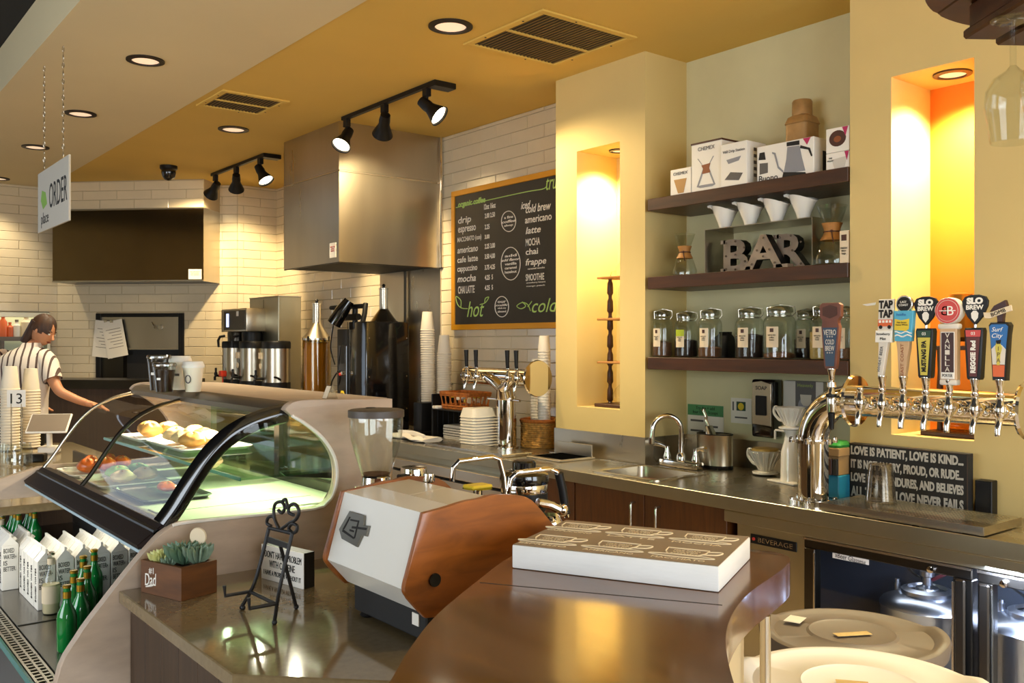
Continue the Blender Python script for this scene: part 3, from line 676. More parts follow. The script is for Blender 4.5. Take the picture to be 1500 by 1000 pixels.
text('Buono', .04, m_ink, t, FR(w * .79, h * .07), w=w * .34, h=.035); flat([(w * .18, h * .99), (w * .05, h * .99), (w * .11, h * .8)], m_magenta, t, -.002)
obj('side_print', G().box(.08, .13, -.0015, 0, .01, h * .66), m_ink, t)
t, w, h = carton('dripper_box', 'lower small white dripper box stacked at the right end of top shelf', 1210, 1244.2, 2.606, .14); flat([(w * .62, .0), (w * .22, .0), (w * .1, h * .7), (w * .75, h * .6)], M('pale_print', 'cfc7ba', .6), t); flat([(w * .2, h * .98), (w * .02, h * .98), (w * .1, h * .45)], m_magenta, t, -.002); text('V60\ndripper', .02, m_print, t, FR(w * .8, h * .62), w=w * .28)
t, w, h = carton('dripper_box', 'upper small white dripper box showing a round dark dripper, right end of top shelf', 1210, 1244.2, 2.73, .14, z=2.6075); flat([(w * (.5 + .36 * cos(a)), h * (.55 + .33 * sin(a))) for a in [2 * pi * k / 20 for k in range(20)]], m_lid, t); flat([(w * .3, h * .98), (w * .05, h * .98), (w * .16, h * .6)], m_magenta, t, -.002); flat([(w * (.5 + .16 * cos(a)), h * (.52 + .13 * sin(a))) for a in [2 * pi * k / 12 for k in range(12)]], m_printb, t, -.002)
# tan tin canister behind the boxes
p = at(1172, 200, X=4.36); t = thing('tin_canister', 'tan embossed square tin canister with round lid behind the kettle box', 'canister', (4.38, p.y, Z1))
m_tin = M('tan_tin', 'a9824f', .5, .2, noise=.15, nscale=20, bump=.4, bscale=45); ht = at(1172, 172, X=4.36).z - Z1
obj('body', G().rings([rrect(-.068, .068, -.068, .068, .022, 0), rrect(-.068, .068, -.068, .068, .022, ht - .04), rrect(-.073, .073, -.073, .073, .022, ht - .035), rrect(-.062, .062, -.062, .062, .022, ht), rrect(-.05, .05, -.05, .05, .04, ht + .012)]), m_tin, t); obj('lid', G().lathe([(.054, ht + .008), (.054, ht + .085), (.049, ht + .095), (.01, ht + .097)], n=28), m_tin, t)
# steel display frame, drippers, BAR letters
ya, yb = at(1190, 318, X=4.14).y, at(1032, 337, X=4.14).y; zf = 2.301
t = thing('display_stand', 'open rectangular steel display frame around the BAR letters', 'frame', (4.14, ya, Z2)); w = yb - ya; h = zf - Z2
for q in ((0, w, 0, .004), (0, w, h - .004, h), (0, .004, .004, h - .004), (w - .004, w, .004, h - .004)): obj('plate', G().box(0, .26, *q), m_steel, t)
dm = thing('ceramic_dripper', 'white ceramic pour-over dripper on the steel frame, leftmost of the four', 'dripper', (4.21, 0, zf), 0, 'white ceramic drippers on the steel frame')
n_ = 32; rs = []
for r, z, k in ((.026, 0, 0), (.030, .003, 0), (.040, .035, 0), (.062, .085, .1), (.076, .118, 1), (.073, .118, 1), (.058, .085, .1), (.03, .03, 0)):
    rs.append([(r * cos(a), r * sin(a), z + k * .018 * (sin(a) * .9 + .35 * cos(2 * a))) for a in [2 * pi * j / n_ for j in range(n_)]])
obj('cone', G().rings(rs), m_ceramic, dm); obj('spout_tab', G().tube([(-.02, .068, .126), (-.025, .088, .136), (-.03, .10, .134)], [.012, .010, .007], 8), m_ceramic, dm); obj('foot', G().lathe([(.03, 0), (.034, .004), (.03, .008)], n=24), m_ceramic, dm)
for i, px in enumerate((1062, 1099, 1138, 1177)):
    y = at(px, 300, X=4.21).y
    if i == 0: dm.location.y = y
    else: dup(dm, 'white ceramic pour-over dripper on the steel frame, %s of the four' % ('second from left', 'third from left', 'rightmost')[i - 1], (4.21, y, zf))
m_marq = M('letter_face_metal', 'a89684', .35, .7, noise=.25, nscale=9); m_bulb = M('bulb_glass', '6b5a48', .2)
def letter(ch, px0, px1, X, lab, bulbs):
    ya, yb = at(px1, 380, X=X).y, at(px0, 380, X=X).y; w = yb - ya; h = .185; yc = w / 2
    t = thing('marquee_letter', lab, 'letter', (X, ya, Z2 + .0045), 0, 'block letters spelling BAR')
    text(ch, .2, m_black, t, frame((0, -1, 0), (0, 0, 1), (.028, yc, h / 2)), w=w, h=h, ext=.028, bold=.005, name='letter_body')
    text(ch, .2, m_marq, t, frame((0, -1, 0), (0, 0, 1), (-.001, yc, h / 2)), w=w, h=h, ext=.001, bold=.005, name='letter_face')
    sg = G()
    for (a, b, c, d) in bulbs['serif']: sg.box(-.002, .05, yc - a * w, yc - b * w, c * h, d * h)
    obj('slab_serif', sg, m_marq, t)
    bm_ = mesh('bulb', G().ell((-.006, 0, 0), (.005, .006, .006), 10, 6), m_bulb)
    for (a, z) in bulbs['b']: link('bulb', bm_, t, (0, yc - a * w, z * h))
letter('B', 1060, 1096, 4.22, 'block letter B in tan metal with black sides and bulbs', {'serif': [(-.42, -.62, 0, .12), (-.42, -.62, .88, 1)], 'b': [(-.38, .1), (-.38, .5), (-.38, .9), (0, .07), (0, .93), (.36, .72), (.38, .3), (0, .52)]})
letter('A', 1091, 1147, 4.155, 'block letter A in tan metal overlapping its neighbours', {'serif': [(-.35, -.62, 0, .1), (.62, .32, 0, .1)], 'b': [(0, .9), (-.16, .55), (.16, .55), (-.3, .15), (.3, .15), (0, .36)]})
letter('R', 1138, 1181, 4.22, 'block letter R in tan metal with black sides and bulbs', {'serif': [(-.42, -.62, 0, .12), (-.42, -.62, .88, 1)], 'b': [(-.38, .1), (-.38, .5), (-.38, .9), (0, .93), (.34, .72), (.05, .5), (.34, .1)]})
def chemex(px, X, s, label):
    y = at(px, 350, X=X).y; t = thing('pour_over_carafe', label, 'coffeemaker', (X, y, Z2), .5, 'hourglass glass coffeemakers')
    pr = [(.055, .0), (.066, .006), (.068, .03), (.05, .085), (.026, .125), (.022, .135), (.03, .155), (.052, .215), (.058, .235)]
    inn = [(r - .002, z) for r, z in pr[::-1]]
    obj('glass_body', G().lathe([(r * s, z * s) for r, z in pr + inn[:-1]], n=32, cap1=False), m_glassthick, t)
    obj('wood_collar', G().lathe([(r * s, z * s) for r, z in ((.047, .098), (.036, .118), (.029, .133), (.033, .148), (.040, .166), (.036, .166), (.026, .133), (.042, .098))], n=32, cap0=False, cap1=False), m_cork, t)
    obj('leather_tie', G().tube([(.032 * s * cos(a), .032 * s * sin(a), .132 * s) for a in [2 * pi * k / 20 for k in range(20)]], .003, 6, True).tube([(-.034 * s, 0, .132 * s), (-.043 * s, -.004, .11 * s), (-.046 * s, -.012, .08 * s)], .003, 6).ell((-.035 * s, 0, .132 * s), .007), m_lid, t)
chemex(1003, 4.2, 1.06, 'small glass hourglass coffeemaker with wooden collar at left end of middle shelf'); chemex(1219, 4.21, 1.3, 'large glass hourglass coffeemaker with wooden collar right of the BAR letters')
t = thing('price_card', 'small white printed card box at right end of middle shelf', 'card', (4.115, 2.512, Z2)); obj('card', G().box(0, .06, 0, .045, 0, .16), m_labelc, t); obj('print', G().box(-.001, 0, .008, .036, .11, .14), m_lid, t); text('FRESH\nfilter\nbags', .02, m_ink, t, FR(.022, .06), w=.034)
# jars
m_wire = m_chromew
def jar(px, X, r, h, label, fill, lvl, strip=None, lab2=True):
    y = at(px, 500, X=X).y; t = thing('glass_jar', label, 'jar', (X, y, Z3), radians(-35), 'clamp-lid glass jars on the lowest shelf')
    pr = [(r * .9, .0), (r, .012), (r, h * .66), (r * .93, h * .74), (r * .70, h * .82), (r * .70, h * .86)]
    obj('glass_body', G().lathe(pr + [(a - .003, b) for a, b in pr[::-1][:-1]], n=32, cap1=False), m_glassthick, t)
    obj('contents', G().lathe([(r * .88, .006), (r * .94, .014), (r * .94, h * lvl), (r * .5, h * lvl + .008), (.004, h * lvl + .01)], n=24), fill, t)
    l = obj('lid', G().lathe([(r * .74, h * .865), (r * .80, h * .875), (r * .80, h * .92), (r * .72, h * .97), (r * .3, h * 1.0), (.004, h)], n=32), m_glasslid, t)
    obj('gasket', G().lathe([(r * .70, h * .855), (r * .77, h * .86), (r * .77, h * .872), (r * .70, h * .872)], n=28), m_chromew, l)
    obj('clamp', G().tube([(r * .72 * cos(a), r * .72 * sin(a), h * .80) for a in [2 * pi * k / 24 for k in range(24)]], .0025, 6, True).tube([(r * .74, -.012, h * .80), (r * .95, -.012, h * .86), (r * .9, -.012, h * .97), (0, -.012, h * 1.005), (-r * .85, -.012, h * .95), (-r * .8, -.012, h * .8)], .0025, 6), m_wire, t)
    if lab2:
        a0, a1 = radians(200), radians(246)
        def band(a0, a1, z0, z1, rr, mat, nm):
            n = 6; ii = [a0 + (a1 - a0) * k / n for k in range(n + 1)]
            return obj(nm, G().rings([[(rr * cos(a), rr * sin(a), z0) for a in ii], [(rr * cos(a), rr * sin(a), z1) for a in ii]], False, False, closed=False), mat, t)
        lb = band(a0, a1, h * .22, h * .60, r + .0012, m_labelc, 'paper_label')
        am = (a0 + a1) / 2
        c = band(am - .12, am + .12, h * .50, h * .57, r + .002, m_lid, 'emblem')
        text('VRTLTD\ncoffee\nbeans', .02, m_ink, t, frame((-sin(am) * -1 * -1, cos(am), 0), (0, 0, 1), ((r + .002) * cos(am), (r + .002) * sin(am), h * .40)) if False else frame((-sin(am), cos(am), 0), (0, 0, 1), ((r + .003) * cos(am), (r + .003) * sin(am), h * .40)), w=r * .5)
        if strip: band(a0, a1, h * .46, h * .60, r + .0022, strip, 'colour_strip')
    return t
m_lime = M('lime_label', 'a9b81f', .6); m_grain = M('pale_grain', 'b99a55', .9, noise=.2, nscale=80)
jar(970, 4.20, .062, .29, 'tall clamp-lid jar of ground coffee at the left end of lowest shelf', m_ground, .3)
jar(1005, 4.25, .070, .275, 'clamp-lid jar with a lime green label stripe', m_coffee, .36, m_lime)
jar(1040, 4.19, .070, .285, 'clamp-lid jar of coffee with handwritten label, third from left', m_ground, .2)
jar(1098, 4.22, .080, .285, 'clamp-lid jar half full of dark beans, standing alone mid shelf', m_coffee, .45)
jar(1142, 4.20, .088, .29, 'widest clamp-lid jar with little left in the bottom', m_ground, .1)
jar(1181, 4.36, .066, .27, 'clamp-lid jar half hidden behind the golden grain jar', m_coffee, .4)
jar(1206, 4.20, .070, .285, 'clamp-lid jar of golden grain behind the blue cold brew handle', m_grain, .5)
jar(1238, 4.185, .060, .27, 'clamp-lid jar at the right end of lowest shelf', m_ground, .2)
t = thing('dark_bag', 'folded black bag behind the jars', 'bag', (4.37, at(1058, 500, X=4.36).y, Z3)); obj('bag', G().rings([rrect(-.05, .05, -.06, .06, .02, 0), rrect(-.055, .055, -.065, .065, .02, .06), rrect(-.04, .04, -.06, .045, .02, .12), rrect(-.012, .012, -.05, .02, .01, .145)]), m_blackmat, t); obj('fold', G().box(-.014, .014, -.052, .022, .14, .152), m_black, t)
# ================================================================== beer tap tower on the back counter
YT, XT, ZT, RT = 2.48, 3.77, 1.395, .07
t = thing('beer_tap_tower', 'large polished steel pipe tap tower with a row of faucets', 'tap tower', (XT, YT, CZ))
zz = ZT - CZ
el = [(0, 0, 0), (0, 0, .12), (0, 0, zz - .2)] + [(0, -.2 + .2 * cos(a), zz - .2 + .2 * sin(a)) for a in [pi / 2 * k / 14 for k in range(1, 15)]] + [(0, -.26, zz)]
obj('elbow_pipe', G().tube(el, RT, 36), m_chrome, t)
obj('header_pipe', G().cyl((0, -.20, zz), (0, -.945, zz), RT * .98, n=36), m_chrome, t)
for y in (-.215, -.945): obj('end_disc', G().lathe([(.02, y - .012), (.112, y - .010), (.118, y), (.112, y + .010), (.02, y + .012)], (0, 0, zz), 36, 'y'), m_chrome, t)
for z in (0, zz - .205):
    f = obj('flange', G().lathe([(RT + .004, z), (RT + .02, z), (RT + .02, z + .012), (RT + .004, z + .014)], n=36), m_chrome, t)
    for k in range(6): obj('bolt', G().lathe([(.011, z + .012), (.011, z + .022), (.005, z + .026)], ((RT + .03) * cos(k * pi / 3 + .3), (RT + .03) * sin(k * pi / 3 + .3), 0), 12).lathe([(.016, z), (.016, z + .012)], ((RT + .026) * cos(k * pi / 3 + .3), (RT + .026) * sin(k * pi / 3 + .3), 0), 12), m_chrome, f)
FX = 3.605   # faucet line
fy = {}
for px in (1260, 1292, 1323, 1356, 1390, 1428, 1465): fy[px] = at(px, 590, X=FX).y
fm = None
for px, y in fy.items():
    f = link('faucet', None, t, (FX - XT, y - YT, zz)); f.empty_display_size = .02
    if fm is None:
        fm = [('shank', mesh('shank', G().cyl((.0, 0, 0), (.11, 0, 0), .016, n=16).lathe([(.03, .09), (.03, .105)], (0, 0, 0), 20, 'x').lathe([(.024, .03), (.026, .045), (.024, .06)], (0, 0, 0), 8, 'x'), m_chrome)),
              ('valve_body', mesh('valve_body', G().lathe([(.012, -.03), (.019, -.02), (.02, .015), (.014, .03), (.011, .05), (.015, .056), (.015, .066), (.008, .07)], n=18), m_chrome)),
              ('spout', mesh('spout', G().tube([(0, 0, -.02), (-.012, 0, -.045), (-.02, 0, -.07), (-.02, 0, -.092)], [.012, .013, .012, .011], 14), m_chrome)),
              ('coupling_nut', mesh('coupling_nut', G().lathe([(.022, .018), (.027, .024), (.027, .04), (.022, .046)], (0, 0, 0), 6, 'x').ell((.05, .02, .01), .02, 10, 6).ell((.05, -.02, -.012), .018, 10, 6), m_chrome))]
    for n_, me in fm: link(n_, me, f)
ycb = at(1218, 560, X=3.62).y
f = link('stout_faucet', None, t, (3.62 - XT, ycb - YT, zz)); f.empty_display_size = .02
obj('valve_body', G().lathe([(.012, -.05), (.02, -.045), (.021, -.01), (.022, .03), (.016, .04), (.012, .06), (.02, .065), (.02, .085), (.01, .09)], n=18), m_chrome, f)
obj('spout_tip', G().lathe([(.005, -.125), (.010, -.12), (.016, -.05), (.008, -.048)], n=14), m_black, f); obj('shank', G().cyl((0, 0, 0), (.12, -.03, 0), .016), m_chrome, f); obj('black_ring', G().lathe([(.0225, .02), (.024, .026), (.0225, .034)], n=18), m_black, f)
# --- tap handles; local: front faces -x, text reads from the room
def handle(name, label, px, X, zbot):
    y = at(px, 500, X=X).y
    t = thing(name, label, 'tap handle', (X, y, zbot), 0, 'beer tap handles')
    obj('ferrule', G().lathe([(.009, 0), (.012, .004), (.013, .03), (.018, .05), (.018, .056)], n=16), m_chrome, t)
    return t
def plate(t, name, poly, mat, d, x=0, bev=.002):   # poly in (right, up): right = -y
    return obj(name, G().prism([(-a, b) for a, b in poly], 'x', x - d, x + d, bev), mat, t)
def pic(t, name, poly, mat, x): return obj(name, G().prism([(-a, b) for a, b in poly], 'x', x - .001, x), mat, t, smooth=0)
def TF(r, u, x): return frame((0, -1, 0), (0, 0, 1), (x, -r, u))
def TFv(r, u, x): return frame((0, 0, 1), (0, 1, 0), (x, -r, u))
def disc(r, cx, cz, n=28): return [(cx + r * cos(2 * pi * k / n), cz + r * sin(2 * pi * k / n)) for k in range(n)]
ZH = ZT + .066
m_navy = M('navy_panel', '34485e', .5); m_copper = M('copper_frame', '6f4233', .5, .1, noise=.2, nscale=20); m_offw = M('white_resin', 'dcd3c4', .5); m_sky = M('sky_blue_paint', '4fa8c8', .5); m_yelp = M('yellow_paint', 'e0c028', .5); m_palewood = M('pale_wood', 'c9a57c', .5, noise=.15, nscale=6, stretch=(1, 1, .3)); m_lemon = M('lemon_panel', 'cdbb45', .5); m_maroon = M('maroon_panel', '5a221c', .5); m_coral = M('coral_red', 'c8423a', .45); m_orangep = M('orange_paint', 'd9632b', .5); m_dkgreen = M('dark_green_paint', '20402c', .5); m_blue = M('blue_paint', '2467a8', .5); m_darkbrown = M('dark_brown_panel', '3b1d18', .5)
# cold brew
t = handle('tap_handle', 'copper-edged navy tap handle reading Cold Brew, left of the beer taps', 1218, 3.62, ZT + .09)
plate(t, 'body', [(-.024, .055), (.024, .055), (.03, .07), (.044, .24), (.036, .255), (.036, .27), (.052, .285), (.052, .335), (.04, .345), (-.04, .345), (-.052, .335), (-.052, .285), (-.036, .27), (-.036, .255), (-.044, .24), (-.03, .07)], m_copper, .012)
pic(t, 'panel', [(-.02, .066), (.02, .066), (.036, .236), (-.036, .236)], m_navy, -.0125); pic(t, 'crest', [(-.036, .29), (0, .276), (.036, .29), (.036, .325), (0, .336), (-.036, .325)], m_lid, -.0125)
text('VETRO', .03, m_offw, t, TF(0, .215, -.0138), w=.06, h=.024); text('COLD', .03, m_offw, t, TF(0, .173, -.0138), w=.042, h=.022); text('BREW', .03, m_offw, t, TF(0, .145, -.0138), w=.044, h=.022); text('* * *', .02, m_offw, t, TF(0, .122, -.0138), w=.03); text('* * *', .02, m_offw, t, TF(0, .193, -.0138), w=.03)
# 1 TAP TAP
t = handle('tap_handle', 'white tap handle with big black lettering and an orange bus', 1292, FX, ZH)
plate(t, 'stick', [(-.014, .05), (.006, .05), (.032, .20), (-.010, .20)], m_offw, .011); plate(t, 'top_board', [(-.016, .24), (.052, .24), (.056, .375), (-.010, .375)], m_offw, .008); plate(t, 'name_board', [(-.024, .195), (.048, .195), (.052, .245), (-.022, .245)], m_white, .014)
text('TAP', .04, m_ink, t, TF(.022, .353, -.009), w=.062, h=.034, bold=.002); text('TAP', .04, m_ink, t, TF(.021, .314, -.009), w=.062, h=.034, bold=.002)
pic(t, 'bus', [(-.014, .262), (.05, .262), (.052, .29), (-.012, .29)], m_orangep, -.009)
for a in (-.003, .012, .027, .042): pic(t, 'bus_window', [(a - .005, .277), (a + .005, .277), (a + .005, .287), (a - .005, .287)], m_white, -.0105)
for a in (0, .038): pic(t, 'bus_wheel', disc(.008, a, .259, 12), m_ink, -.0106)
text('Strawberry', .02, m_ink, t, TF(.013, .229, -.0155), w=.06, h=.013); text('Mist', .02, m_ink, t, TF(.013, .211, -.0155), w=.026, h=.011); text('WHEAT BEER', .02, m_print, t, frame((0, -.15, 1), (0, 1, .15), (-.0122, .002, .125)), w=.11, h=.012)
# 2 brush
t = handle('tap_handle', 'wooden tap handle with blue and yellow painted panel and round black cap', 1323, FX, ZH)
obj('wood_grip', G().prism([(.014, .05), (-.012, .05), (-.018, .09), (-.024, .14), (-.030, .17), (-.034, .205), (.026, .205), (.018, .15)], 'x', -.012, .012, .004, 2), m_palewood, t); plate(t, 'painted_panel', [(-.03, .2), (.04, .2), (.05, .325), (-.034, .325)], m_sky, .014); pic(t, 'yellow_patch', [(-.03, .246), (.02, .242), (.032, .25), (.034, .292), (.0, .286), (-.028, .292)], m_yelp, -.0145)
obj('wave_stripe', G().tube([(-.0145, .028 - .009 * k, .222 + .004 * sin(k * 1.3)) for k in range(9)], .003, 6), m_white, t); obj('wave_stripe', G().tube([(-.0145, .028 - .009 * k, .236 + .004 * sin(k * 1.3 + 1)) for k in range(9)], .0025, 6), m_white, t)
plate(t, 'cap_ring', disc(.036, .008, .352), m_chromew, .009); plate(t, 'cap', disc(.030, .008, .352), m_ink, .012); text('LAST\nCOAST', .02, m_white, t, TF(.008, .354, -.0132), w=.04); text('hefe', .02, m_blue, t, TF(.0, .31, -.0152), w=.04, h=.01); text('Pale Street\nHome Wheat', .02, m_ink, t, TF(.002, .272, -.0158), w=.052); text('EAST COAST', .02, m_printb, t, frame((0, 0, 1), (0, 1, 0), (-.0125, -.002, .125)), w=.13, h=.012)
# picks
def pick(px, lab, panel, cap, word, word2):
    t = handle('tap_handle', lab, px, FX, ZH)
    plate(t, 'body', [(-.022, .052), (.022, .052), (.026, .06), (.036, .24), (.032, .252), (-.032, .252), (-.036, .24), (-.026, .06)], m_black, .02, .006, .004); pic(t, 'panel', [(-.014, .064), (.014, .064), (.026, .215), (-.026, .215)], panel, -.0145); pic(t, 'cap_panel', [(-.027, .217), (.027, .217), (.029, .243), (-.029, .243)], cap, -.0145)
    P = [(0, .26), (.03, .295), (.048, .335), (.05, .355), (.04, .372), (.015, .38), (-.015, .38), (-.04, .372), (-.05, .355), (-.048, .335), (-.03, .295)]
    plate(t, 'pick', P, m_black, .006, .006); obj('neck', G().cyl((.006, 0, .245), (.006, 0, .27), .006), m_chrome, t)
    text('SLO', .03, m_white, t, TF(0, .356, -.0012), w=.062, h=.026, bold=.002); text('BREW', .03, m_white, t, TF(0, .331, -.0012), w=.066, h=.018, bold=.001); pic(t, 'hop', [(0, .275), (.012, .29), (.014, .308), (.006, .318), (-.006, .318), (-.014, .308), (-.012, .29)], m_white, -.0006); text('03', .02, m_white, t, TF(0, .23, -.0162), h=.012)
    text(word, .02, m_ink if word == 'MUSTANG IPA' else m_white, t, frame((0, 0, 1), (0, 1, 0), (-.0162, 0, .14)), w=.125, h=.02, bold=.001); return t
pick(1356, 'black pick-topped tap handle with a green and yellow panel', m_lemon, m_dkgreen, 'MUSTANG IPA', ''); pick(1428, 'black pick-topped tap handle with a red and maroon panel', m_maroon, m_coral, 'REGGIE Red', '')
# 4 vanilla
t = handle('tap_handle', 'round red-topped tap handle with brown VANILLA panel', 1391, FX, ZH - .008)
obj('body', G().box(-.014, .02, -.034, .034, .055, .26, .003), m_palewood, t); obj('top_cushion', G().box(-.016, .022, -.042, .042, .255, .278, .008, 2), m_offw, t); obj('foot_cushion', G().box(-.016, .022, -.034, .034, .035, .058, .006, 2), m_offw, t)
obj('panel_rim', G().box(-.016, -.014, -.027, .027, .06, .245), m_white, t); obj('panel', G().box(-.018, -.016, -.024, .024, .086, .242), m_darkbrown, t); obj('name_plate', G().box(-.018, -.016, -.024, .024, .063, .084), m_white, t)
for i, c in enumerate('VANILLA'): text(c, .02, m_offw, t, TF(0, .231 - i * .0222, -.0185), h=.018, w=.018)
text('PORTER', .02, m_ink, t, TF(0, .0735, -.0185), w=.04, h=.012)
plate(t, 'disc', disc(.052, 0, .328, 36), m_offw, .02, .004, .003); pic(t, 'disc_face', disc(.049, 0, .328, 36), m_coral, -.0165); pic(t, 'disc_ring', disc(.042, 0, .328, 36), m_offw, -.0168); pic(t, 'disc_inner', disc(.0405, 0, .328, 36), m_coral, -.0172); text('B', .04, m_white, t, TF(.012, .328, -.0186), h=.036); text('B', .04, m_white, t, frame((0, 1, 0), (0, 0, 1), (-.0176, .012, .328)), h=.036)
pic(t, 'cross_bar', [(-.032, .3265), (.032, .3265), (.032, .3295), (-.032, .3295)], m_white, -.0186)
# 6 surf
t = handle('tap_handle', 'black-sided tap handle with blue and orange surf scene and ribbon top, rightmost', 1465, FX, ZH)
plate(t, 'body', [(-.024, .052), (.024, .052), (.03, .2), (.038, .26), (.03, .272), (-.03, .272), (-.038, .26), (-.03, .2)], m_black, .02, .008, .003); pic(t, 'sky_panel', [(-.026, .17), (.026, .17), (.034, .255), (.026, .264), (-.026, .264), (-.034, .255)], m_blue, -.0125); pic(t, 'sand_panel', [(-.022, .11), (.022, .11), (.026, .17), (-.026, .17), ], m_offw, -.0125); pic(t, 'sunburst', [(-.026, .17), (-.012, .185), (0, .178), (.012, .186), (.026, .17)], m_offw, -.0135); pic(t, 'sunset_panel', [(-.020, .066), (.020, .066), (.022, .112), (-.022, .112)], m_orangep, -.0125); pic(t, 'surfer', [(-.006, .11), (.005, .11), (.007, .15), (.014, .175), (.004, .20), (-.007, .2), (-.012, .175), (-.007, .15)], m_lemon, -.014); pic(t, 'surfer_hair', [(-.006, .19), (.007, .19), (.01, .205), (-.009, .203)], m_ink, -.0145)
text('Surf\nCity', .03, m_white, t, TF(-.004, .232, -.0136), w=.042, shear=.3); text('I\nP\nA', .02, m_darkbrown, t, TF(0, .150, -.0148), h=.06)
plate(t, 'fin', [(-.006, .272), (.014, .272), (.016, .318), (.03, .33), (.022, .355), (-.018, .335), (-.034, .312), (-.008, .318)], m_darkbrown, .012); o = plate(t, 'ribbon', [(-.052, .288), (-.03, .286), (.03, .31), (.05, .314), (.046, .335), (.03, .33), (-.03, .308), (-.056, .31)], m_labelc, .003, -.012, .001); text('BOMB', .02, m_ink, o, frame((0, -1, .36), (0, .36, 1), (-.0162, 0, .309)), w=.055, h=.014)
# --- drip tray with black dots painted for the dark of its holes
t = thing('drip_tray', 'perforated steel drip tray below the beer taps', 'drip tray', (3.605, 1.63, CZ)); tw = 2.34 - 1.63; td = .33
obj('pan', G().box(0, td, 0, tw, .006, .036, .003), m_steel_top, t)
hm = G()
for i in range(46):
    for j in range(13): hm.lathe([(.0042, .0362), (.002, .0364)], (.03 + j * .0215, .03 + i * .0142, 0), 6)
o = obj('perforation', hm, m_blackmat, t, smooth=0); o['kind'] = 'stuff'
obj('rim', G().box(-.003, 0, 0, tw, .004, .038).box(0, td, -.003, 0, .004, .038), m_chromew, t)
# inverted plastic cup
p = at(1290, 748, Z=CZ + .038); t = thing('plastic_cup', 'clear ribbed plastic cup upside down on the drip tray', 'cup', (3.80, at(1290, 700, X=3.80).y, CZ + .0385)); s_ = 1.15
pr = [(.058, 0), (.060, .006), (.056, .012), (.044, .145), (.040, .150)]; obj('wall', G().lathe([(r * s_, z * s_) for r, z in pr + [(.038, .15), (.042, .142), (.054, .012)]], n=32, cap0=False, cap1=False), m_plasticclear, t); obj('base', G().lathe([(.040 * s_, .148 * s_), (.03 * s_, .146 * s_), (.004, .146 * s_)], n=24, cap0=False), m_plasticclear, t)
# LOVE sign
t = thing('love_sign', 'black box sign with white LOVE IS PATIENT text behind the taps', 'sign', (4.055, 1.885, CZ), 0); sl = at(1243, 655, X=4.02).y - 1.885; sh_ = .262
obj('board', G().box(-.03, .02, 0, sl, 0, sh_, .002), m_blackmat, t); obj('edge_strip', G().box(-.031, -.03, .0, sl, sh_ - .004, sh_).box(-.031, -.03, 0, .004, 0, sh_), m_basewood, t)
m_signw = M('sign_white', 'c9c0ae', .8)
for i, s in enumerate(('LOVE IS PATIENT, LOVE IS KIND...', 'IT IS NOT ANGRY, PROUD, OR RUDE...', 'LOVE HOPES, ENDURES, AND BELIEVES', 'ALL THINGS. LOVE NEVER FAILS')):
    text(s, .04, m_signw, t, frame((0, -1, 0), (0, 0, 1), (-.0312, sl / 2 + .004, sh_ - .036 - .064 * i)), w=sl * .95, h=.05, bold=.0018)
tag(obj('black_caddy', G().box(4.06, 4.115, 1.80, 1.872, CZ, CZ + .15, .003).box(4.058, 4.06, 1.805, 1.867, CZ + .01, CZ + .14), m_black), 'small black box against the wall right of the LOVE sign', 'box')
# ================================================================== sink-side things
def on(px, py, X): q = at(px, py, X=X); return q
q = at(1047, 660, X=4.33); t = thing('utensil_bin', 'oval brushed steel utensil bin beside the faucet', 'bin', (4.33, q.y, CZ), .1)
ov_ = lambda r, z: [(.075 * r * cos(a), .115 * r * sin(a), z) for a in [2 * pi * k / 32 for k in range(32)]]
obj('shell', G().rings([ov_(1, .022), ov_(1, .20), ov_(1.02, .203), ov_(.97, .203), ov_(.95, .03)], False, True), m_steel, t); obj('base', G().rings([ov_(.98, 0), ov_(1.01, .004), ov_(1.01, .022)]), m_black, t); obj('rim', G().tube(ov_(1.0, .203), .003, 6, True), m_black, t)
t = thing('ice_scoop', 'steel scoop standing in the utensil bin', 'scoop', (4.33, q.y, CZ)); obj('bowl', G().tube([(0, .0, .035), (0, .015, .12), (0, .03, .2), (0, .045, .245)], [.012, .035, .042, .03], 16, flat=.5), m_chromew, t); obj('grip', G().tube(smoothpts([(0, .045, .24), (-.005, .06, .28), (0, .065, .30), (-.005, .085, .345)]), [.01] * 18 + [.012], 10), m_chromew, t)
def notice(px0, py0, px1, py1, label, name='notice', X=4.4975):
    a, b = at(px0, py0, X=X), at(px1, py1, X=X); zc = (at((px0 + px1) / 2, py0, X=X).z, at((px0 + px1) / 2, py1, X=X).z)
    t = thing(name, label, 'notice', (X, b.y, zc[1])); w, h = a.y - b.y, zc[0] - zc[1]
    obj('sheet', G().box(-.002, .002, 0, w, 0, h), m_paper, t); return t, w, h
t, w, h = notice(1008, 593, 1060, 650, 'white wall notice with a green heading above the utensil bin'); obj('heading', G().box(-.0032, -.002, 0, w, h * .72, h), M('notice_green', '4c8a55', .6), t); text('Try dry + add\nfour Clean Scoops', .02, m_ink, t, FR(w / 2, h * .86, -.0038), w=w * .7)
for i in range(4): obj('text_line', G().box(-.003, -.002, w * (.55 - .4 * (i % 2)), w * (.92 - .42 * (i % 2)), h * (.56 - .13 * i), h * (.61 - .13 * i)), m_print, t)
t, w, h = notice(1071, 583, 1101, 620, 'small white notice with yellow picture beside the soap dispenser'); obj('picture', G().box(-.0032, -.002, w * .28, w * .72, h * .5, h * .86), m_dkgreen, t); obj('picture_spot', G().prism(disc(.022, 0, 0, 14), 'x', -.004, -.0032), m_yelp, t, loc=(0, w * .5, h * .67)); obj('text_line', G().box(-.003, -.002, w * .2, w * .8, h * .2, h * .26), m_print, t); obj('text_line', G().box(-.003, -.002, w * .85, w * .92, h * .5, h * .85), m_print, t)
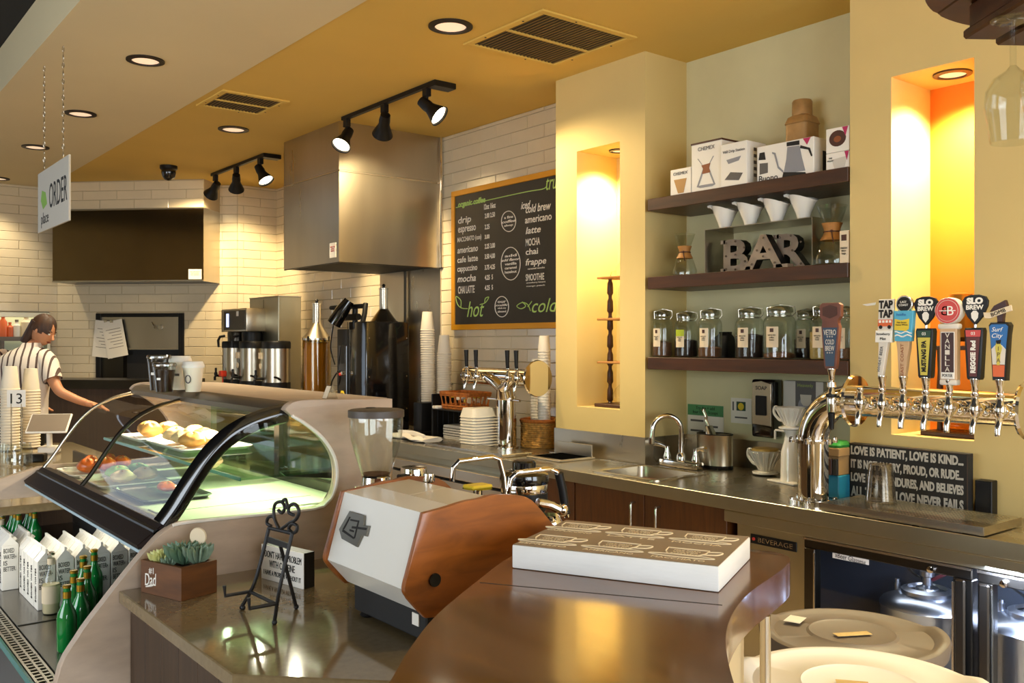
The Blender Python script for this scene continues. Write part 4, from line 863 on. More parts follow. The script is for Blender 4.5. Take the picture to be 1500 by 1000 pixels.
a, b = at(1100, 560, X=4.40), at(1132, 642, X=4.40); t = thing('soap_dispenser', 'black and silver soap dispenser mounted on the sage wall', 'soap dispenser', (4.40, b.y, b.z)); w, h = a.y - b.y, a.z - b.z + .02
obj('housing', G().box(0, .095, 0, w, 0, h, .015, 3), m_blackgloss, t); obj('silver_front', G().prism([(w * .06, h * .2), (w * .94, h * .22), (w * .94, h * .95), (w * .5, h * .98), (w * .06, h * .93)], 'x', -.006, .004, .003), m_chromew, t); obj('window', G().box(-.009, -.005, w * .25, w * .75, h * .38, h * .72, .004), m_black, t); text('SOAP', .02, m_ink, t, FR(w / 2, h * .85, -.0065), w=w * .5)
# white paper filter bag on wall
a, b = at(1147, 557, X=4.45), at(1206, 612, X=4.45); t = thing('coffee_bag', 'white bag with a dark coffee cup picture hung on sage wall', 'bag', (4.45, b.y, b.z)); w, h = a.y - b.y, a.z - b.z
obj('bag', G().box(0, .049, 0, w, -.03, h, .006, 2), M('white_bag', 'cfc8bb', .6), t); obj('picture', G().box(-.0012, 0, w * .18, w * .68, 0, h), m_print, t)
obj('cup_picture', G().prism([(w * .28, h * .62), (w * .56, h * .62), (w * .54, h * .4), (w * .48, h * .3), (w * .36, h * .3), (w * .3, h * .4)], 'x', -.0024, -.0012), m_signw, t); obj('saucer_picture', G().prism(disc(.05, 0, 0, 20), 'x', -.002, -.0012), m_silver, t, loc=(0, w * .42, h * .3)); text('Heavenly', .02, M('lime_print', '9fae5a', .7), t, FR(w * .43, h * .88, -.0022), w=w * .38)
# V60 dripper on the counter
def dripper(t, z, s):
    n = 28; obj('cone', G().lathe([(.016 * s, z + .012 * s), (.022 * s, z + .018 * s), (.056 * s, z + .085 * s), (.059 * s, z + .09 * s), (.055 * s, z + .09 * s), (.02 * s, z + .02 * s)], n=n), m_ceramic, t); obj('saucer', G().lathe([(.03 * s, z), (.046 * s, z + .006 * s), (.046 * s, z + .012 * s), (.02 * s, z + .016 * s)], n=n), m_ceramic, t)
    rg = mesh('rib', G().tube([(.023 * s, 0, z + .02 * s), (.057 * s, 0, z + .084 * s)], .0022 * s, 6), m_ceramic)
    for k in range(18): link('rib', rg, t, (0, 0, 0), 2 * pi * k / 18)
    obj('handle', G().tube(smoothpts([(0, .052 * s, z + .08 * s), (0, .085 * s, z + .085 * s), (0, .09 * s, z + .06 * s), (0, .06 * s, z + .035 * s), (0, .034 * s, z + .034 * s)]), .006 * s, 8), m_ceramic, t)
y = at(1121, 680, X=4.33).y; t = thing('pour_over_dripper', 'white ribbed ceramic dripper with handle standing on the steel counter', 'dripper', (4.33, y, CZ), -.2); dripper(t, 0, 1.55); obj('filter_disc', G().lathe([(.05 * 1.55, .135), (.048 * 1.55, .15), (.02, .153)], n=24), M('brass_filter', 'a98a45', .4, .5), t)
y = at(1158, 700, X=4.20).y; t = thing('drip_stand', 'tall white ceramic stand holding a ribbed dripper beside the tap tower', 'drip stand', (4.20, y, CZ), -.2)
obj('foot', G().box(-.075, .075, -.1, .1, 0, .012, .005, 2), m_ceramic, t); obj('column', G().lathe([(.055, .012), (.052, .03), (.05, .16), (.034, .22), (.028, .26), (.036, .285)], n=28), m_ceramic, t); dripper(t, .28, 1.35); obj('arm', G().tube([(0, .04, .27), (0, .11, .27), (0, .115, .265), (0, .115, .22)], .006, 8), m_white, t)
# clutter behind the tap pipe
y = at(1228, 690, X=4.0).y; tag(obj('teal_box', G().box(3.93, 4.1, y - .045, y + .08, CZ, CZ + .11, .004), M('teal_card', '1f7d9a', .5)), 'teal cardboard box on counter behind the tap pipe', 'box')
t = thing('snack_tray', 'brown cardboard tray above the teal box', 'tray', (4.0, y, CZ + .111)); obj('tray', G().box(-.07, .1, -.045, .08, .09, .13, .003).box(-.06, .09, -.04, .07, 0, .09, .003), M('kraft_card', 'a9824f', .7), t)
for i, c in enumerate((m_blackmat, m_lid, m_blackmat, m_tan)): tag(obj('snack_packet', G().box(3.922, 3.939, y - .04 + .028 * i, y - .016 + .028 * i, CZ + .1115, CZ + .19, .003), c), ('black snack packet nearest the sign', 'brown snack packet between two black ones', 'second black snack packet behind the tap pipe', 'tan snack packet behind the tap pipe')[i] + ', below the cardboard tray', 'packet', 'snack packets on the teal box')
t = thing('green_packet', 'green foil packet lying on the cardboard tray', 'packet', (4.0, y, CZ + .2415)); obj('pouch', G().rings([rrect(-.06, .06, -.04, .07, .02, 0), rrect(-.065, .065, -.045, .075, .02, .012), rrect(-.04, .04, -.03, .05, .02, .03)]), M('green_foil', '2f8a3a', .4), t); obj('crimp', G().box(-.066, .066, .07, .085, .008, .012), M('green_crimp', '4aa04a', .4), t)
# steel box near the pier
q = at(835, 675, X=3.95); t = thing('ice_caddy', 'open steel drop-in caddy with raised lid left of the sink', 'caddy', (3.93, at(822, 680, X=3.93).y, CZ)); obj('rim', G().box(-.16, .14, -.17, .16, 0, .012, .003), m_steel, t); obj('opening', G().box(-.12, .11, -.14, .13, .012, .014), m_hole, t); obj('lid', G().box(.11, .118, -.17, .16, .012, .09, .002), m_steel, t); obj('hinge', G().cyl((.125, -.15, .02), (.125, .15, .02), .006), m_chrome, t)  # opening is a flat black sheet painted for the shade inside
# flat steel lid left of it
t = thing('tray_lid', 'thin brushed steel tray lid lying on the back counter edge', 'tray', (3.62, 4.65, CZ)); obj('plate', G().box(0, .25, .0, .9, 0, .022, .004), m_steel_top, t); obj('lip', G().box(-.004, 0, 0, .9, .0, .024), m_chromew, t)
# ================================================================== small tap tower
XS, YS = 4.0, 5.09; t = thing('beer_tap_tower', 'small chrome T-shaped tap tower with four black tap levers', 'tap tower', (XS, YS, CZ)); zh = .50
obj('column', G().lathe([(.085, 0), (.085, .012), (.07, .016), (.07, .34), (.074, .345), (.074, .36), (.068, .365), (.062, .44)], n=32), m_chrome, t); obj('cross_pipe', G().cyl((0, -.34, zh), (0, .46, zh), .062, n=28), m_chrome, t)
obj('swoop', G().tube([(-.03, -.02, .36), (-.05, -.03, .42), (-.06, .06, .47), (-.062, .14, .5)], [.05, .045, .04, .035], 16).tube([(-.03, 0, .36), (-.05, -.02, .42), (-.06, -.1, .46), (-.062, -.16, .5)], [.05, .045, .04, .035], 16), m_chrome, t)
obj('end_disc', G().lathe([(.02, -.352), (.12, -.35), (.125, -.34), (.12, -.33), (.02, -.328)], (0, 0, zh), 32, 'y'), m_chrome, t); obj('end_cap', G().lathe([(.02, .45), (.07, .455), (.066, .47), (.02, .475)], (0, 0, zh), 24, 'y'), m_chrome, t)
obj('cross_ring', G().cyl((-.01, -.16, .34), (-.01, .2, .34), .009), m_chrome, t)
for px in (684, 698, 744, 757):
    y = at(px, 548, X=XS - .12).y - YS; f = link('faucet', None, t, (-.12, y, zh)); f.empty_display_size = .02
    for n_, me in fm: link(n_, me, f)
    obj('lever', G().tube([(0, 0, .06), (-.004, 0, .09), (-.006, 0, .19)], [.012, .013, .017], 14), m_black, f)
# ================================================================== cups, baskets, racks
cup_me = mesh('paper_cup', G().lathe([(.030, 0), (.031, .002), (.043, .112), (.046, .114), (.047, .118), (.045, .121), (.042, .119), (.029, .006)], n=22), m_paperc)
def stack(px, X, z0, n, pitch, flip, label, group, sc=1.0):
    y = at(px, 550, X=X).y; dx = random.uniform(-.002, .002)
    for i in range(n):
        o = link('paper_cup', cup_me, None, (X + dx * i * .3, y + random.uniform(-.001, .001), z0 + i * pitch + (.121 * sc if flip else 0))); o.scale = (sc, sc, sc)
        if flip: o.rotation_euler = (pi, 0, 0)
        tag(o, label, 'cup', group)
stack(628, 4.2, CZ, 44, .0195, True, 'cream paper cup nested upside down in the tallest stack, beside the black grinder', 'tall stack of cream paper cups', 1.3)
stack(651, 4.28, CZ, 35, .0190, True, 'cream paper cup nested in the shorter stack below the chalkboard corner', 'shorter stack of cream paper cups', 1.3)
# black rack with basket
x0r, yr = 3.98, 5.78
t = thing('wire_rack', 'black wire countertop rack holding an orange wicker basket', 'rack', (x0r, yr, CZ)); RW, RD, RH = .44, .3, .22
for sx in (0, RD):
    for sy in (-RW / 2, RW / 2): obj('leg', G().cyl((sx, sy, 0), (sx, sy, RH), .006, n=8), m_black, t)
obj('top_shelf', G().box(-.006, RD + .006, -RW / 2 - .006, RW / 2 + .006, RH, RH + .008, .002), m_black, t)
for i in range(7): obj('side_wire', G().cyl((RD * i / 6, RW / 2, 0.02), (RD * i / 6, RW / 2, RH), .003, n=6), m_black, t)
obj('end_plate', G().box(0, RD, RW / 2 + .006, RW / 2 + .02, 0, RH + .12, .004), m_black, t)
t = thing('wicker_basket', 'orange wicker basket of packets on the black wire rack', 'basket', (x0r + .14, yr - .02, CZ + RH + .0085)); bw, bd, bh = .2, .13, .13
def ring_(k, z): return [(bd * k * (1 if abs(cos(a)) > .2 else 1) * max(-1, min(1, 1.25 * cos(a))), bw * k * max(-1, min(1, 1.25 * sin(a))), z) for a in [2 * pi * j / 28 for j in range(28)]]
obj('base', G().rings([ring_(.86, .0), ring_(.86, .008)]), m_wickero, t)
for i, z in enumerate((.012, .03, bh - .02, bh - .008, bh)): obj('weave_ring', G().tube(ring_(.88 + .12 * z / bh, z), .007, 6, True), m_wickero, t)
for j in range(44):
    a = 2 * pi * j / 44; k0, k1 = .88, .99; a2 = a + (.12 if j % 2 else -.12)
    f_ = lambda a, k: (bd * k * max(-1, min(1, 1.25 * cos(a))), bw * k * max(-1, min(1, 1.25 * sin(a))))
    obj('stake', G().cyl((*f_(a, k0), .01), (*f_(a2, k1), bh - .01), .004, n=5), m_wickero, t)
for i in range(16):
    gg = G().box(-.028, .028, -.02, .02, 0, .012, .004); gg.xf(Matrix.Translation((x0r + .14 + random.uniform(-.07, .07), yr - .02 + random.uniform(-.13, .13), CZ + RH + .017 + random.uniform(.05, .10))) @ Matrix.Rotation(random.uniform(-.7, .7), 4, 'X') @ Matrix.Rotation(random.uniform(0, 3), 4, 'Z')); tag(obj('sachet', gg, random.choice((m_labelc, m_paper, m_yelp))), 'pale sachet heaped in the orange wicker basket', 'sachet', 'sachets in the orange wicker basket')
t = thing('napkin_pack', 'white paper packet on the rack edge beside the wicker basket', 'packet', (x0r - .0, yr + .175, CZ + RH + .0085)); obj('pack', G().box(-.01, .05, -.035, .04, 0, .022, .005), m_paper, t); obj('band', G().box(-.011, .051, -.0, .012, -.0, .0225), m_labelc, t)
t = thing('patterned_box', 'white fretwork box on counter under the wire rack', 'box', (x0r + .06, yr - .02, CZ)); obj('box', G().box(0, .2, -.19, .17, 0, .10, .003), m_blackmat, t)
lz = G()
for i in range(24):
    for j in range(5):
        y_ = -.185 + i * .0152; z_ = .008 + j * .019; lz.box(-.003, 0, y_ + (j % 2) * .005, y_ + .009 + (j % 2) * .004, z_, z_ + .013)
lz.box(-.004, 0, -.19, .17, 0, .006).box(-.004, 0, -.19, .17, .094, .10).box(0, .2, -.19, .17, .1, .103)
o = obj('fretwork', lz, m_paper, t); o['kind'] = 'stuff'
t = thing('folded_towel', 'crumpled white towel on counter in front of the rack', 'towel', (3.78, 5.95, CZ)); rs = []
for k in range(14):
    u = k / 13; rs.append([(.09 * cos(a) * (1 - .2 * u) + .02 * sin(7 * u + a), -.25 + .5 * u + .01 * sin(a * 3), max(0, .018 + .018 * sin(a) * (1 + .4 * sin(9 * u))) + .004 * sin(15 * u + 2 * a)) for a in [2 * pi * j / 14 for j in range(14)]])
obj('cloth', G().rings(rs), M('towel_cloth', 'e6dac6', .9, bump=.4, bscale=90), t); obj('cloth_fold', G().tube(smoothpts([(-.05, -.22, .04), (-.02, -.05, .05), (.02, .1, .044), (.0, .22, .04)]), [.02] * 19, 8, flat=.5), M('towel_fold', 'e9dfcd', .9), t)
t = thing('steel_pitcher', 'small steel pitcher at left end of the back counter worktop', 'pitcher', (3.66, 6.28, CZ)); obj('body', G().lathe([(.05, 0), (.055, .01), (.05, .06), (.042, .085), (.046, .1), (.043, .1), (.04, .08)], n=24), m_chrome, t); obj('lid', G().lathe([(.044, .1), (.04, .115), (.012, .122), (.01, .135), (.004, .138)], n=20), m_chrome, t)
# stacked white takeaway trays
tr_me = mesh('tray', G().rings([rrect(-.075, .075, -.11, .11, .03, 0), rrect(-.09, .09, -.125, .125, .035, .06), rrect(-.094, .094, -.129, .129, .035, .062), rrect(-.088, .088, -.123, .123, .035, .062), rrect(-.073, .073, -.108, .108, .03, .004)]), m_paperc)
for i in range(11): tag(link('food_tray', tr_me, None, (3.93, 5.315, CZ + .004 + i * .0205 + .0655), 0), 'white pulp tray in the upside-down stack beside the chrome tap column', 'tray', 'stack of white pulp trays').rotation_euler = (pi, 0, pi / 2 + .05)
# woven basket with upright white cups
xb, yb_ = 4.24, at(793, 640, X=4.24).y; t = thing('straw_basket', 'round straw basket of upturned cups next to the yellow pier', 'basket', (xb, yb_, CZ)); R_ = .14
for i in range(12): obj('coil', G().tube([((R_ + .004 * sin(k * 2.4 + i * 1.6)) * cos(k * 2 * pi / 36), (R_ + .004 * sin(k * 2.4 + i * 1.6)) * sin(k * 2 * pi / 36), .012 + i * .0145) for k in range(36)], .0085, 6, True), m_wicker, t)
obj('base', G().lathe([(R_, 0), (R_, .01)], n=30), m_wicker, t); obj('rim', G().tube([(R_ * 1.03 * cos(k * pi / 15), R_ * 1.03 * sin(k * pi / 15), .19) for k in range(30)], .013, 8, True), m_wickero, t)
for s in (1,): obj('ear', G().tube(smoothpts([(0, -R_, .18), (0, -R_ - .03, .22), (0, -R_ - .035, .16), (0, -R_, .12)]), .012, 6), m_wicker, t)
m_frost = M('frosted_cup', 'efe4d0', .35, alpha=1); pc_me = mesh('plastic_cup', G().lathe([(.034, 0), (.035, .002), (.045, .11), (.048, .112), (.046, .115), (.033, .004)], n=24), m_frost)
for (px, X, n, z0, top) in ((797, 4.215, 22, .02, 0), (786, 4.29, 15, .02, 0)):
    yy = at(px, 560, X=X).y
    for i in range(n + 10 if px == 797 else n + 9):
        o = tag(link('plastic_cup', pc_me, None, (X, yy, CZ + z0 + .12 + i * .021)), 'frosted white cup nested in the %s stack rising from the straw basket' % ('taller right' if px == 797 else 'shorter left'), 'cup', 'frosted cups in the straw basket'); o.rotation_euler = (pi, 0, 0)
# ================================================================== coffee station
t = thing('equipment_stand', 'steel equipment stand raising the coffee brewer at the tiled corner', 'stand', (3.585, 8.21, CZ + .001)); obj('top', G().box(0, .86, 0, 1.62, .23, .26, .003), m_steel, t)
for sx in (.02, .8):
    for sy in (.02, 1.56): obj('leg', G().box(sx, sx + .03, sy, sy + .03, 0, .23), m_steel, t)
ZS = CZ + .262
q = at(395, 470, X=3.95)
t = thing('coffee_brewer', 'twin stainless coffee brewer with black spigots in the tiled corner', 'coffee brewer', (3.69, 8.80, ZS)); ztop = at(365, 452, X=3.8).z - ZS
obj('head', G().box(-.02, .275, .12, .80, ztop - .24, ztop, .01, 2), m_steel, t); obj('control_face', G().box(-.03, -.018, .14, .70, ztop - .22, ztop - .02, .004), m_dark_steel, t); obj('screen', G().box(-.034, -.03, .56, .62, ztop - .19, ztop - .05), M('blue_screen', (.45, .55, 1), .4, emit=1.2), t); obj('tower', G().box(.19, .275, .2, .64, 0, ztop - .24), m_dark_steel, t); obj('column', G().box(.13, .17, .30, .36, .0, ztop - .24, .004), m_chromew, t); obj('maker_plate', G().box(-.034, -.03, .30, .35, ztop - .08, ztop - .03), m_white, t)
for y_ in (.24, .62): 
    obj('brew_basket', G().lathe([(.07, ztop - .43), (.10, ztop - .40), (.105, ztop - .26), (.10, ztop - .24)], (.09, y_, 0), 24), m_black if y_ < .3 else m_dark_steel, t); obj('basket_handle', G().tube([(-.05, y_, ztop - .28), (-.10, y_, ztop - .29), (-.12, y_, ztop - .33), (-.115, y_, ztop - .40)], [.014, .014, .014, .012], 10), m_black, t)
def server(x, y, label, plate):
    t = thing('coffee_server', label, 'coffee server', (x, y, ZS), 0, 'steel coffee servers with black lids'); r = .135
    obj('base', G().lathe([(r * .95, 0), (r, .005), (r, .09), (r * .98, .095)], n=32), m_black, t); obj('tank', G().lathe([(r * .97, .095), (r * .97, .42)], n=32), m_steel, t); obj('lid', G().lathe([(r * 1.02, .42), (r * 1.02, .475), (r * .96, .49), (r * .5, .494), (.01, .495)], n=32), m_black, t); obj('sight_tube', G().cyl((-r - .004, .03, .10), (-r - .004, .03, .40), .008), m_glass, t); obj('spigot', G().tube([(-r, 0, .13), (-r - .07, 0, .135), (-r - .085, 0, .12), (-r - .085, 0, .085)], .013, 10).lathe([(.016, .135), (.018, .16), (.01, .175), (.012, .2), (.01, .215)], (-r - .075, 0, 0), 12), m_black, t); obj('drip_dish', G().box(-r - .17, -r - .01, -.075, .075, .0, .02, .006), m_chrome, t); obj('handle', G().tube(smoothpts([(-.02, -r, .12), (-.06, -r - .03, .14), (-.1, -r - .04, .15)]), .01, 8), m_black, t)
    if plate: obj('label_plate', G().lathe([(.03, -r - .002), (.028, -r - .004)], (0, .06, .25), 18, 'x'), m_labelc, t); obj('name_sticker', G().box(-r - .006, -r + .02, .03, .10, .32, .38), m_labelc, t)
server(3.74, 9.38, 'steel coffee server with red spigot clip, half hidden behind the brewer column', 0); server(3.72, 8.87, 'steel coffee server with round label under the brewer', 1); server(3.75, 8.38, 'rightmost steel coffee server with black lid and wide band', 1)
tag(obj('spigot_clip', G().box(3.50, 3.56, 9.15, 9.23, ZS + .13, ZS + .19, .008).cyl((3.53, 9.19, ZS), (3.53, 9.19, ZS + .14), .006), M('red_clip', 'd2391c', .45)), 'bright red clip on the far coffee server spigot', 'clip')
x0, y0 = at(408, 500, Y=8.60).x, 8.60; xR = at(441, 500, Y=8.60).x; zt3 = at(408, 434, Y=8.60).z
t = thing('steel_cabinet', 'tall plain stainless cabinet behind the coffee servers', 'cabinet', (x0, y0, ZS)); cw = xR - x0; ch = zt3 - ZS; obj('body', G().box(0, cw, 0, .72, 0, ch, .004), m_steel_green, t); obj('top_cap', G().box(-.004, cw + .004, -.004, .724, ch, ch + .01), m_steel, t); obj('door_seam', G().box(-.002, 0, .36, .364, 0.02, ch - .02), m_blackmat, t)
def dispenser(px, Y, r, zc, zt, label):
    X = at(px, 500, Y=Y).x; t = thing('bean_dispenser', label, 'dispenser', (X, Y, CZ), 0, 'amber bean dispensers with steel cones'); hc, ht = zc - CZ, zt - CZ
    obj('cylinder', G().lathe([(r, .02), (r, hc), (r - .004, hc), (r - .004, .024)], n=36, cap0=False, cap1=False), m_amberg, t); obj('contents', G().lathe([(r * .90, .022), (r * .90, hc * .96), (.01, hc * .97)], n=28), M('amber_beans', 'b08a45', .35, noise=.12, nscale=5), t); obj('base', G().lathe([(r * 1.04, 0), (r * 1.04, .02)], n=32), m_chromew, t)
    obj('cone', G().lathe([(r * 1.03, hc - .005), (r * 1.03, hc + .012), (r * .9, hc + .03), (r * .34, ht - .20), (r * .3, ht - .19)], n=36), m_chromew, t); obj('neck', G().lathe([(r * .3, ht - .20), (r * .3, ht - .012), (r * .34, ht - .01), (r * .34, ht), (.004, ht)], n=24), m_chromew, t); obj('knob', G().lathe([(.012, ht), (.012, ht + .02), (.02, ht + .025), (.004, ht + .04)], n=12), m_black, t)
    for k in range(4): obj('clip', G().box(r * 1.0, r * 1.06, -.012, .012, hc - .02, hc + .03, .003), m_dark_steel, t, rz=k * pi / 2 + .5)
dispenser(464, 8.05, .135, at(464, 497, Y=8.05).z, at(464, 444, Y=8.05).z, 'amber bean dispenser with steel cone top beside the coffee brewer')
dispenser(562, 7.30, .135, at(562, 472, Y=7.30).z - .02, at(562, 422, Y=7.30).z, 'bean dispenser whose steel cone rises behind the black grinder')
t = thing('bulk_grinder', 'tall black bulk coffee grinder under the steel hood', 'coffee grinder', (3.75, 6.64, CZ + .001)); zt4 = at(560, 471, Y=6.64).z - CZ
obj('body', G().box(.0, .42, 0, .30, 0, zt4, .012, 2), m_blackgloss, t); obj('control_column', G().box(-.0, .30, .305, .50, 0, zt4 - .06, .008, 2), m_black, t); obj('control_face', G().box(-.012, 0, .31, .45, .02, zt4 - .2, .004), m_blackgloss, t); b = obj('badge', G().prism(disc(.035, .38, .30, 6), 'x', -.016, -.012), m_yelp, t, label='yellow maker badge'); obj('badge_bar', G().box(-.018, -.016, .355, .405, .29, .31), m_ink, b)
obj('switch', G().lathe([(.014, -.012), (.012, -.03)], (0, .40, .47), 14, 'x'), m_red, t); obj('knob', G().lathe([(.016, -.012), (.014, -.04)], (0, .345, .48), 14, 'x'), m_chrome, t); obj('dial', G().lathe([(.012, -.012), (.012, -.03)], (0, .45, .48), 14, 'x'), m_chrome, t); obj('level_window', G().box(-.016, -.012, .345, .405, .56, .72), m_dark_steel, t); obj('front_edge', G().box(-.004, .0, .302, .308, 0, zt4), m_dark_steel, t)
for sx in (.03, .39):
    for sz in (.2, .5, .85): obj('screw', G().lathe([(.006, -.001), (.005, -.004)], (sx, 0, sz * zt4), 8, 'y'), m_chromew, t)
obj('power_cord', G().tube(smoothpts([(-.02, .44, .5), (-.05, .5, .4), (-.02, .56, .3), (-.04, .6, .36), (.02, .6, .2)]), .007, 6), m_black, t)
za = at(508, 449, X=3.80).z - CZ; zc_ = zt4 - .06
obj('arm_post', G().cyl((.12, .40, zc_), (.12, .40, za + .02), .024), m_black, t); obj('upper_arm', G().cyl((.1, .18, za), (.1, .80, za), .02), m_black, t); obj('lower_arm', G().cyl((.1, .30, za - .09), (.1, .78, za - .09), .028), m_black, t); obj('clamp_head', G().tube([(.05, .37, za + .05), (.0, .41, za - .04), (-.05, .46, za - .15)], [.045, .06, .062], 14), m_blackgloss, t); obj('clamp_grip', G().tube([(.1, .18, za + .02), (.08, .16, za - .06), (.06, .16, za - .14)], .022, 10), m_black, t); obj('clamp_cable', G().tube(smoothpts([(-.05, .47, za - .16), (-.06, .5, za - .35), (-.03, .48, za - .5)]), .006, 6), m_black, t)
t = thing('black_dispenser', 'narrow black canister standing right of the cup stacks base', 'canister', (4.05, 6.20, CZ)); obj('body', G().box(-.06, .1, -.02, .10, 0, .26, .01, 2), m_black, t); obj('foot', G().box(-.10, .1, -.03, .12, 0, .03, .006), m_black, t)
# ================================================================== niche pieces
def drip_tower(x, y, z, s, label, wood=m_shelf):
    t = thing('cold_drip_tower', label, 'drip tower', (x, y, z)); H = .82 * s
    obj('base', G().box(-.11, .11, -.13, .13, 0, .022, .004), wood, t)
    pr = [(.018, .02)]
    for k in range(7): z_ = .02 + (H - .04) * k / 7; dz = (H - .04) / 7; pr += [(.012, z_ + dz * .08), (.021, z_ + dz * .2), (.019, z_ + dz * .75), (.012, z_ + dz * .92)]
    pr.append((.016, H)); obj('turned_post', G().lathe(pr, (.0, .09, 0), 18), m_shelf, t)
    for z_ in (.27, .54, .80): obj('shelf', G().box(-.09, .09, -.12, .125, z_ * s, z_ * s + .014, .003), m_cork, t)
    obj('upper_globe', G().ell((0, -.03, .85 * s + .0), (.05, .05, .055), 20, 12), m_glass, t); obj('drip_column', G().lathe([(.012, .55 * s), (.03, .58 * s), (.03, .74 * s), (.012, .78 * s)], (0, -.03, 0), 20), m_glass, t); obj('coil_tube', G().tube([(.022 * cos(k * .7), -.03 + .022 * sin(k * .7), .33 * s + k * .004) for k in range(40)], .003, 6), m_glass, t); obj('lower_flask', G().lathe([(.04, .024), (.068, .045), (.072, .075), (.05, .12), (.022, .15), (.022, .18)], (0, -.03, 0), 24), m_glass, t); obj('valve', G().tube([(0, .09, H), (0, .075, H + .03), (0, .05, H + .03), (0, .05, H)], .005, 6), m_chrome, t)
drip_tower(4.30, 4.27, N1[2] + .001, 1.05, 'turned wooden cold drip coffee tower in the narrow yellow niche')
t = thing('drip_tower', 'dark brass-topped drip coffee stand in the orange niche', 'drip tower', (4.31, 2.05, N2[2] + .001)); m_brass = M('old_brass', 'a8702a', .3, .8)
for sy in (-.10, .10): obj('post', G().lathe([(.014, .02), (.01, .1), (.016, .2), (.01, .3), (.015, .42)], (0, sy, 0), 14), m_shelf, t)
obj('base', G().box(-.11, .11, -.14, .14, 0, .02, .004), m_shelf, t); obj('middle_shelf', G().box(-.1, .1, -.13, .13, .40, .42, .003), m_shelf, t); obj('chamber', G().lathe([(.07, .44), (.09, .46), (.09, .58), (.105, .585), (.105, .60), (.06, .61), (.05, .66), (.035, .665), (.012, .67)], n=28), m_brass, t); obj('flask', G().lathe([(.05, .021), (.075, .05), (.07, .1), (.03, .16), (.03, .2)], n=24), m_amberg, t)
# ================================================================== pastry display case
YP, YE = 2.92, 4.66
def wobj(name, g, mat, root, **k):
    g.xf(Matrix.Translation(-Vector(root.location))); return obj(name, g, mat, root, **k)
def xz(x, y, Y=YP): q = at(x, y, Y=Y); return (q.x, q.z)
def path2(pts, n=5): return [(v.x, v.z) for v in smoothpts([(a, 0, b) for a, b in pts], n)]
case = thing('display_case', 'curved-glass pastry display case with taupe end panels', 'display case', (1.2, YP, 0))
outer = path2([(.60, .30), xz(80, 1000), xz(110, 935), xz(150, 880), xz(195, 823), xz(232, 781)], 4)
inner = path2([xz(250, 768), xz(275, 763), xz(380, 752), xz(455, 744)], 3) + path2([xz(470, 740), xz(484, 724), xz(490, 697), xz(486, 668), xz(470, 642), xz(447, 622), xz(424, 608)], 4)[0:]
topl = path2([xz(414, 600), xz(420, 592), xz(434, 586.5), xz(452, 585)], 3)
poly = [(.58, .0)] + outer + inner + topl + [xz(571, 583.5), (1.755, 0)]
wobj('end_panel', G().prism(poly, 'y', YP - .02, YP + .02, .004, 2), m_laminate, case)
far = [(.60, .95), (.61, .985), (.77, 1.045), (.92, 1.085)] + inner + topl + [xz(571, 583.5), (1.755, .95)]
wobj('end_panel', G().prism(far, 'y', YE - .02, YE + .02, .004, 2), m_laminate, case)
wobj('edge_band', G().tube([(a, YP - .02, b) for a, b in inner], .006, 6), m_cream, case)
prof = path2([xz(243, 771), xz(262, 745), xz(285, 708), xz(312, 669), xz(340, 641), xz(372, 622), xz(400, 612), xz(424, 606)], 4)
for y, r_, m_ in ((YP + .035, .034, m_blackgloss), (YE - .03, .008, m_chromew)): wobj('glass_frame', G().tube([(a, y, b) for a, b in prof], r_, 10, flat=.8), m_, case)
wobj('front_glass', G().rings([[(a, YP + .035, b) for a, b in prof], [(a, YE - .035, b) for a, b in prof]], False, False, closed=False), m_glass, case)
wobj('end_glass', G().prism(prof + inner[::-1][1:], 'y', YP + .004, YP + .008), m_glass, case, smooth=0)
x_b, z_b = xz(243, 772); x_c, z_c = xz(206, 806)
L0, L1 = YP + .021, YE - .021
wobj('front_fascia', G().prism([(x_b + .03, z_b), (x_b - .005, z_b + .005), (x_c - .004, z_c + .012), (x_c, z_c), (x_b + .05, z_c + .01)], 'y', L0, L1, .003), M('dark_fascia', '1c0e09', .5, spec=.25), case)
wobj('fascia_ridge', G().tube([(x_b - .022, L0, z_b - .018), (x_b - .022, L1, z_b - .018)], .012, 8), m_black, case)
wobj('under_tray', G().box(x_c, 1.70, L0, L1, z_c - .012, z_c - .002), M('pale_blue_enamel', 'a9c0c9', .4), case)
wobj('deck', G().box(x_b + .03, 1.70, L0, L1, z_c - .002, 1.062), M('white_deck', 'efe6d2', .4), case)
wobj('rear_frame', G().box(1.69, 1.74, L0, L1, .95, 1.10).box(1.69, 1.74, L0, L1, 1.38, 1.43).box(1.69, 1.74, 3.75, 3.80, 1.1, 1.38), m_dark_steel, case)
wobj('rear_door', G().box(1.71, 1.716, L0, 3.75, 1.10, 1.38), m_glassg, case); wobj('rear_door', G().box(1.72, 1.726, 3.80, L1, 1.10, 1.38), m_glassg, case)
wobj('base_cabinet', G().box(1.42, 1.74, L0, L1, 0, z_c - .012), m_basewood, case)
wobj('top_slab', G().box(1.375, 1.755, L0, L1, 1.432, 1.452, .004), m_laminate, case)
wobj('top_rail', G().prism([(1.38, 1.452), (1.345, 1.445), (1.325, 1.425), (1.33, 1.405), (1.385, 1.40), (1.39, 1.432)], 'y', L0, L1, .004, 2), M('rail_metal', '6e6252', .35, .6), case)
wobj('glass_shelf', G().box(1.20, 1.66, L0 + .02, L1 - .02, 1.196, 1.204), m_glassg, case); wobj('shelf_edge', G().box(1.196, 1.2, L0 + .02, L1 - .02, 1.194, 1.206), M('green_glass_edge', '3e7f5c', .2), case)
for y in (3.1, 3.75, 4.4): wobj('shelf_bracket', G().prism([(1.69, 1.19), (1.40, 1.192), (1.42, 1.175), (1.69, 1.14)], 'y', y - .008, y + .008), m_black, case)
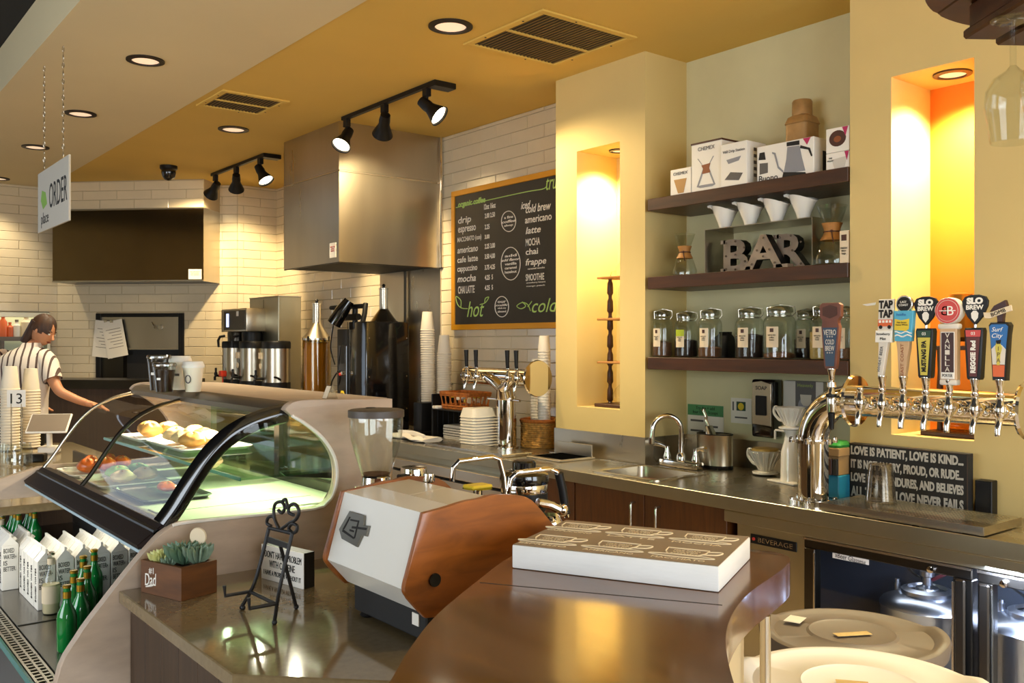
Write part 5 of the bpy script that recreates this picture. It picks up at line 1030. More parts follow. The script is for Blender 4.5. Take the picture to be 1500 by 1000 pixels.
wobj('curved_bar', G().tube([(a, 3.95, b) for a, b in prof], .009, 8), m_dark_steel, case)  # thin dark bar bent along the front glass
wobj('lamp_tube', G().cyl((1.60, L0 + .08, 1.405), (1.60, L1 - .08, 1.405), .011), M('case_tube', (1, .93, .75), .5, emit=1.6), case)
for k in range(5): lamp('case_light', 'SPOT', (1.47, 3.12 + k * .33, 1.385), 13, (1, .92, .72), (1.28, 3.12 + k * .33, .9), spot_size=2.5, spot_blend=.9, shadow_soft_size=.012)
# --- food in the case
m_bread = M('bread_crust', 'd9a14e', .6, noise=.3, nscale=18); m_breadp = M('pale_dough', 'e9cd92', .7, noise=.15, nscale=14); m_salm = M('orange_glaze', 'd9651a', .3, noise=.3, nscale=25); m_lett = M('lettuce_green', '9dbb5a', .6, noise=.3, nscale=20); m_platter = M('steel_platter', '8d8f8c', .3, .8); m_wplat = M('white_platter', 'ece6d8', .25)
def platter(x, y, z, w, d, label, mat, name='platter'):
    t = thing(name, label, 'platter', (x, y, z), 0); obj('plate', G().rings([rrect(-w / 2 * .9, w / 2 * .9, -d / 2 * .9, d / 2 * .9, .02, 0), rrect(-w / 2, w / 2, -d / 2, d / 2, .03, .014), rrect(-w / 2 * .94, w / 2 * .94, -d / 2 * .94, d / 2 * .94, .03, .016), rrect(-w / 2 * .86, w / 2 * .86, -d / 2 * .86, d / 2 * .86, .02, .005)]), mat, t); obj('rim', G().tube(rrect(-w / 2, w / 2, -d / 2, d / 2, .03, .015), .003, 6, True), mat, t); return t
def food(name, label, cat, x, y, z, r, mat, n=1, group=None, rz=0):
    t = thing(name, label, cat, (x, y, z), rz, group); rs = []; V = 9
    for i in range(V + 1):
        ph = -pi / 2 + pi * i / V; k = max(cos(ph), .02)
        rs.append([(r[0] * k * (1 + .10 * sin(3 * a + x * 90 + i)) * cos(a), r[1] * k * (1 + .10 * sin(2 * a + y * 70)) * sin(a), r[2] * (1 + sin(ph)) * (1 + .08 * sin(4 * a))) for a in [2 * pi * j / 18 for j in range(18)]])
    obj('crust', G().rings(rs), mat, t)
    obj('topping', G().ell((r[0] * .1, r[1] * .1, r[2] * 1.75), (r[0] * .5, r[1] * .5, r[2] * .3), 12, 6), m_bread if mat is not m_bread else m_breadp, t); return t
DZ = 1.0625; SZ = 1.2045
platter(1.16, 3.66, DZ, .26, .42, 'grey platter holding one orange glazed pastry on the case deck', m_platter); food('glazed_pastry', 'orange glazed pastry alone on the grey platter', 'pastry', 1.17, 3.62, DZ + .017, (.035, .065, .018), m_salm)
food('pastry_crumb', 'small orange pastry piece near the front of the grey platter', 'pastry', 1.19, 3.50, DZ + .017, (.02, .03, .014), m_salm)
platter(1.14, 4.08, DZ, .28, .36, 'white platter of wraps and lettuce in the middle of the case', m_wplat)
for i, (x, y, m, lab) in enumerate(((1.10, 3.96, m_breadp, 'pale bread roll at the near edge of the white platter'), (1.20, 3.99, m_breadp, 'pale bread roll beside the lettuce on the white platter'), (1.12, 4.10, m_lett, 'lettuce wrap in the middle of the white platter'), (1.21, 4.14, m_lett, 'lettuce wrap at the back of the white platter'))): food('sandwich_roll', lab, 'sandwich', x, y, DZ + .017, (.05, .06, .025), m, group='rolls on the white platter')
platter(1.13, 4.44, DZ, .3, .3, 'far white platter heaped with orange peppers', m_wplat)
for i, (x, y) in enumerate(((1.06, 4.36), (1.14, 4.35), (1.21, 4.37), (1.10, 4.46), (1.18, 4.47))): food('pepper_strip', 'orange pepper piece on the far white platter, number %s from the front glass' % ('one', 'two', 'three', 'four', 'five')[i], 'pepper', x, y, DZ + .017, (.04, .05, .03), m_salm, group='orange peppers on the far platter')
platter(1.42, 3.98, SZ, .3, .5, 'white tray of baked rolls on the glass shelf', m_wplat, 'bread_tray')
for i, (x, y, m) in enumerate(((1.34, 3.82, m_bread), (1.42, 3.84, m_breadp), (1.35, 3.95, m_breadp), (1.44, 3.98, m_bread), (1.36, 4.09, m_breadp), (1.45, 4.11, m_bread))): food('bread_roll', ('golden' if m is m_bread else 'pale') + ' roll on the glass shelf tray, ' + ('nearest the front at right', 'behind the right front one', 'in the centre front', 'centre back', 'at the left front', 'left back')[i], 'bread', x, y, SZ + .017, (.055, .06, .03), m, group='rolls on the glass shelf tray')
platter(1.40, 4.42, SZ, .3, .3, 'far tray of croissants on the glass shelf', m_wplat, 'bread_tray')
for i, (x, y) in enumerate(((1.33, 4.34), (1.42, 4.38), (1.36, 4.47))): food('croissant', ('nearest', 'middle', 'farthest') [i] + ' croissant on the far glass shelf tray', 'croissant', x, y, SZ + .017, (.06, .045, .03), m_bread, group='croissants in the case', rz=.6)
t = thing('paper_liner', 'striped white paper liner spread over the near end of the deck', 'liner', (1.24, 3.16, DZ)); obj('sheet', G().box(-.22, .36, -.2, .2, 0, .003), m_paper, t)
for k in (-.14, -.12, .1): obj('stripe', G().box(-.22, .36, k, k + .006, .003, .0036), m_grey, t)
# --- takeaway cups on the case top
def tcup(px, Y, h, r, mat, lab, lid, kind):
    X = at(px, 560, Y=Y).x; t = thing('takeaway_cup', lab, 'cup', (X, Y, 1.4525), 0, 'sample cups on top of the case')
    if kind == 'paper':
        obj('cup', G().lathe([(r * .68, 0), (r * .70, .004), (r * .96, h), (r * .9, h)], n=28), mat, t); obj('lid', G().lathe([(r * 1.04, h - .006), (r * 1.06, h), (r * 1.02, h + .006), (r * .92, h + .018), (r * .86, h + .02), (.005, h + .016)], n=28), m_white, t)
        gq = G().tube([(r * -.86, .012 * cos(a) + .0, h * .5 + .016 * sin(a)) for a in [2 * pi * k / 12 for k in range(12)]], .0022, 5, True) if lid == 'r' else G().box(-r * .9, -r * .86, -.022, .022, h * .48, h * .56)
        obj('printed_mark', gq, m_print, t, rz=radians(38))
    else:
        obj('cup', G().lathe([(r * .72, 0), (r * .74, .004), (r * .98, h)], n=28, cap1=False), m_glassthick, t); obj('drink', G().lathe([(r * .68, .004), (r * .90, h * .88), (.005, h * .88)], n=24), M('iced_coffee', '24110a', .2), t); obj('lid', G().lathe([(r * 1.0, h), (r * 1.05, h + .003), (r * 1.05, h + .010), (r * .95, h + .016), (.005, h + .012)], n=28), m_plasticclear, t); obj('sticker', G().box(-r * .9, -r * .86, -.008, .008, h * .5, h * .58), m_white, t, rz=radians(38))
tcup(233, 3.95, .135, .048, None, 'taller clear cup of iced coffee on the case top', 1, 'ice'); tcup(241, 3.80, .105, .045, None, 'shorter clear cup of iced coffee in front of the taller one', 1, 'ice'); tcup(264, 4.0, .125, .046, m_paperc, 'larger white paper cup with lid on the case top', 'b', 'paper'); tcup(283, 3.80, .105, .044, m_paperc, 'smaller white paper cup printed with a round mark, rightmost on case top', 'r', 'paper')
t = thing('table_tent', 'small clear folded card near the right end of the case top', 'card', (at(487, 575, Y=3.0).x, 3.02, 1.4525)); obj('card', G().prism([(-.022, 0), (.022, 0), (.002, .05), (-.002, .05)], 'y', -.02, .02), m_plasticclear, t); obj('print', G().prism([(-.0225, 0.002), (-.0215, 0.002), (-.003, .046), (-.004, .046)], 'y', -.016, .016), m_labelc, t)
# ================================================================== open drinks shelf below
ZD = .55
t = thing('drinks_cooler', 'open refrigerated drinks shelf under the pastry case', 'cooler', (.7, YP, 0)); YL = 6.1
def w2(name, g, mat): return wobj(name, g, mat, t)
w2('shelf_deck', G().box(.72, 1.40, YP + .021, YL, ZD - .03, ZD), M('shelf_steel', '7a7368', .25, .9)); w2('shelf_seam', G().box(.72, 1.40, 4.00, 4.012, ZD, ZD + .003), m_dark_steel)
w2('back_panel', G().box(1.40, 1.415, YP + .021, YL, .1, .99), m_dark_steel); w2('lower_body', G().box(.62, 1.40, YP + .021, YL, .0, ZD - .03), m_basewood)
w2('air_grille', G().box(.645, .72, YP + .021, YL, ZD - .05, ZD - .02), m_blackmat)
gm = mesh('grille_bar', G().box(.655 - .7, .715 - .7, -.006, .006, ZD - .018, ZD - .008), m_steel)
for i in range(90): link('grille_bar', gm, t, (0, .04 + i * .034, 0))
for x in (.655, .685, .712): w2('grille_rail', G().box(x - .004, x + .004, YP + .021, YL, ZD - .016, ZD - .006), m_steel)
w2('glass_guard', G().box(.632, .640, YP + .021, YL, ZD - .05, ZD + .005), M('teal_glass', '3f8676', .2)); w2('front_bumper', G().prism([(.632, ZD - .05), (.632, ZD - .02), (.56, ZD - .06), (.55, ZD - .16), (.63, ZD - .2)], 'y', YP + .021, YL, .004), M('dark_bumper', '2a211a', .4))
lamp('drinks_light', 'AREA', (.93, 4.3, .985), 4, (1, .96, .82), (.95, 4.3, 0), shape='RECTANGLE', size=.06, size_y=2.6)
# boxed water cartons
m_cart = M('carton_board', 'ece7dc', .45); cw = .068; chh = .20
t0 = thing('water_carton', '', 'carton'); obj('body', G().box(-cw / 2, cw / 2, -cw / 2, cw / 2, 0, chh, .002), m_cart, t0); obj('gable', G().prism([(-cw / 2, chh), (cw / 2, chh), (.004, chh + .035), (.004, chh + .05), (-.004, chh + .05), (-.004, chh + .035)], 'y', -cw / 2, cw / 2), m_cart, t0); obj('cap', G().lathe([(.011, 0), (.012, .002), (.012, .012), (.004, .013)], n=12).xf(Matrix.Translation((cw * .27, 0, chh + .018)) @ Matrix.Rotation(radians(43), 4, 'Y')), m_white, t0)
for i, s in enumerate(('BOXED', 'WATER\u25b4', 'IS', 'BETTER.')):
    wd_ = cw * (.62, .74, .22, .72)[i]; text(s, .02, m_ink, t0, frame((1, 0, 0), (0, 0, 1), (-cw * .40 + wd_ / 2, -cw / 2 - .0006, chh * (.88 - .135 * i))), w=wd_, h=chh * .10)
text('BOXED WATER', .02, m_ink, t0, frame((0, 0, 1), (0, 1, 0), (-cw / 2 - .0006, 0, chh * .5)), w=chh * .7, h=cw * .34)
pos = [(c, r) for r in range(5) for c in range(6)]; first = True; names_c = ('leftmost', 'second', 'third', 'fourth', 'fifth', 'rightmost'); names_r = ('front', 'second', 'third', 'fourth', 'rear')
for (c, r) in pos:
    loc = (.858 + c * .0725 + random.uniform(-.001, .001), 4.21 + r * .074 + random.uniform(-.001, .001), ZD + .0005); lab = 'white water carton, %s of the %s row of the large block' % (names_c[c], names_r[r])
    if first: t0.location = loc; t0['label'] = lab; t0['group'] = 'water cartons on the drinks shelf'; first = False
    else: dup(t0, lab, loc)
for r in range(3):
    for c in range(2): dup(t0, 'white water carton in the smaller left block, %s column, %s from the front' % (('left', 'right')[c], ('first', 'second', 'third', 'fourth')[r]), (.80 + c * .0725, 4.64 + r * .074, ZD + .0005))
# bottles
def bottle(x, y, z, label, glass, capm, h=.245, r=.034, lab_m=None, group=None, liquid=None):
    t = thing('glass_bottle', label, 'bottle', (x, y, z), random.uniform(0, 6), group); pr = [(r * .9, 0), (r, .006), (r, h * .5), (r * .9, h * .58), (r * .45, h * .72), (r * .36, h * .80), (r * .36, h * .95), (r * .40, h * .955), (r * .40, h * .97)]
    obj('glass', G().lathe(pr, n=22), glass, t); obj('cap', G().lathe([(r * .43, h * .955), (r * .44, h * .99), (r * .36, h * 1.0), (.003, h)], n=16), capm, t)
    if lab_m: obj('label', G().lathe([(r * 1.02, h * .18), (r * 1.02, h * .46)], n=22, cap0=False, cap1=False), lab_m, t)
    obj('neck_band', G().lathe([(r * .42, h * .80), (r * .42, h * .90)], n=16, cap0=False, cap1=False), lab_m or capm, t)
    if liquid: obj('drink', G().lathe([(r * .85, .004), (r * .93, .01), (r * .93, h * .48), (.003, h * .48)], n=18), liquid, t)
m_gold = M('gold_cap', 'b9922f', .3, .8); m_greeng = M('green_glass_solid', '14843a', .08, coat=.5); m_soda = M('pale_soda', 'd9c9a0', .3)
gp = [(100, 950, .80), (118, 945, .0), (128, 930, 0), (112, 915, 0), (140, 925, 0), (150, 912, 0), (97, 930, 0)]
GN = ('at the front', 'second along the panel edge', 'in the middle', 'behind the front one', 'tucked against the end panel', 'farthest right behind the end panel')
for i, (x, y) in enumerate([at(a, b, Z=ZD)[:2] for a, b in ((98, 952), (118, 940), (108, 925), (128, 917), (122, 898), (138, 886))]): bottle(x, y, ZD + .0005, 'green glass bottle with gold cap in the near cluster, ' + GN[i], m_greeng, m_gold, .235, .034, None, 'green bottles near the end panel')
bottle(.862, 4.11, ZD + .0005, 'clear glass bottle with white label standing in front of the cartons', m_glassthick, m_chromew, .25, .034, m_labelc, None, m_soda)
bottle(.845, 5.10, ZD + .0005, 'clear glass bottle with white label at the far left of the shelf', m_glassthick, m_chromew, .26, .034, m_labelc, None, m_soda)
for i in range(9): bottle(.88 + (i % 3) * .075, 5.28 + (i // 3) * .08, ZD + .0005, 'green glass bottle in the far cluster, row %s, %s' % (('one', 'two', 'three')[i // 3], ('nearest the aisle', 'middle', 'nearest the wall')[i % 3]), m_greeng, m_gold, .24, .034, None, 'green bottles at the far end')
# ================================================================== service counter beyond the case
t = thing('service_counter', 'service counter with till items beyond the pastry case', 'counter', (1.2, 5.8, 0)); obj('worktop', G().box(-.5, .5, -1.11, 1.62, CZ - .04, CZ, .004), m_quartz, t); obj('apron', G().box(.22, .46, -1.10, 1.30, 0, CZ - .04), m_basewood, t)
obj('end_return', G().box(-.45, .45, 1.26, 1.3, 0, CZ - .04), m_basewood, t)
def cpos(px, py): q = at(px, py, Z=CZ); return (q.x, q.y, CZ + .0005)
x, y, z = cpos(24, 672); t = thing('number_stand', 'wire table-number stand with a white card reading 13', 'sign', (x, y, z), -.45); D_ = x * SN + y * CS; h0 = 1.66 - (596 - 500) / F * D_ - z; h1 = 1.66 - (571 - 500) / F * D_ - z; wn = 25 / F * D_
obj('card', G().box(-wn / 2, wn / 2, -.002, .002, h0, h1), m_white, t); text('13', .05, m_ink, t, frame((1, 0, 0), (0, 0, 1), (0, -.0026, (h0 + h1) / 2)), w=wn * .62, h=(h1 - h0) * .6)
for s in (-.03, .03): obj('wire', G().tube([(s, 0, 0), (s, 0, h0 + .02)], .004, 6), m_chrome, t)
obj('foot', G().lathe([(.06, 0), (.06, .01), (.02, .02)], n=20), m_chrome, t)
for px, py, n, lab in ((15, 660, 22, 'paper cup nested in the till-side stack behind the number card'), (45, 656, 21, 'paper cup nested in the right till-side stack')):
    x, y, z = cpos(px, py)
    for i in range(n): tag(link('paper_cup', cup_me, None, (x, y, z + .17 + i * .0195)), lab, 'cup', 'cup stacks at the till').rotation_euler = (pi, 0, 0)
    for o in list(COL.objects)[-n:]: o.scale = (1.35, 1.35, 1.35)
x, y, z = cpos(54, 652); t = thing('pen_cup', 'black mesh pen cup beside the till tablet', 'cup', (x, y, z)); obj('cup', G().lathe([(.045, 0), (.05, .003), (.055, .12), (.052, .12), (.045, .006)], n=20), m_black, t)
for k in range(3): tag(obj('pen', G().cyl((.01 * k - .01, .01, .01), (.03 * k - .03, .02, .19), .005, n=8), (m_red, m_blue, m_yelp)[k], loc=(x, y, z)), ('red', 'blue', 'yellow')[k] + ' pen standing in the black mesh cup', 'pen', 'pens in the mesh cup')
tt = thing('scissors', 'yellow-handled scissors standing in the black mesh pen cup', 'scissors', (x, y, z)); obj('handle', G().tube([(-.02 + .02 * cos(a), -.01, .19 + .028 * sin(a)) for a in [2 * pi * k / 14 for k in range(14)]], .006, 6, True), m_frameyel, tt); obj('blade', G().box(-.024, -.016, -.012, -.008, .01, .165), m_chrome, tt)
x, y, z = cpos(72, 664); t = thing('till_tablet', 'white tablet till tilted on a stand by the case end', 'tablet', (x, y, z), -.5); obj('stand', G().box(-.06, .06, -.05, .06, 0, .05, .01), m_white, t); gg = G().box(-.13, .13, -.008, .008, -.09, .09, .006); gg.xf(Matrix.Translation((0, .0, .2)) @ Matrix.Rotation(radians(-50), 4, 'X')); obj('tablet', gg, m_white, t); obj('arm', G().cyl((0, .01, .04), (0, .0, .19), .018), m_white, t)
gg = G().box(-.12, .12, -.0095, -.008, -.08, .08); gg.xf(Matrix.Translation((0, .0, .2)) @ Matrix.Rotation(radians(-50), 4, 'X')); obj('screen', gg, m_grey, t)
x, y, z = cpos(29, 682); t = thing('tip_jar', 'squat clear glass jar in front of the number stand', 'jar', (x, y - .0, z)); obj('glass', G().lathe([(.06, 0), (.07, .01), (.07, .10), (.06, .12), (.062, .135), (.058, .135), (.056, .12), (.066, .10), (.066, .012)], n=28, cap1=False), m_glassthick, t); obj('ice', G().lathe([(.06, .012), (.062, .07), (.004, .075)], n=20), m_plasticclear, t)
x, y, z = cpos(2, 682); t = thing('tumbler', 'clear ribbed tumbler at the very left of service counter', 'glass', (x, y, z)); obj('glass', G().lathe([(.03, 0), (.034, .01), (.04, .13), (.037, .13), (.031, .012)], n=24, cap1=False), m_glassthick, t); obj('rim', G().tube([(.0385 * cos(a), .0385 * sin(a), .13) for a in [2 * pi * k / 20 for k in range(20)]], .002, 6, True), m_glassthick, t)
x, y, z = cpos(52, 676); t = thing('card_reader', 'small black card reader box beside the till tablet', 'card reader', (x, y, z), -.5); obj('body', G().box(-.06, .06, -.04, .04, 0, .05, .006), m_black, t); obj('keypad', G().box(-.05, .05, -.03, .03, .05, .052), m_grey, t)
# kitchen seen through the pass: shelf and bottles
t = thing('kitchen_shelf', 'grey shelf seen through the pass window', 'shelf', (1.2, 12.2, 0)); zk = at(10, 493, Y=12.0).z; obj('board', G().box(-.9, 1.45, -.18, .28, zk - .05, zk), m_grey, t)
for s in (-.8, .8): obj('bracket', G().box(s, s + .03, -.15, .28, 0, zk - .05), m_grey, t)
for px, mt, cm, hgt, rr, lab in ((5, m_orangep, m_coral, .26, .045, 'orange squeeze bottle on the kitchen shelf, larger'), (15, m_orangep, m_orangep, .17, .035, 'smaller orange jar on the kitchen shelf'), (25, m_paper, m_grey, .20, .04, 'white tub on the kitchen shelf'), (39, m_labelc, m_tan, .26, .06, 'wide tan-lidded jar on the kitchen shelf'), (52, m_yelp, m_yelp, .2, .03, 'yellow bottle on the kitchen shelf'), (61, m_dkgreen, m_black, .33, .028, 'tall dark green bottle on the kitchen shelf')):
    q = at(px, 490, Y=12.08); t = thing('kitchen_bottle', lab, 'bottle', (q.x, 12.1, zk + .0005)); obj('body', G().lathe([(rr, 0), (rr, hgt * .66), (rr * .45, hgt * .8), (rr * .4, hgt * .88)], n=18), mt, t); obj('cap', G().lathe([(rr * .5, hgt * .88), (rr * .5, hgt), (.003, hgt)], n=14), cm, t)
# ================================================================== the barista
def skin_mesh(name, nodes, edges, mat, parent, sub=2, root=0):
    me = bpy.data.meshes.new(name); me.from_pydata([n[0] for n in nodes], edges, []); o = link(name, me, parent)
    m = o.modifiers.new('s', 'SKIN'); m.use_smooth_shade = True
    for v, n in zip(me.skin_vertices[0].data, nodes): r = n[1]; v.radius = (r, r) if not isinstance(r, tuple) else r
    me.skin_vertices[0].data[root].use_root = True; s = o.modifiers.new('u', 'SUBSURF'); s.levels = s.render_levels = sub
    me.materials.append(mat); return o
m_skin = M('skin', 'c98b62', .5, noise=.05, nscale=10); m_hair = M('brown_hair', '3d230e', .6, noise=.4, nscale=8, stretch=(6, 6, .6), bump=.3, bscale=40); m_denim = M('dark_trousers', '1c1e26', .8)
def stripes():
    m = bpy.data.materials.new('striped_shirt'); m.use_nodes = True; nt = m.node_tree; b = nt.nodes['Principled BSDF']; b.inputs['Roughness'].default_value = .85
    tc = nt.nodes.new('ShaderNodeTexCoord'); sp = nt.nodes.new('ShaderNodeSeparateXYZ'); nt.links.new(tc.outputs['Object'], sp.inputs[0])
    a = nt.nodes.new('ShaderNodeMath'); a.operation = 'MULTIPLY'; a.inputs[1].default_value = 19; nt.links.new(sp.outputs[0], a.inputs[0])
    f = nt.nodes.new('ShaderNodeMath'); f.operation = 'FRACT'; nt.links.new(a.outputs[0], f.inputs[0])
    r = nt.nodes.new('ShaderNodeValToRGB'); r.color_ramp.interpolation = 'CONSTANT'; e = r.color_ramp.elements; e[0].color = (*srgb('e9dccb'), 1); e[1].position = .72; e[1].color = (*srgb('5d4a42'), 1)
    nt.links.new(f.outputs[0], r.inputs[0]); nt.links.new(r.outputs[0], b.inputs['Base Color']); return m
q = at(36, 560, D=7.35); PX, PY = q.x, q.y
person = thing('person', 'person in a striped shirt seen from behind, head bowed to the right', 'person', (PX, PY, 0), -TH)
# local frame: x = picture right, y = away from the camera
HS = 1.60   # shoulder height
nod = [((0, 0, 1.0), (.15, .11)), ((0, .0, 1.2), (.14, .10)), ((.0, -.01, 1.42), (.17, .115)), ((.02, -.01, 1.54), (.10, .09)), ((.06, .0, 1.61), (.05, .052)), ((.10, .02, 1.675), (.055, .06)),
       ((.19, -.02, 1.50), .062), ((.26, -.07, 1.36), .048), ((.33, -.10, 1.26), .042), ((.46, -.05, 1.19), .034), ((.52, -.02, 1.165), .03),
       ((-.19, .02, 1.50), .062), ((-.27, .04, 1.34), .048), ((-.28, .10, 1.20), .042), ((-.16, .26, 1.14), .034), ((-.10, .31, 1.13), .03),
       ((.09, .0, .92), .10), ((.10, .01, .5), .062), ((.10, .03, .10), .042), ((.10, .10, .035), .035), ((-.09, .0, .92), .10), ((-.10, .01, .5), .062), ((-.10, .03, .10), .042), ((-.10, .10, .035), .035)]
edg = [(0, 1), (1, 2), (2, 3), (3, 4), (4, 5), (2, 6), (6, 7), (7, 8), (8, 9), (9, 10), (2, 11), (11, 12), (12, 13), (13, 14), (14, 15), (0, 16), (16, 17), (17, 18), (18, 19), (0, 20), (20, 21), (21, 22), (22, 23)]
skin_mesh('body', nod, edg, m_skin, person)
# hands
for sx, base, d in ((1, (.52, -.02, 1.165), Vector((.9, .25, -.25))), (-1, (-.10, .31, 1.13), Vector((.8, .5, -.2)))):
    d.normalize(); sd = Vector((0, 0, 1)).cross(d).normalized(); b0 = Vector(base); n2 = [(b0 - d * .05, .033), (b0 + d * .05, (.04, .022)), (b0 + d * .085, (.042, .02))]; e2 = [(0, 1), (1, 2)]
    for k, (off, ln) in enumerate(((-.03, .065), (-.01, .078), (.01, .074), (.03, .058))):
        i = len(n2); a0 = b0 + d * .085 + sd * off; n2 += [(a0 + d * ln * .5 + Vector((0, 0, -.006)), .0085), (a0 + d * ln + Vector((0, 0, -.022)), .0075)]; e2 += [(2, i), (i, i + 1)]
    i = len(n2); n2 += [(b0 + d * .05 - sd * .045, .010), (b0 + d * .085 - sd * .06, .0085)]; e2 += [(1, i), (i, i + 1)]
    skin_mesh('hand', n2, e2, m_skin, person)
# head: bowed, turned to the picture's right
hc = Vector((.135, .03, 1.745)); head = link('head', None, person, hc); head.empty_display_size = .02
gg = G(); rs = []
for i in range(17):
    ph = -pi / 2 + pi * i / 16; k = max(cos(ph), .03); z = sin(ph)
    rs.append([((.098 * cos(a) * k + (.012 if z < 0 and cos(a) > 0 else 0) * (-z)), .074 * k * sin(a) * (1 - .18 * max(0, -z)), .118 * z) for a in [2 * pi * j / 24 for j in range(24)]])
gg.rings(rs); rot = Matrix.Rotation(radians(28), 4, 'Y') @ Matrix.Rotation(radians(-12), 4, 'Z')
gg.xf(rot); obj('skull', gg, m_skin, head)
obj('nose', G().tube([(.092, 0, .01), (.112, 0, -.022), (.100, 0, -.03)], [.008, .014, .009], 10).xf(rot), m_skin, head); obj('mouth', G().ell((.092, 0, -.058), (.01, .024, .007), 12, 6).xf(rot), M('lips', '9a5340', .5), head)
for s in (-1, 1):
    obj('ear', G().ell((.0, s * .074, -.005), (.018, .010, .03), 12, 8).xf(rot), m_skin, head); e = obj('eye', G().ell((.083, s * .03, .008), (.010, .012, .008), 12, 8).xf(rot), m_white, head); obj('brow', G().tube([(.088, s * .016, .03), (.086, s * .034, .034), (.076, s * .048, .028)], .004, 6).xf(rot), m_hair, head)
rs = []
for i in range(13):
    ph = -radians(12) + (pi / 2 + radians(12)) * i / 12; k = max(cos(ph), .03); z = sin(ph)
    rs.append([(-.016 + .108 * cos(a) * k + .006 * sin(9 * a), .084 * k * sin(a), .012 + .124 * z) for a in [2 * pi * j / 28 for j in range(28)]])
gg = G().rings(rs, False); rs = []
for i in range(9):
    u = i / 8; rs.append([(-.062 - .02 * u + (.055 - .01 * u) * cos(a) + .004 * sin(6 * a), (.082 - .02 * u) * sin(a), .05 - .20 * u) for a in [2 * pi * j / 20 for j in range(20)]])
gg.rings(rs); gg.xf(rot); obj('hair', gg, m_hair, person, loc=hc)
# shirt
SH = stripes(); rs = []
for z, rx, ry, cx, cy_ in ((.98, .20, .13, 0, 0), (1.08, .185, .125, 0, 0), (1.2, .18, .125, 0, 0), (1.34, .20, .14, 0, -.005), (1.46, .225, .145, .0, -.01), (1.535, .205, .125, .01, -.01), (1.585, .14, .10, .03, -.005), (1.615, .085, .082, .05, 0), (1.65, .072, .075, .065, .005), (1.645, .062, .066, .065, .005)):
    rs.append([(cx + rx * cos(a) * (1 + .02 * sin(5 * a + z * 20)), cy_ + ry * sin(a) * (1 + .03 * sin(4 * a + z * 14)), z) for a in [2 * pi * j / 36 for j in range(36)]])
obj('shirt', G().rings(rs, False, False), SH, person)
for s, p3 in ((1, [(.14, -.01, 1.53), (.20, -.03, 1.48), (.245, -.062, 1.39), (.262, -.072, 1.355)]), (-1, [(-.14, 0, 1.53), (-.20, .02, 1.48), (-.255, .036, 1.385), (-.272, .042, 1.345)])):
    obj('sleeve', G().tube(smoothpts(p3), [.088 - .001 * k for k in range(19)], 18, cap=False), SH, person); obj('cuff', G().tube([Vector(p3[-1]) + (Vector(p3[-2]) - Vector(p3[-1])) * .35, p3[-1]], [.072, .074], 18, cap=False), SH, person)
obj('trousers', G().lathe([(.17, .86), (.19, .98), (.175, 1.02)], n=24, cap0=False, cap1=False, sy=.72).tube([(.09, 0, .95), (.10, .01, .5), (.10, .02, .1)], [.115, .08, .062], 16).tube([(-.09, 0, .95), (-.10, .01, .5), (-.10, .02, .1)], [.115, .08, .062], 16), m_denim, person); obj('apron_tie', G().box(.06, .12, -.135, -.125, .86, 1.08, .003).box(-.17, .17, -.14, -.13, 1.06, 1.09), m_black, person)
for s in (-1, 1): obj('shoe', G().box(s * .10 - .045, s * .10 + .045, -.04, .20, 0.0, .075, .02, 2), m_black, person)
# ================================================================== foreground quartz counter
t = thing('quartz_counter', 'dark quartz counter with clipped corner and dark wood cladding', 'counter', (1.3, 2.3, 0))
def w3(name, g, mat): return wobj(name, g, mat, t)
w3('worktop', G().prism([(.795, 2.898), (.795, 2.012), (1.065, 1.742), (2.15, 1.79), (2.15, 2.898)], 'z', CZ - .038, CZ, .003), m_quartz)
yb0_ = 2.03; n_ = 6; wpl = (2.89 - yb0_) / n_
for i in range(n_): w3('cladding_board', G().box(.825, .845, yb0_ + i * wpl + .0015, yb0_ + (i + 1) * wpl - .0015, 0, CZ - .0385, .002), m_basewood)
for i in range(3):
    a0 = Vector((.825, 2.03)); d0 = Vector((1, -1)).normalized(); L_ = .37; gg = G().box(i * L_ / 3 + .0015, (i + 1) * L_ / 3 - .0015, 0, .02, 0, CZ - .0385, .002); gg.xf(Matrix.Translation((.825, 2.028, 0)) @ Matrix.Rotation(radians(-45), 4, 'Z')); w3('cladding_board', gg, m_basewood)
w3('carcass', G().box(.85, 1.6, 2.05, 2.89, 0, CZ - .0385), m_blackmat)
# succulent planter
t = thing('planter_box', 'small dark wooden planter box lettered #1 Dad', 'planter', (.932, 2.775, CZ + .0005), radians(18)); pw_, pd_, ph_ = .125, .19, .096
obj('box', G().box(-pw_ / 2, pw_ / 2, -pd_ / 2, -pd_ / 2 + .012, 0, ph_).box(-pw_ / 2, pw_ / 2, pd_ / 2 - .012, pd_ / 2, 0, ph_).box(-pw_ / 2, -pw_ / 2 + .012, -pd_ / 2 + .012, pd_ / 2 - .012, 0, ph_).box(pw_ / 2 - .012, pw_ / 2, -pd_ / 2 + .012, pd_ / 2 - .012, 0, ph_).box(-pw_ / 2 + .012, pw_ / 2 - .012, -pd_ / 2 + .012, pd_ / 2 - .012, 0, ph_ - .03), m_planter, t)
obj('soil', G().box(-pw_ / 2 + .012, pw_ / 2 - .012, -pd_ / 2 + .012, pd_ / 2 - .012, ph_ - .03, ph_ - .014), m_coffee, t)
text('#1', .03, m_white, t, frame((0, -1, 0), (0, 0, 1), (-pw_ / 2 - .0008, .045, ph_ * .72)), h=.02); text('Dad', .03, m_white, t, frame((0, -1, .1), (0, 0, 1), (-pw_ / 2 - .0008, .048, ph_ * .45)), w=.056, h=.036, shear=.2); obj('swash', G().tube([(-pw_ / 2 - .0008, .07, ph_ * .2), (-pw_ / 2 - .0008, .045, ph_ * .27), (-pw_ / 2 - .0008, .025, ph_ * .32)], [.002, .004, .001], 6), m_white, t)
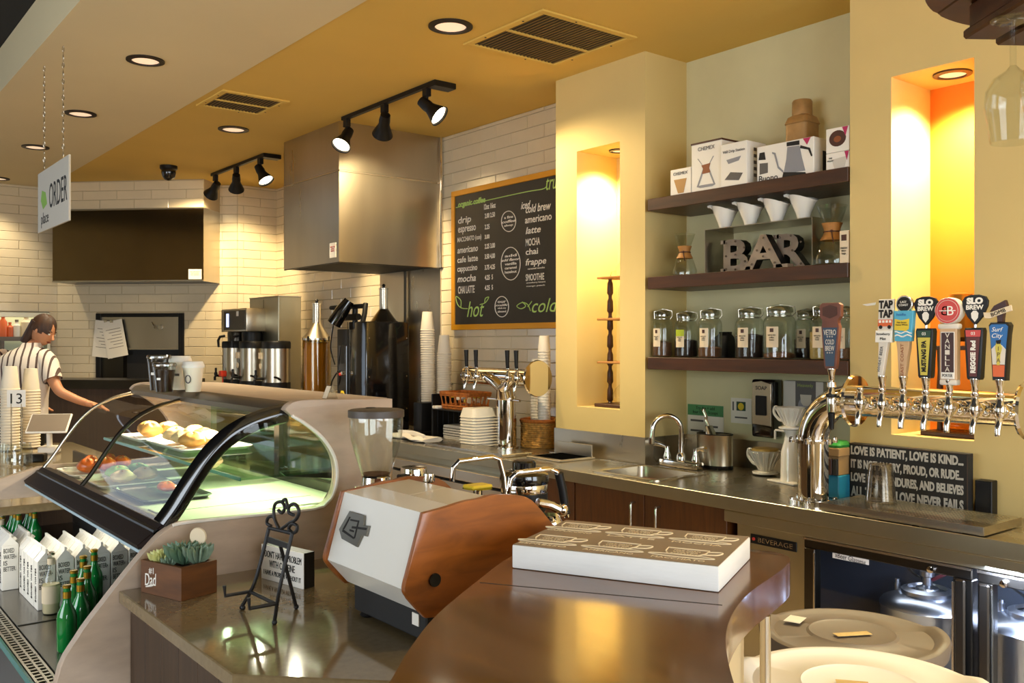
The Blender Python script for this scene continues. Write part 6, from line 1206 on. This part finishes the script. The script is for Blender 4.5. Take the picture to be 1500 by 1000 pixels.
m_succ = M('pale_succulent', 'd3d58c', .5, noise=.2, nscale=30); m_succg = M('grey_green_succulent', '7f947c', .5, noise=.2, nscale=30); m_spike = M('spiky_leaf', '5f7d62', .5)
def rosette(name, lab, x, y, rings, L, mat, z0=.0, lift=.5, e0=80, e1=18):
    c = Vector((.932, 2.775, CZ)); cr, sr = cos(radians(18)), sin(radians(18)); t = thing(name, lab, 'succulent', (c.x + x * cr - y * sr, c.y + x * sr + y * cr, CZ + ph_ - .013))
    for r in range(rings):
        n = 7 + r * 2
        for k in range(n):
            a = 2 * pi * k / n + r * .4; el = radians(e0 + (e1 - e0) * (r / max(rings - 1, 1))); ln = L * (.55 + .45 * (r + 1) / rings); gg = G().tube([(0, 0, 0), (ln * .5, 0, 0), (ln * .8, 0, .003), (ln, 0, .006)], [.004, L * .16, L * .13, .001], 6, flat=.35)
            gg.xf(Matrix.Rotation(a, 4, 'Z') @ Matrix.Rotation(-el, 4, 'Y')); obj('leaf', gg, mat, t)
rosette('succulent', 'pale yellow-green rosette succulent at the left of planter', -.02, .05, 4, .055, m_succ, e0=85, e1=30); rosette('succulent', 'spiky grey-green succulent in the middle of planter', .01, -.012, 4, .085, m_spike, e0=86, e1=40); rosette('succulent', 'small grey rosette succulent at the planter front', -.03, .005, 3, .035, m_succg, e0=80, e1=35)
rosette('succulent', 'striped grey-green succulent at the right of planter', .025, -.055, 4, .075, m_succg, e0=88, e1=48)
t = thing('plant_marker', 'round pale disc marker standing behind the succulents', 'marker', (.99, 2.775, CZ + ph_ - .013), radians(40)); obj('disc', G().lathe([(.026, -.004), (.028, 0), (.026, .004)], (0, 0, .075), 24, 'x'), m_labelc, t); obj('pick', G().cyl((0, 0, -.005), (0, 0, .05), .003, n=6), m_cork, t)
# wrought iron easel
t = thing('wire_easel', 'black wrought iron easel with scrolled top on the counter', 'easel', (1.01, 2.38, CZ), 0); R_ = .0052
def fp(x, y): q = at(x, y, Z=CZ); return (q.x - 1.01, q.y - 2.38, R_)
def up(x, y, X): q = at(x, y, X=1.01 + X); return (X, q.y - 2.38, q.z - CZ)
A, B, Cf = fp(356, 893), fp(402, 915), fp(434, 892); TA, TB = up(394, 773, .045), up(428, 781, .045)
obj('leg', G().tube(smoothpts([(A[0] - .004, A[1] + .004, A[2]), (A[0], A[1], .015), up(374, 850, .01), TA]), R_, 8), m_iron, t); obj('leg', G().tube(smoothpts([(B[0], B[1] + .002, B[2]), (B[0] + .002, B[1], .02), up(410, 860, .01), TB]), R_, 8), m_iron, t); obj('rear_leg', G().tube([up(411, 800, .05), Cf], R_, 8), m_iron, t)
obj('foot', G().ell((A[0], A[1], .007), .0075, 10, 6), m_iron, t); obj('foot', G().ell((B[0], B[1], .007), .0075, 10, 6), m_iron, t); obj('foot', G().ell((Cf[0], Cf[1], .007), .0075, 10, 6), m_iron, t)
obj('cross_bar', G().tube([TA, TB], R_, 8), m_iron, t); P1_, P2_, P3_, P4_ = up(391, 784, .043), up(426, 796, .043), up(424, 804, .041), up(389, 793, .041)
obj('plate', G().prism([(P1_[1], P1_[2]), (P2_[1], P2_[2]), (P3_[1], P3_[2]), (P4_[1], P4_[2])], 'x', .038, .043), m_iron, t)
for pts in ([(397, 770), (391, 766), (393, 758), (400, 756), (404, 764), (410, 776)], [(428, 780), (423, 774), (428, 767), (435, 770), (434, 778), (428, 781)], [(410, 776), (404, 764), (401, 748), (404, 737), (413, 735), (417, 744), (413, 751), (408, 747)], [(410, 776), (424, 766), (434, 760), (438, 748), (432, 738), (424, 741), (423, 750), (430, 754)], [(413, 735), (418, 731), (421, 740), (420, 744)]):
    obj('scroll', G().tube(smoothpts([up(x, y, .05) for x, y in pts], 4), R_ * .9, 8), m_iron, t)
La, Lb = up(366, 866, .004), up(403, 884, .004)
def ledge(a, x, y): obj('ledge_prong', G().tube([a, up(x, y, -.05) if False else (a[0] - .07, a[1], a[2]), (a[0] - .072, a[1], a[2] + .028)], R_, 8), m_iron, t)
obj('ledge_bar', G().tube([La, Lb], R_, 8), m_iron, t); ledge(La, 0, 0); ledge(Lb, 0, 0)
# small word sign
t = thing('word_block', 'small white block sign about caffeine with black sides', 'sign', (1.235, 2.565, CZ + .0005), radians(12)); sw, sh2 = .213, .108
obj('block', G().box(.002, .042, 0, sw, 0, sh2, .001), m_black, t); obj('face', G().box(0, .002, 0, sw, 0, sh2), m_white, t)
for i, (s, k) in enumerate((("I DON'T HAVE A PROBLEM", .9), ('WITH CAFFEINE', .6), ('I HAVE A PROBLEM WITHOUT IT', .88))): text(s, .02, m_ink, t, frame((0, -1, 0), (0, 0, 1), (-.0006, sw / 2, sh2 * (.76 - .27 * i))), w=sw * k, h=sh2 * (.2, .2, .14)[i])
# ================================================================== espresso machine
YA, YB = 1.86, 2.282
t = thing('espresso_machine', 'white espresso machine with wooden side panels, its back to the camera', 'espresso machine', (1.25, 1.86, CZ))
def w4(name, g, mat, **k): return wobj(name, g, mat, t, **k)
m_mwhite = M('machine_white', 'e8e4da', .28, coat=.3); m_mtop = M('machine_top_plate', 'cfc4ae', .35)
core = [(1.212, 1.243), (1.163, 1.068), (1.222, 1.0), (1.62, 1.0), (1.60, 1.17), (1.54, 1.235), (1.46, 1.248), (1.40, 1.25)]
w4('back_panel', G().prism([(1.212, 1.246), (1.161, 1.068), (1.168, 1.066), (1.22, 1.244)], 'y', YA + .016, YB - .016, .002), m_mwhite)
w4('lower_panel', G().prism([(1.161, 1.067), (1.221, .999), (1.228, 1.004), (1.168, 1.068)], 'y', YA + .016, YB - .016, .001), m_mwhite)
w4('housing', G().prism([(1.222, 1.24), (1.172, 1.068), (1.23, 1.004), (1.62, 1.004), (1.60, 1.17), (1.54, 1.225), (1.40, 1.238)], 'y', YA + .017, YB - .017), m_dark_steel)
w4('top_plate', G().prism([(1.212, 1.246), (1.22, 1.24), (1.30, 1.246), (1.30, 1.254)], 'y', YA + .016, YB - .016, .001), m_mwhite); w4('top_plate', G().prism([(1.302, 1.254), (1.302, 1.247), (1.42, 1.254), (1.42, 1.262)], 'y', YA + .016, (YA + YB) / 2 - .001, .001), m_mtop); w4('top_plate', G().prism([(1.302, 1.254), (1.302, 1.247), (1.42, 1.254), (1.42, 1.262)], 'y', (YA + YB) / 2 + .001, YB - .016, .001), m_mtop)
side = path2([(1.207, 1.247), (1.26, 1.252), (1.33, 1.262), (1.375, 1.264), (1.40, 1.268)], 3) + path2([(1.43, 1.269), (1.50, 1.26), (1.545, 1.243), (1.60, 1.19), (1.66, 1.125)], 3) + [(1.70, 1.07), (1.66, 1.0), (1.235, .992)] + path2([(1.215, .993), (1.19, 1.02), (1.158, 1.058), (1.155, 1.075), (1.162, 1.10)], 3)
for a, b in ((YA, YA + .016), (YB - .016, YB)): w4('side_panel', G().prism(side, 'y', a, b, .003, 2), m_machwood)
o = w4('side_button', G().lathe([(.016, YA - .008), (.017, YA - .004), (.014, YA)], (1.237, 0, 1.083), 20, 'y'), m_blackgloss)
w4('base', G().box(1.235, 1.60, YA + .03, YB - .03, .922, 1.004, .004), m_blackmat)
for x in (1.26, 1.57):
    for y in (YA + .07, YB - .07): w4('foot', G().lathe([(.022, CZ + .0005), (.026, CZ + .004), (.02, CZ + .012)], (x, y, 0), 16), m_black)
w4('rating_tag', G().box(1.232, 1.2345, YA + .06, YA + .09, .955, .985), m_white)
# badge on the back: bevelled frame with inner marks
nb = Vector((-.178, 0, .051)).normalized(); upv = Vector((.051, 0, .178)).normalized(); fr = frame((0, -1, 0), upv, at(530, 766, X=1.182)); fr.translation = Vector((1.1875, 2.150, 1.165))
def bpoly(name, pts, mat, d0, d1):
    pts = [(a * 1.42, b * 1.18) for a, b in pts]; gg = G().prism(pts, 'z', d0, d1, .0008); gg.xf(fr); return w4(name, gg, mat)
bd = bpoly('badge', [(-.058, -.012), (-.036, .034), (.020, .034), (.026, .012), (.044, .016), (.044, -.008), (.028, -.008), (.02, -.036), (-.04, -.03)], M('badge_metal', '7e7a70', .35, .9), 0, .006)
for q4 in ([(-.044, -.010), (-.03, .022), (-.026, .022), (-.038, -.008)], [(-.044, -.014), (.004, -.022), (.004, -.018), (-.042, -.009)], [(-.024, .018), (.008, .020), (.008, .016), (-.024, .014)], [(-.012, .004), (.04, .010), (.04, .005), (-.012, -.001)], [(.004, .016), (.008, .016), (.008, -.02), (.004, -.02)], [(-.018, -.008), (-.002, -.008), (-.002, -.004), (-.018, -.004)]): bpoly('badge_mark', q4, m_ink, .006, .0068)
for (y, pts, grip) in ((2.16, [(1.50, 1.262), (1.50, 1.30), (1.515, 1.318), (1.63, 1.322), (1.655, 1.312), (1.668, 1.26), (1.67, 1.20)], 0), (1.94, [(1.53, 1.255), (1.535, 1.292), (1.55, 1.306), (1.66, 1.308), (1.685, 1.298), (1.70, 1.25), (1.715, 1.17)], 1)):
    w4('steam_wand', G().tube([(a, y - .03 * i / 6, b) for i, (a, b) in enumerate(pts)], .0075, 12), m_chrome)
    if grip: w4('wand_grip', G().tube([(1.687, y - .027, 1.295), (1.70, y - .028, 1.25), (1.712, y - .03, 1.18)], .0125, 12), m_black)
for y in (2.14, 1.97):
    w4('group_head', G().lathe([(.036, 1.06), (.04, 1.07), (.04, 1.15), (.03, 1.17)], (1.70, y, 0), 24), m_chrome); w4('portafilter_handle', G().tube([(1.74, y, 1.07), (1.80, y - .01, 1.065), (1.88, y - .015, 1.055)], [.012, .017, .014], 12), m_machwood)
w4('lever_paddle', G().tube([(1.60, 1.90, 1.225), (1.64, 1.895, 1.215), (1.67, 1.89, 1.20)], .012, 10).ell((1.68, 1.89, 1.197), .018, 12, 8), m_chrome); w4('drip_tray', G().box(1.62, 1.88, YA + .03, YB - .03, .945, .975, .003), m_steel)
w4('valve_knob', G().lathe([(.016, 1.26), (.018, 1.265), (.016, 1.285)], (1.44, 2.19, 0), 14), m_chrome)
# grinder with hopper
q = at(551, 640, D=3.02); t = thing('coffee_grinder', 'coffee grinder with clear conical hopper beside the case end panel', 'coffee grinder', (q.x, q.y, CZ + .0005), -.6)
zL = 1.437 - CZ; obj('body', G().box(-.085, .085, -.11, .11, 0, .235, .02, 3), m_black, t); obj('shoulder', G().lathe([(.085, .235), (.09, .245), (.075, .265)], n=28), m_black, t); obj('collar', G().lathe([(.066, .265), (.07, .27), (.07, .276), (.048, .28), (.046, .305), (.05, .31)], n=28), m_chrome, t)
hp = [(.048, .31), (.052, .325), (.07, .38), (.084, .43), (.088, .47), (.088, zL - .02)]; obj('hopper', G().lathe(hp + [(r - .002, z) for r, z in hp[::-1]], n=36, cap0=False, cap1=False), m_glassthick, t); obj('residual_beans', G().lathe([(.042, .312), (.045, .318), (.004, .32)], n=20), m_ground, t); obj('lid', G().lathe([(.092, zL - .025), (.092, zL - .003), (.084, zL), (.004, zL + .003)], n=36), M('grey_lid', '4b4138', .5), t); obj('lid_vent', G().lathe([(.018, zL + .001), (.016, zL + .004)], (-.02, .03, 0), 14), m_black, t); obj('spout', G().tube([(-.0, -.11, .2), (0, -.15, .17), (0, -.155, .13)], [.025, .022, .018], 12), m_black, t)
q = at(606, 692, D=3.25); t = thing('dosing_canister', 'round chrome dosing canister between grinder and espresso machine', 'canister', (q.x, q.y, CZ + .0005)); zq = at(606, 684, D=3.25).z - CZ; obj('stand', G().lathe([(.06, 0), (.06, .02), (.03, .04), (.03, zq - .06)], n=24), m_black, t); obj('drum', G().lathe([(.045, zq - .06), (.046, zq - .005), (.044, zq), (.004, zq + .003)], n=28), m_chrome, t); obj('lever', G().box(-.075, -.03, -.03, -.005, zq - .035, zq - .018, .004), m_black, t)
q = at(768, 700, D=3.05); t = thing('coffee_grinder', 'low black grinder with chrome band behind the espresso machine', 'coffee grinder', (q.x, q.y, CZ + .0005)); zq = at(768, 674, D=3.05).z - CZ
obj('stand', G().lathe([(.085, 0), (.085, .03), (.06, .05), (.06, zq - .20), (.07, zq - .17)], n=28), m_chrome, t); obj('drum', G().lathe([(.068, zq - .17), (.078, zq - .15), (.078, zq - .105)], n=32), m_black, t); obj('chrome_band', G().lathe([(.076, zq - .105), (.0775, zq - .10), (.0775, zq - .08), (.076, zq - .075)], n=32), m_chrome, t); obj('cap', G().lathe([(.080, zq - .075), (.083, zq - .06), (.080, zq - .045), (.06, zq - .035), (.04, zq - .032)], n=32), m_blackgloss, t); obj('knob', G().lathe([(.036, zq - .034), (.04, zq - .03), (.04, zq - .006), (.034, zq), (.004, zq)], n=12), m_blackgloss, t); obj('spout', G().tube([(-.03, -.06, zq - .2), (-.05, -.1, zq - .24), (-.05, -.1, zq - .30)], .016, 10), m_chrome, t)
t = thing('yellow_cloth', 'folded yellow cloth on chrome rest beside low grinder', 'cloth', (q.x - .17, q.y + .03, CZ + .0005)); zz_ = at(727, 718, D=2.85).z - CZ; obj('rest', G().lathe([(.05, 0), (.05, .01), (.015, .02), (.015, zz_ - .02), (.05, zz_ - .012)], n=20), m_chrome, t); obj('cloth', G().box(-.04, .04, -.03, .03, zz_ - .012, zz_, .004), m_yelp, t)
# ================================================================== curved wooden bar top
ZB = 1.14
def bz(x, y): q = at(x, y, Z=ZB); return (q.x, q.y)
ol = [bz(556, 1020), bz(575, 992), bz(600, 950), bz(640, 900), bz(700, 850), bz(748, 815)]
fr_ = [(1.52, 1.775), (1.66, 1.745), (1.78, 1.65)] + [bz(1109, 805), bz(1135, 808), bz(1152, 813), bz(1157.5, 820), bz(1150, 830), bz(1130, 845), bz(1105, 862), bz(1085, 881), bz(1070, 905), bz(1063, 932), bz(1066, 965), bz(1075, 1000), bz(1090, 1040)]
P_ = [(v.x, v.y) for v in smoothpts([(a, b, 0) for a, b in ol + fr_], 4)] + [(1.02, .60), (.72, .44), (.46, .62), (.56, .98)]
t = thing('bar_counter', 'curved dark wooden bar top in the foreground', 'bar', (1.2, 1.2, 0))
def w5(name, g, mat, **k): return wobj(name, g, mat, t, **k)
w5('bar_top', G().prism(P_, 'z', ZB - .08, ZB, .004, 2), m_barwood)
a_, b_ = bz(703, 853), bz(1058, 886); w5('joint_line', G().box(0, hypot(b_[0] - a_[0], b_[1] - a_[1]), -.0012, .0012, -.001, .0006).xf(Matrix.Translation((a_[0], a_[1], ZB)) @ Matrix.Rotation(atan2(b_[1] - a_[1], b_[0] - a_[0]), 4, 'Z')), m_blackmat)
cx_, cy2 = sum(p[0] for p in P_) / len(P_), sum(p[1] for p in P_) / len(P_)
w5('base_panel', G().prism([(cx_ + (a - cx_) * .62, cy2 + (b - cy2) * .62) for a, b in P_], 'z', 0, ZB - .0805), M('bar_base_paint', 'cbb387', .6)); px_, py_ = bz(1117, 880); pp_ = at(1121, 900, Z=ZB - .08); w5('support_post', G().cyl((pp_.x, pp_.y, 0), (pp_.x, pp_.y, ZB - .081), .012), m_chromew)
# canvas sign lying on the bar
c4 = [Vector((*bz(750, 832), 0)), Vector((*bz(1053, 868), 0))]; ex = (c4[1] - c4[0]).normalized(); Lc = (c4[1] - c4[0]).length; th_ = atan2(ex.y, ex.x); q = at(1107, 786, Z=ZB + .055); dcv = abs((Vector((q.x, q.y, 0)) - c4[1]).dot(Vector((-ex.y, ex.x, 0)))); Hc = .053
t = thing('canvas_sign', 'thick white canvas with brown coffee-cup chart lying on the bar', 'sign', (c4[0].x, c4[0].y, ZB + .0008), th_)
m_cside = M('whitewashed_wood', 'e2dfd8', .7, noise=.06, nscale=6, stretch=(1, 1, 5), bump=.2, bscale=40)
obj('block', G().box(0, Lc, 0, dcv, 0, Hc, .003, 2), m_cside, t); obj('printed_face', G().box(.002, Lc - .002, .002, dcv - .002, Hc, Hc + .001), M('brown_print_face', '85735f', .6, noise=.08, nscale=9), t)
m_cuplines = M('cream_lines', 'dcc9a4', .8)
for r in range(2):
    for c in range(3):
        cw_, cd_ = Lc / 3, dcv / 2; x0 = (c + .5) * cw_ - .01; y0 = (r + .56) * cd_; z = Hc + .0012; s = cd_ * .36
        k = obj('cup_drawing', G().tube([(x0 - s * .9, y0 + s * .55, z), (x0 + s * .7, y0 + s * .55, z), (x0 + s * .66, y0 + s * .0, z), (x0 + s * .45, y0 - s * .45, z), (x0 - s * .65, y0 - s * .45, z), (x0 - s * .86, y0, z)], .0022, 6, True).tube(smoothpts([(x0 + s * .7, y0 + s * .35, z), (x0 + s * 1.2, y0 + s * .45, z), (x0 + s * 1.1, y0 + s * .0, z), (x0 + s * .6, y0 - s * .15, z)]), .0022, 6).tube([(x0 + s * 1.25 * cos(a) - s * .1, y0 - s * .62 + s * .2 * sin(a), z) for a in [2 * pi * j / 24 for j in range(24)]], .0018, 6, True), m_cuplines, t)
        nm = (('ESPRESSO', 'AMERICANO', 'MACCHIATO'), ('CAPPUCCINO', 'LATTE', 'MOCHA'))[r][c]; text(nm, .02, m_cuplines, t, frame((1, 0, 0), (0, 1, 0), (x0 - s * .1, y0 - s * 1.05, z - .0004)), w=s * 2, h=s * .24)
        for j, w_ in enumerate(('MILK FOAM', 'WATER', 'ESPRESSO')): text(w_, .02, m_cuplines, t, frame((1, 0, 0), (0, 1, 0), (x0 - s * .1, y0 + s * (.3 - .27 * j), z - .0004)), w=s * 1.0, h=s * .15)
# ================================================================== bins
def bin_(x, y, zl, r, label, mat, body, marks):
    t = thing('round_bin', label, 'bin', (x, y, 0)); obj('body', G().lathe([(r * .78, 0), (r * .8, .02), (r * .92, zl - .06), (r * .96, zl - .055), (r * .96, zl - .03)], n=44), body, t)
    rs = []; n = 72
    for k, z, w in ((.97, -.045, 0), (1.0, -.04, .3), (1.0, -.012, 1), (.985, -.003, 1), (.95, 0, 1), (.90, -.001, .9), (.85, -.007, .2), (.5, -.003, 0), (.47, .003, 0), (.44, .0, 0), (.02, .002, 0)):
        ring = []
        for j in range(n):
            a = 2 * pi * j / n; d = abs(((a - 2.2) % pi) - pi / 2); b = max(0, min(1, (d - 1.05) / .2)); kk = k * (1 + .03 * w * b); ring.append((r * kk * cos(a), r * kk * sin(a), zl + z + .014 * w * b))
        rs.append(ring)
    obj('lid', G().rings(rs), mat, t)
    for i, (dx, dy, w, d, mt, rz) in enumerate(marks): obj('tape_scrap' if mt is not m_paper else 'sticker', G().box(-w / 2, w / 2, -d / 2, d / 2, zl + .0062, zl + .0075), mt, t, loc=(dx, dy, 0), rz=rz)
m_tape = M('masking_tape', 'd8b878', .8, noise=.15, nscale=40)
q = at(1248, 926, Z=.79); bin_(q.x, q.y, .79, .262, 'round bin with grey lid beside the keg cooler', m_grey, m_grey, [(-.04, .17, .07, .05, m_paper, .3), (-.03, -.02, .11, .03, m_tape, -.5)])
q = at(1262, 1004, Z=.88); o = bin_(q.x, q.y, .88, .28, 'round bin with cream white lid in the foreground', m_cream, m_cream, [(-.02, .01, .07, .035, m_tape, -.9), (.02, -.13, .035, .05, m_tape, .4)])
# ================================================================== barrel-head glass rack
cxr, cyr, rr = 1.66, .52, .30; zr = 2.25; t = thing('glass_rack', 'dark wooden barrel-head rack hanging above the bar', 'rack', (cxr, cyr, zr)); ang = atan2(.808, .591); nst = 6
for i in range(nst):
    a, b = -rr + 2 * rr * i / nst + .001, -rr + 2 * rr * (i + 1) / nst - .001; ps = []
    for k in range(9): yy = a + (b - a) * k / 8; ps.append((math.sqrt(max(rr * rr - yy * yy, 1e-4)), yy))
    pl = ps + [(-x, y) for x, y in ps[::-1]]
    obj('stave', G().prism(pl, 'z', 0, .05, .002), m_shelf, t, rz=ang)
for off in (-.075, .0, .075, .15, -.15):
    obj('runner', G().box(-.24, .235 - abs(off) * .4, off - .019, off + .019, -.045, -.0005, .004).box(-.24, .235 - abs(off) * .4, off - .03, off + .03, -.062, -.045, .004), m_shelf, t, rz=ang)
for k in range(3): obj('hanger_chain', G().cyl((rr * .8 * cos(k * 2.1), rr * .8 * sin(k * 2.1), .05), (rr * .8 * cos(k * 2.1), rr * .8 * sin(k * 2.1), 3.42 - zr), .004, n=6), m_iron, t)
def wine(px, D, lab, zrim):
    q = at(px, 200, D=D); t = thing('wine_glass', lab, 'wine glass', (q.x, q.y, zrim), 0, 'wine glasses hanging upside down from the rack'); pr = [(.034, 0), (.038, .03), (.0425, .06), (.041, .085), (.030, .105), (.012, .117), (.005, .125), (.004, .192), (.006, .198), (.03, .2), (.034, .202)]
    obj('bowl', G().lathe([(r, z) for r, z in pr[:7]] + [(r - .0015, z - .001) for r, z in pr[:6][::-1]], n=36, cap0=False, cap1=False), m_glass, t); obj('stem', G().lathe(pr[6:9], n=16), m_glass, t); obj('foot', G().lathe([(.006, .198), (.033, .1995), (.034, .201), (.006, .203)], n=28), m_glass, t)
wine(1484, 1.5, 'wine glass hanging upside down from the rack, nearest the picture edge', 1.985); wine(1540, 1.40, 'second wine glass hanging upside down, cut off by the picture edge', 1.985)
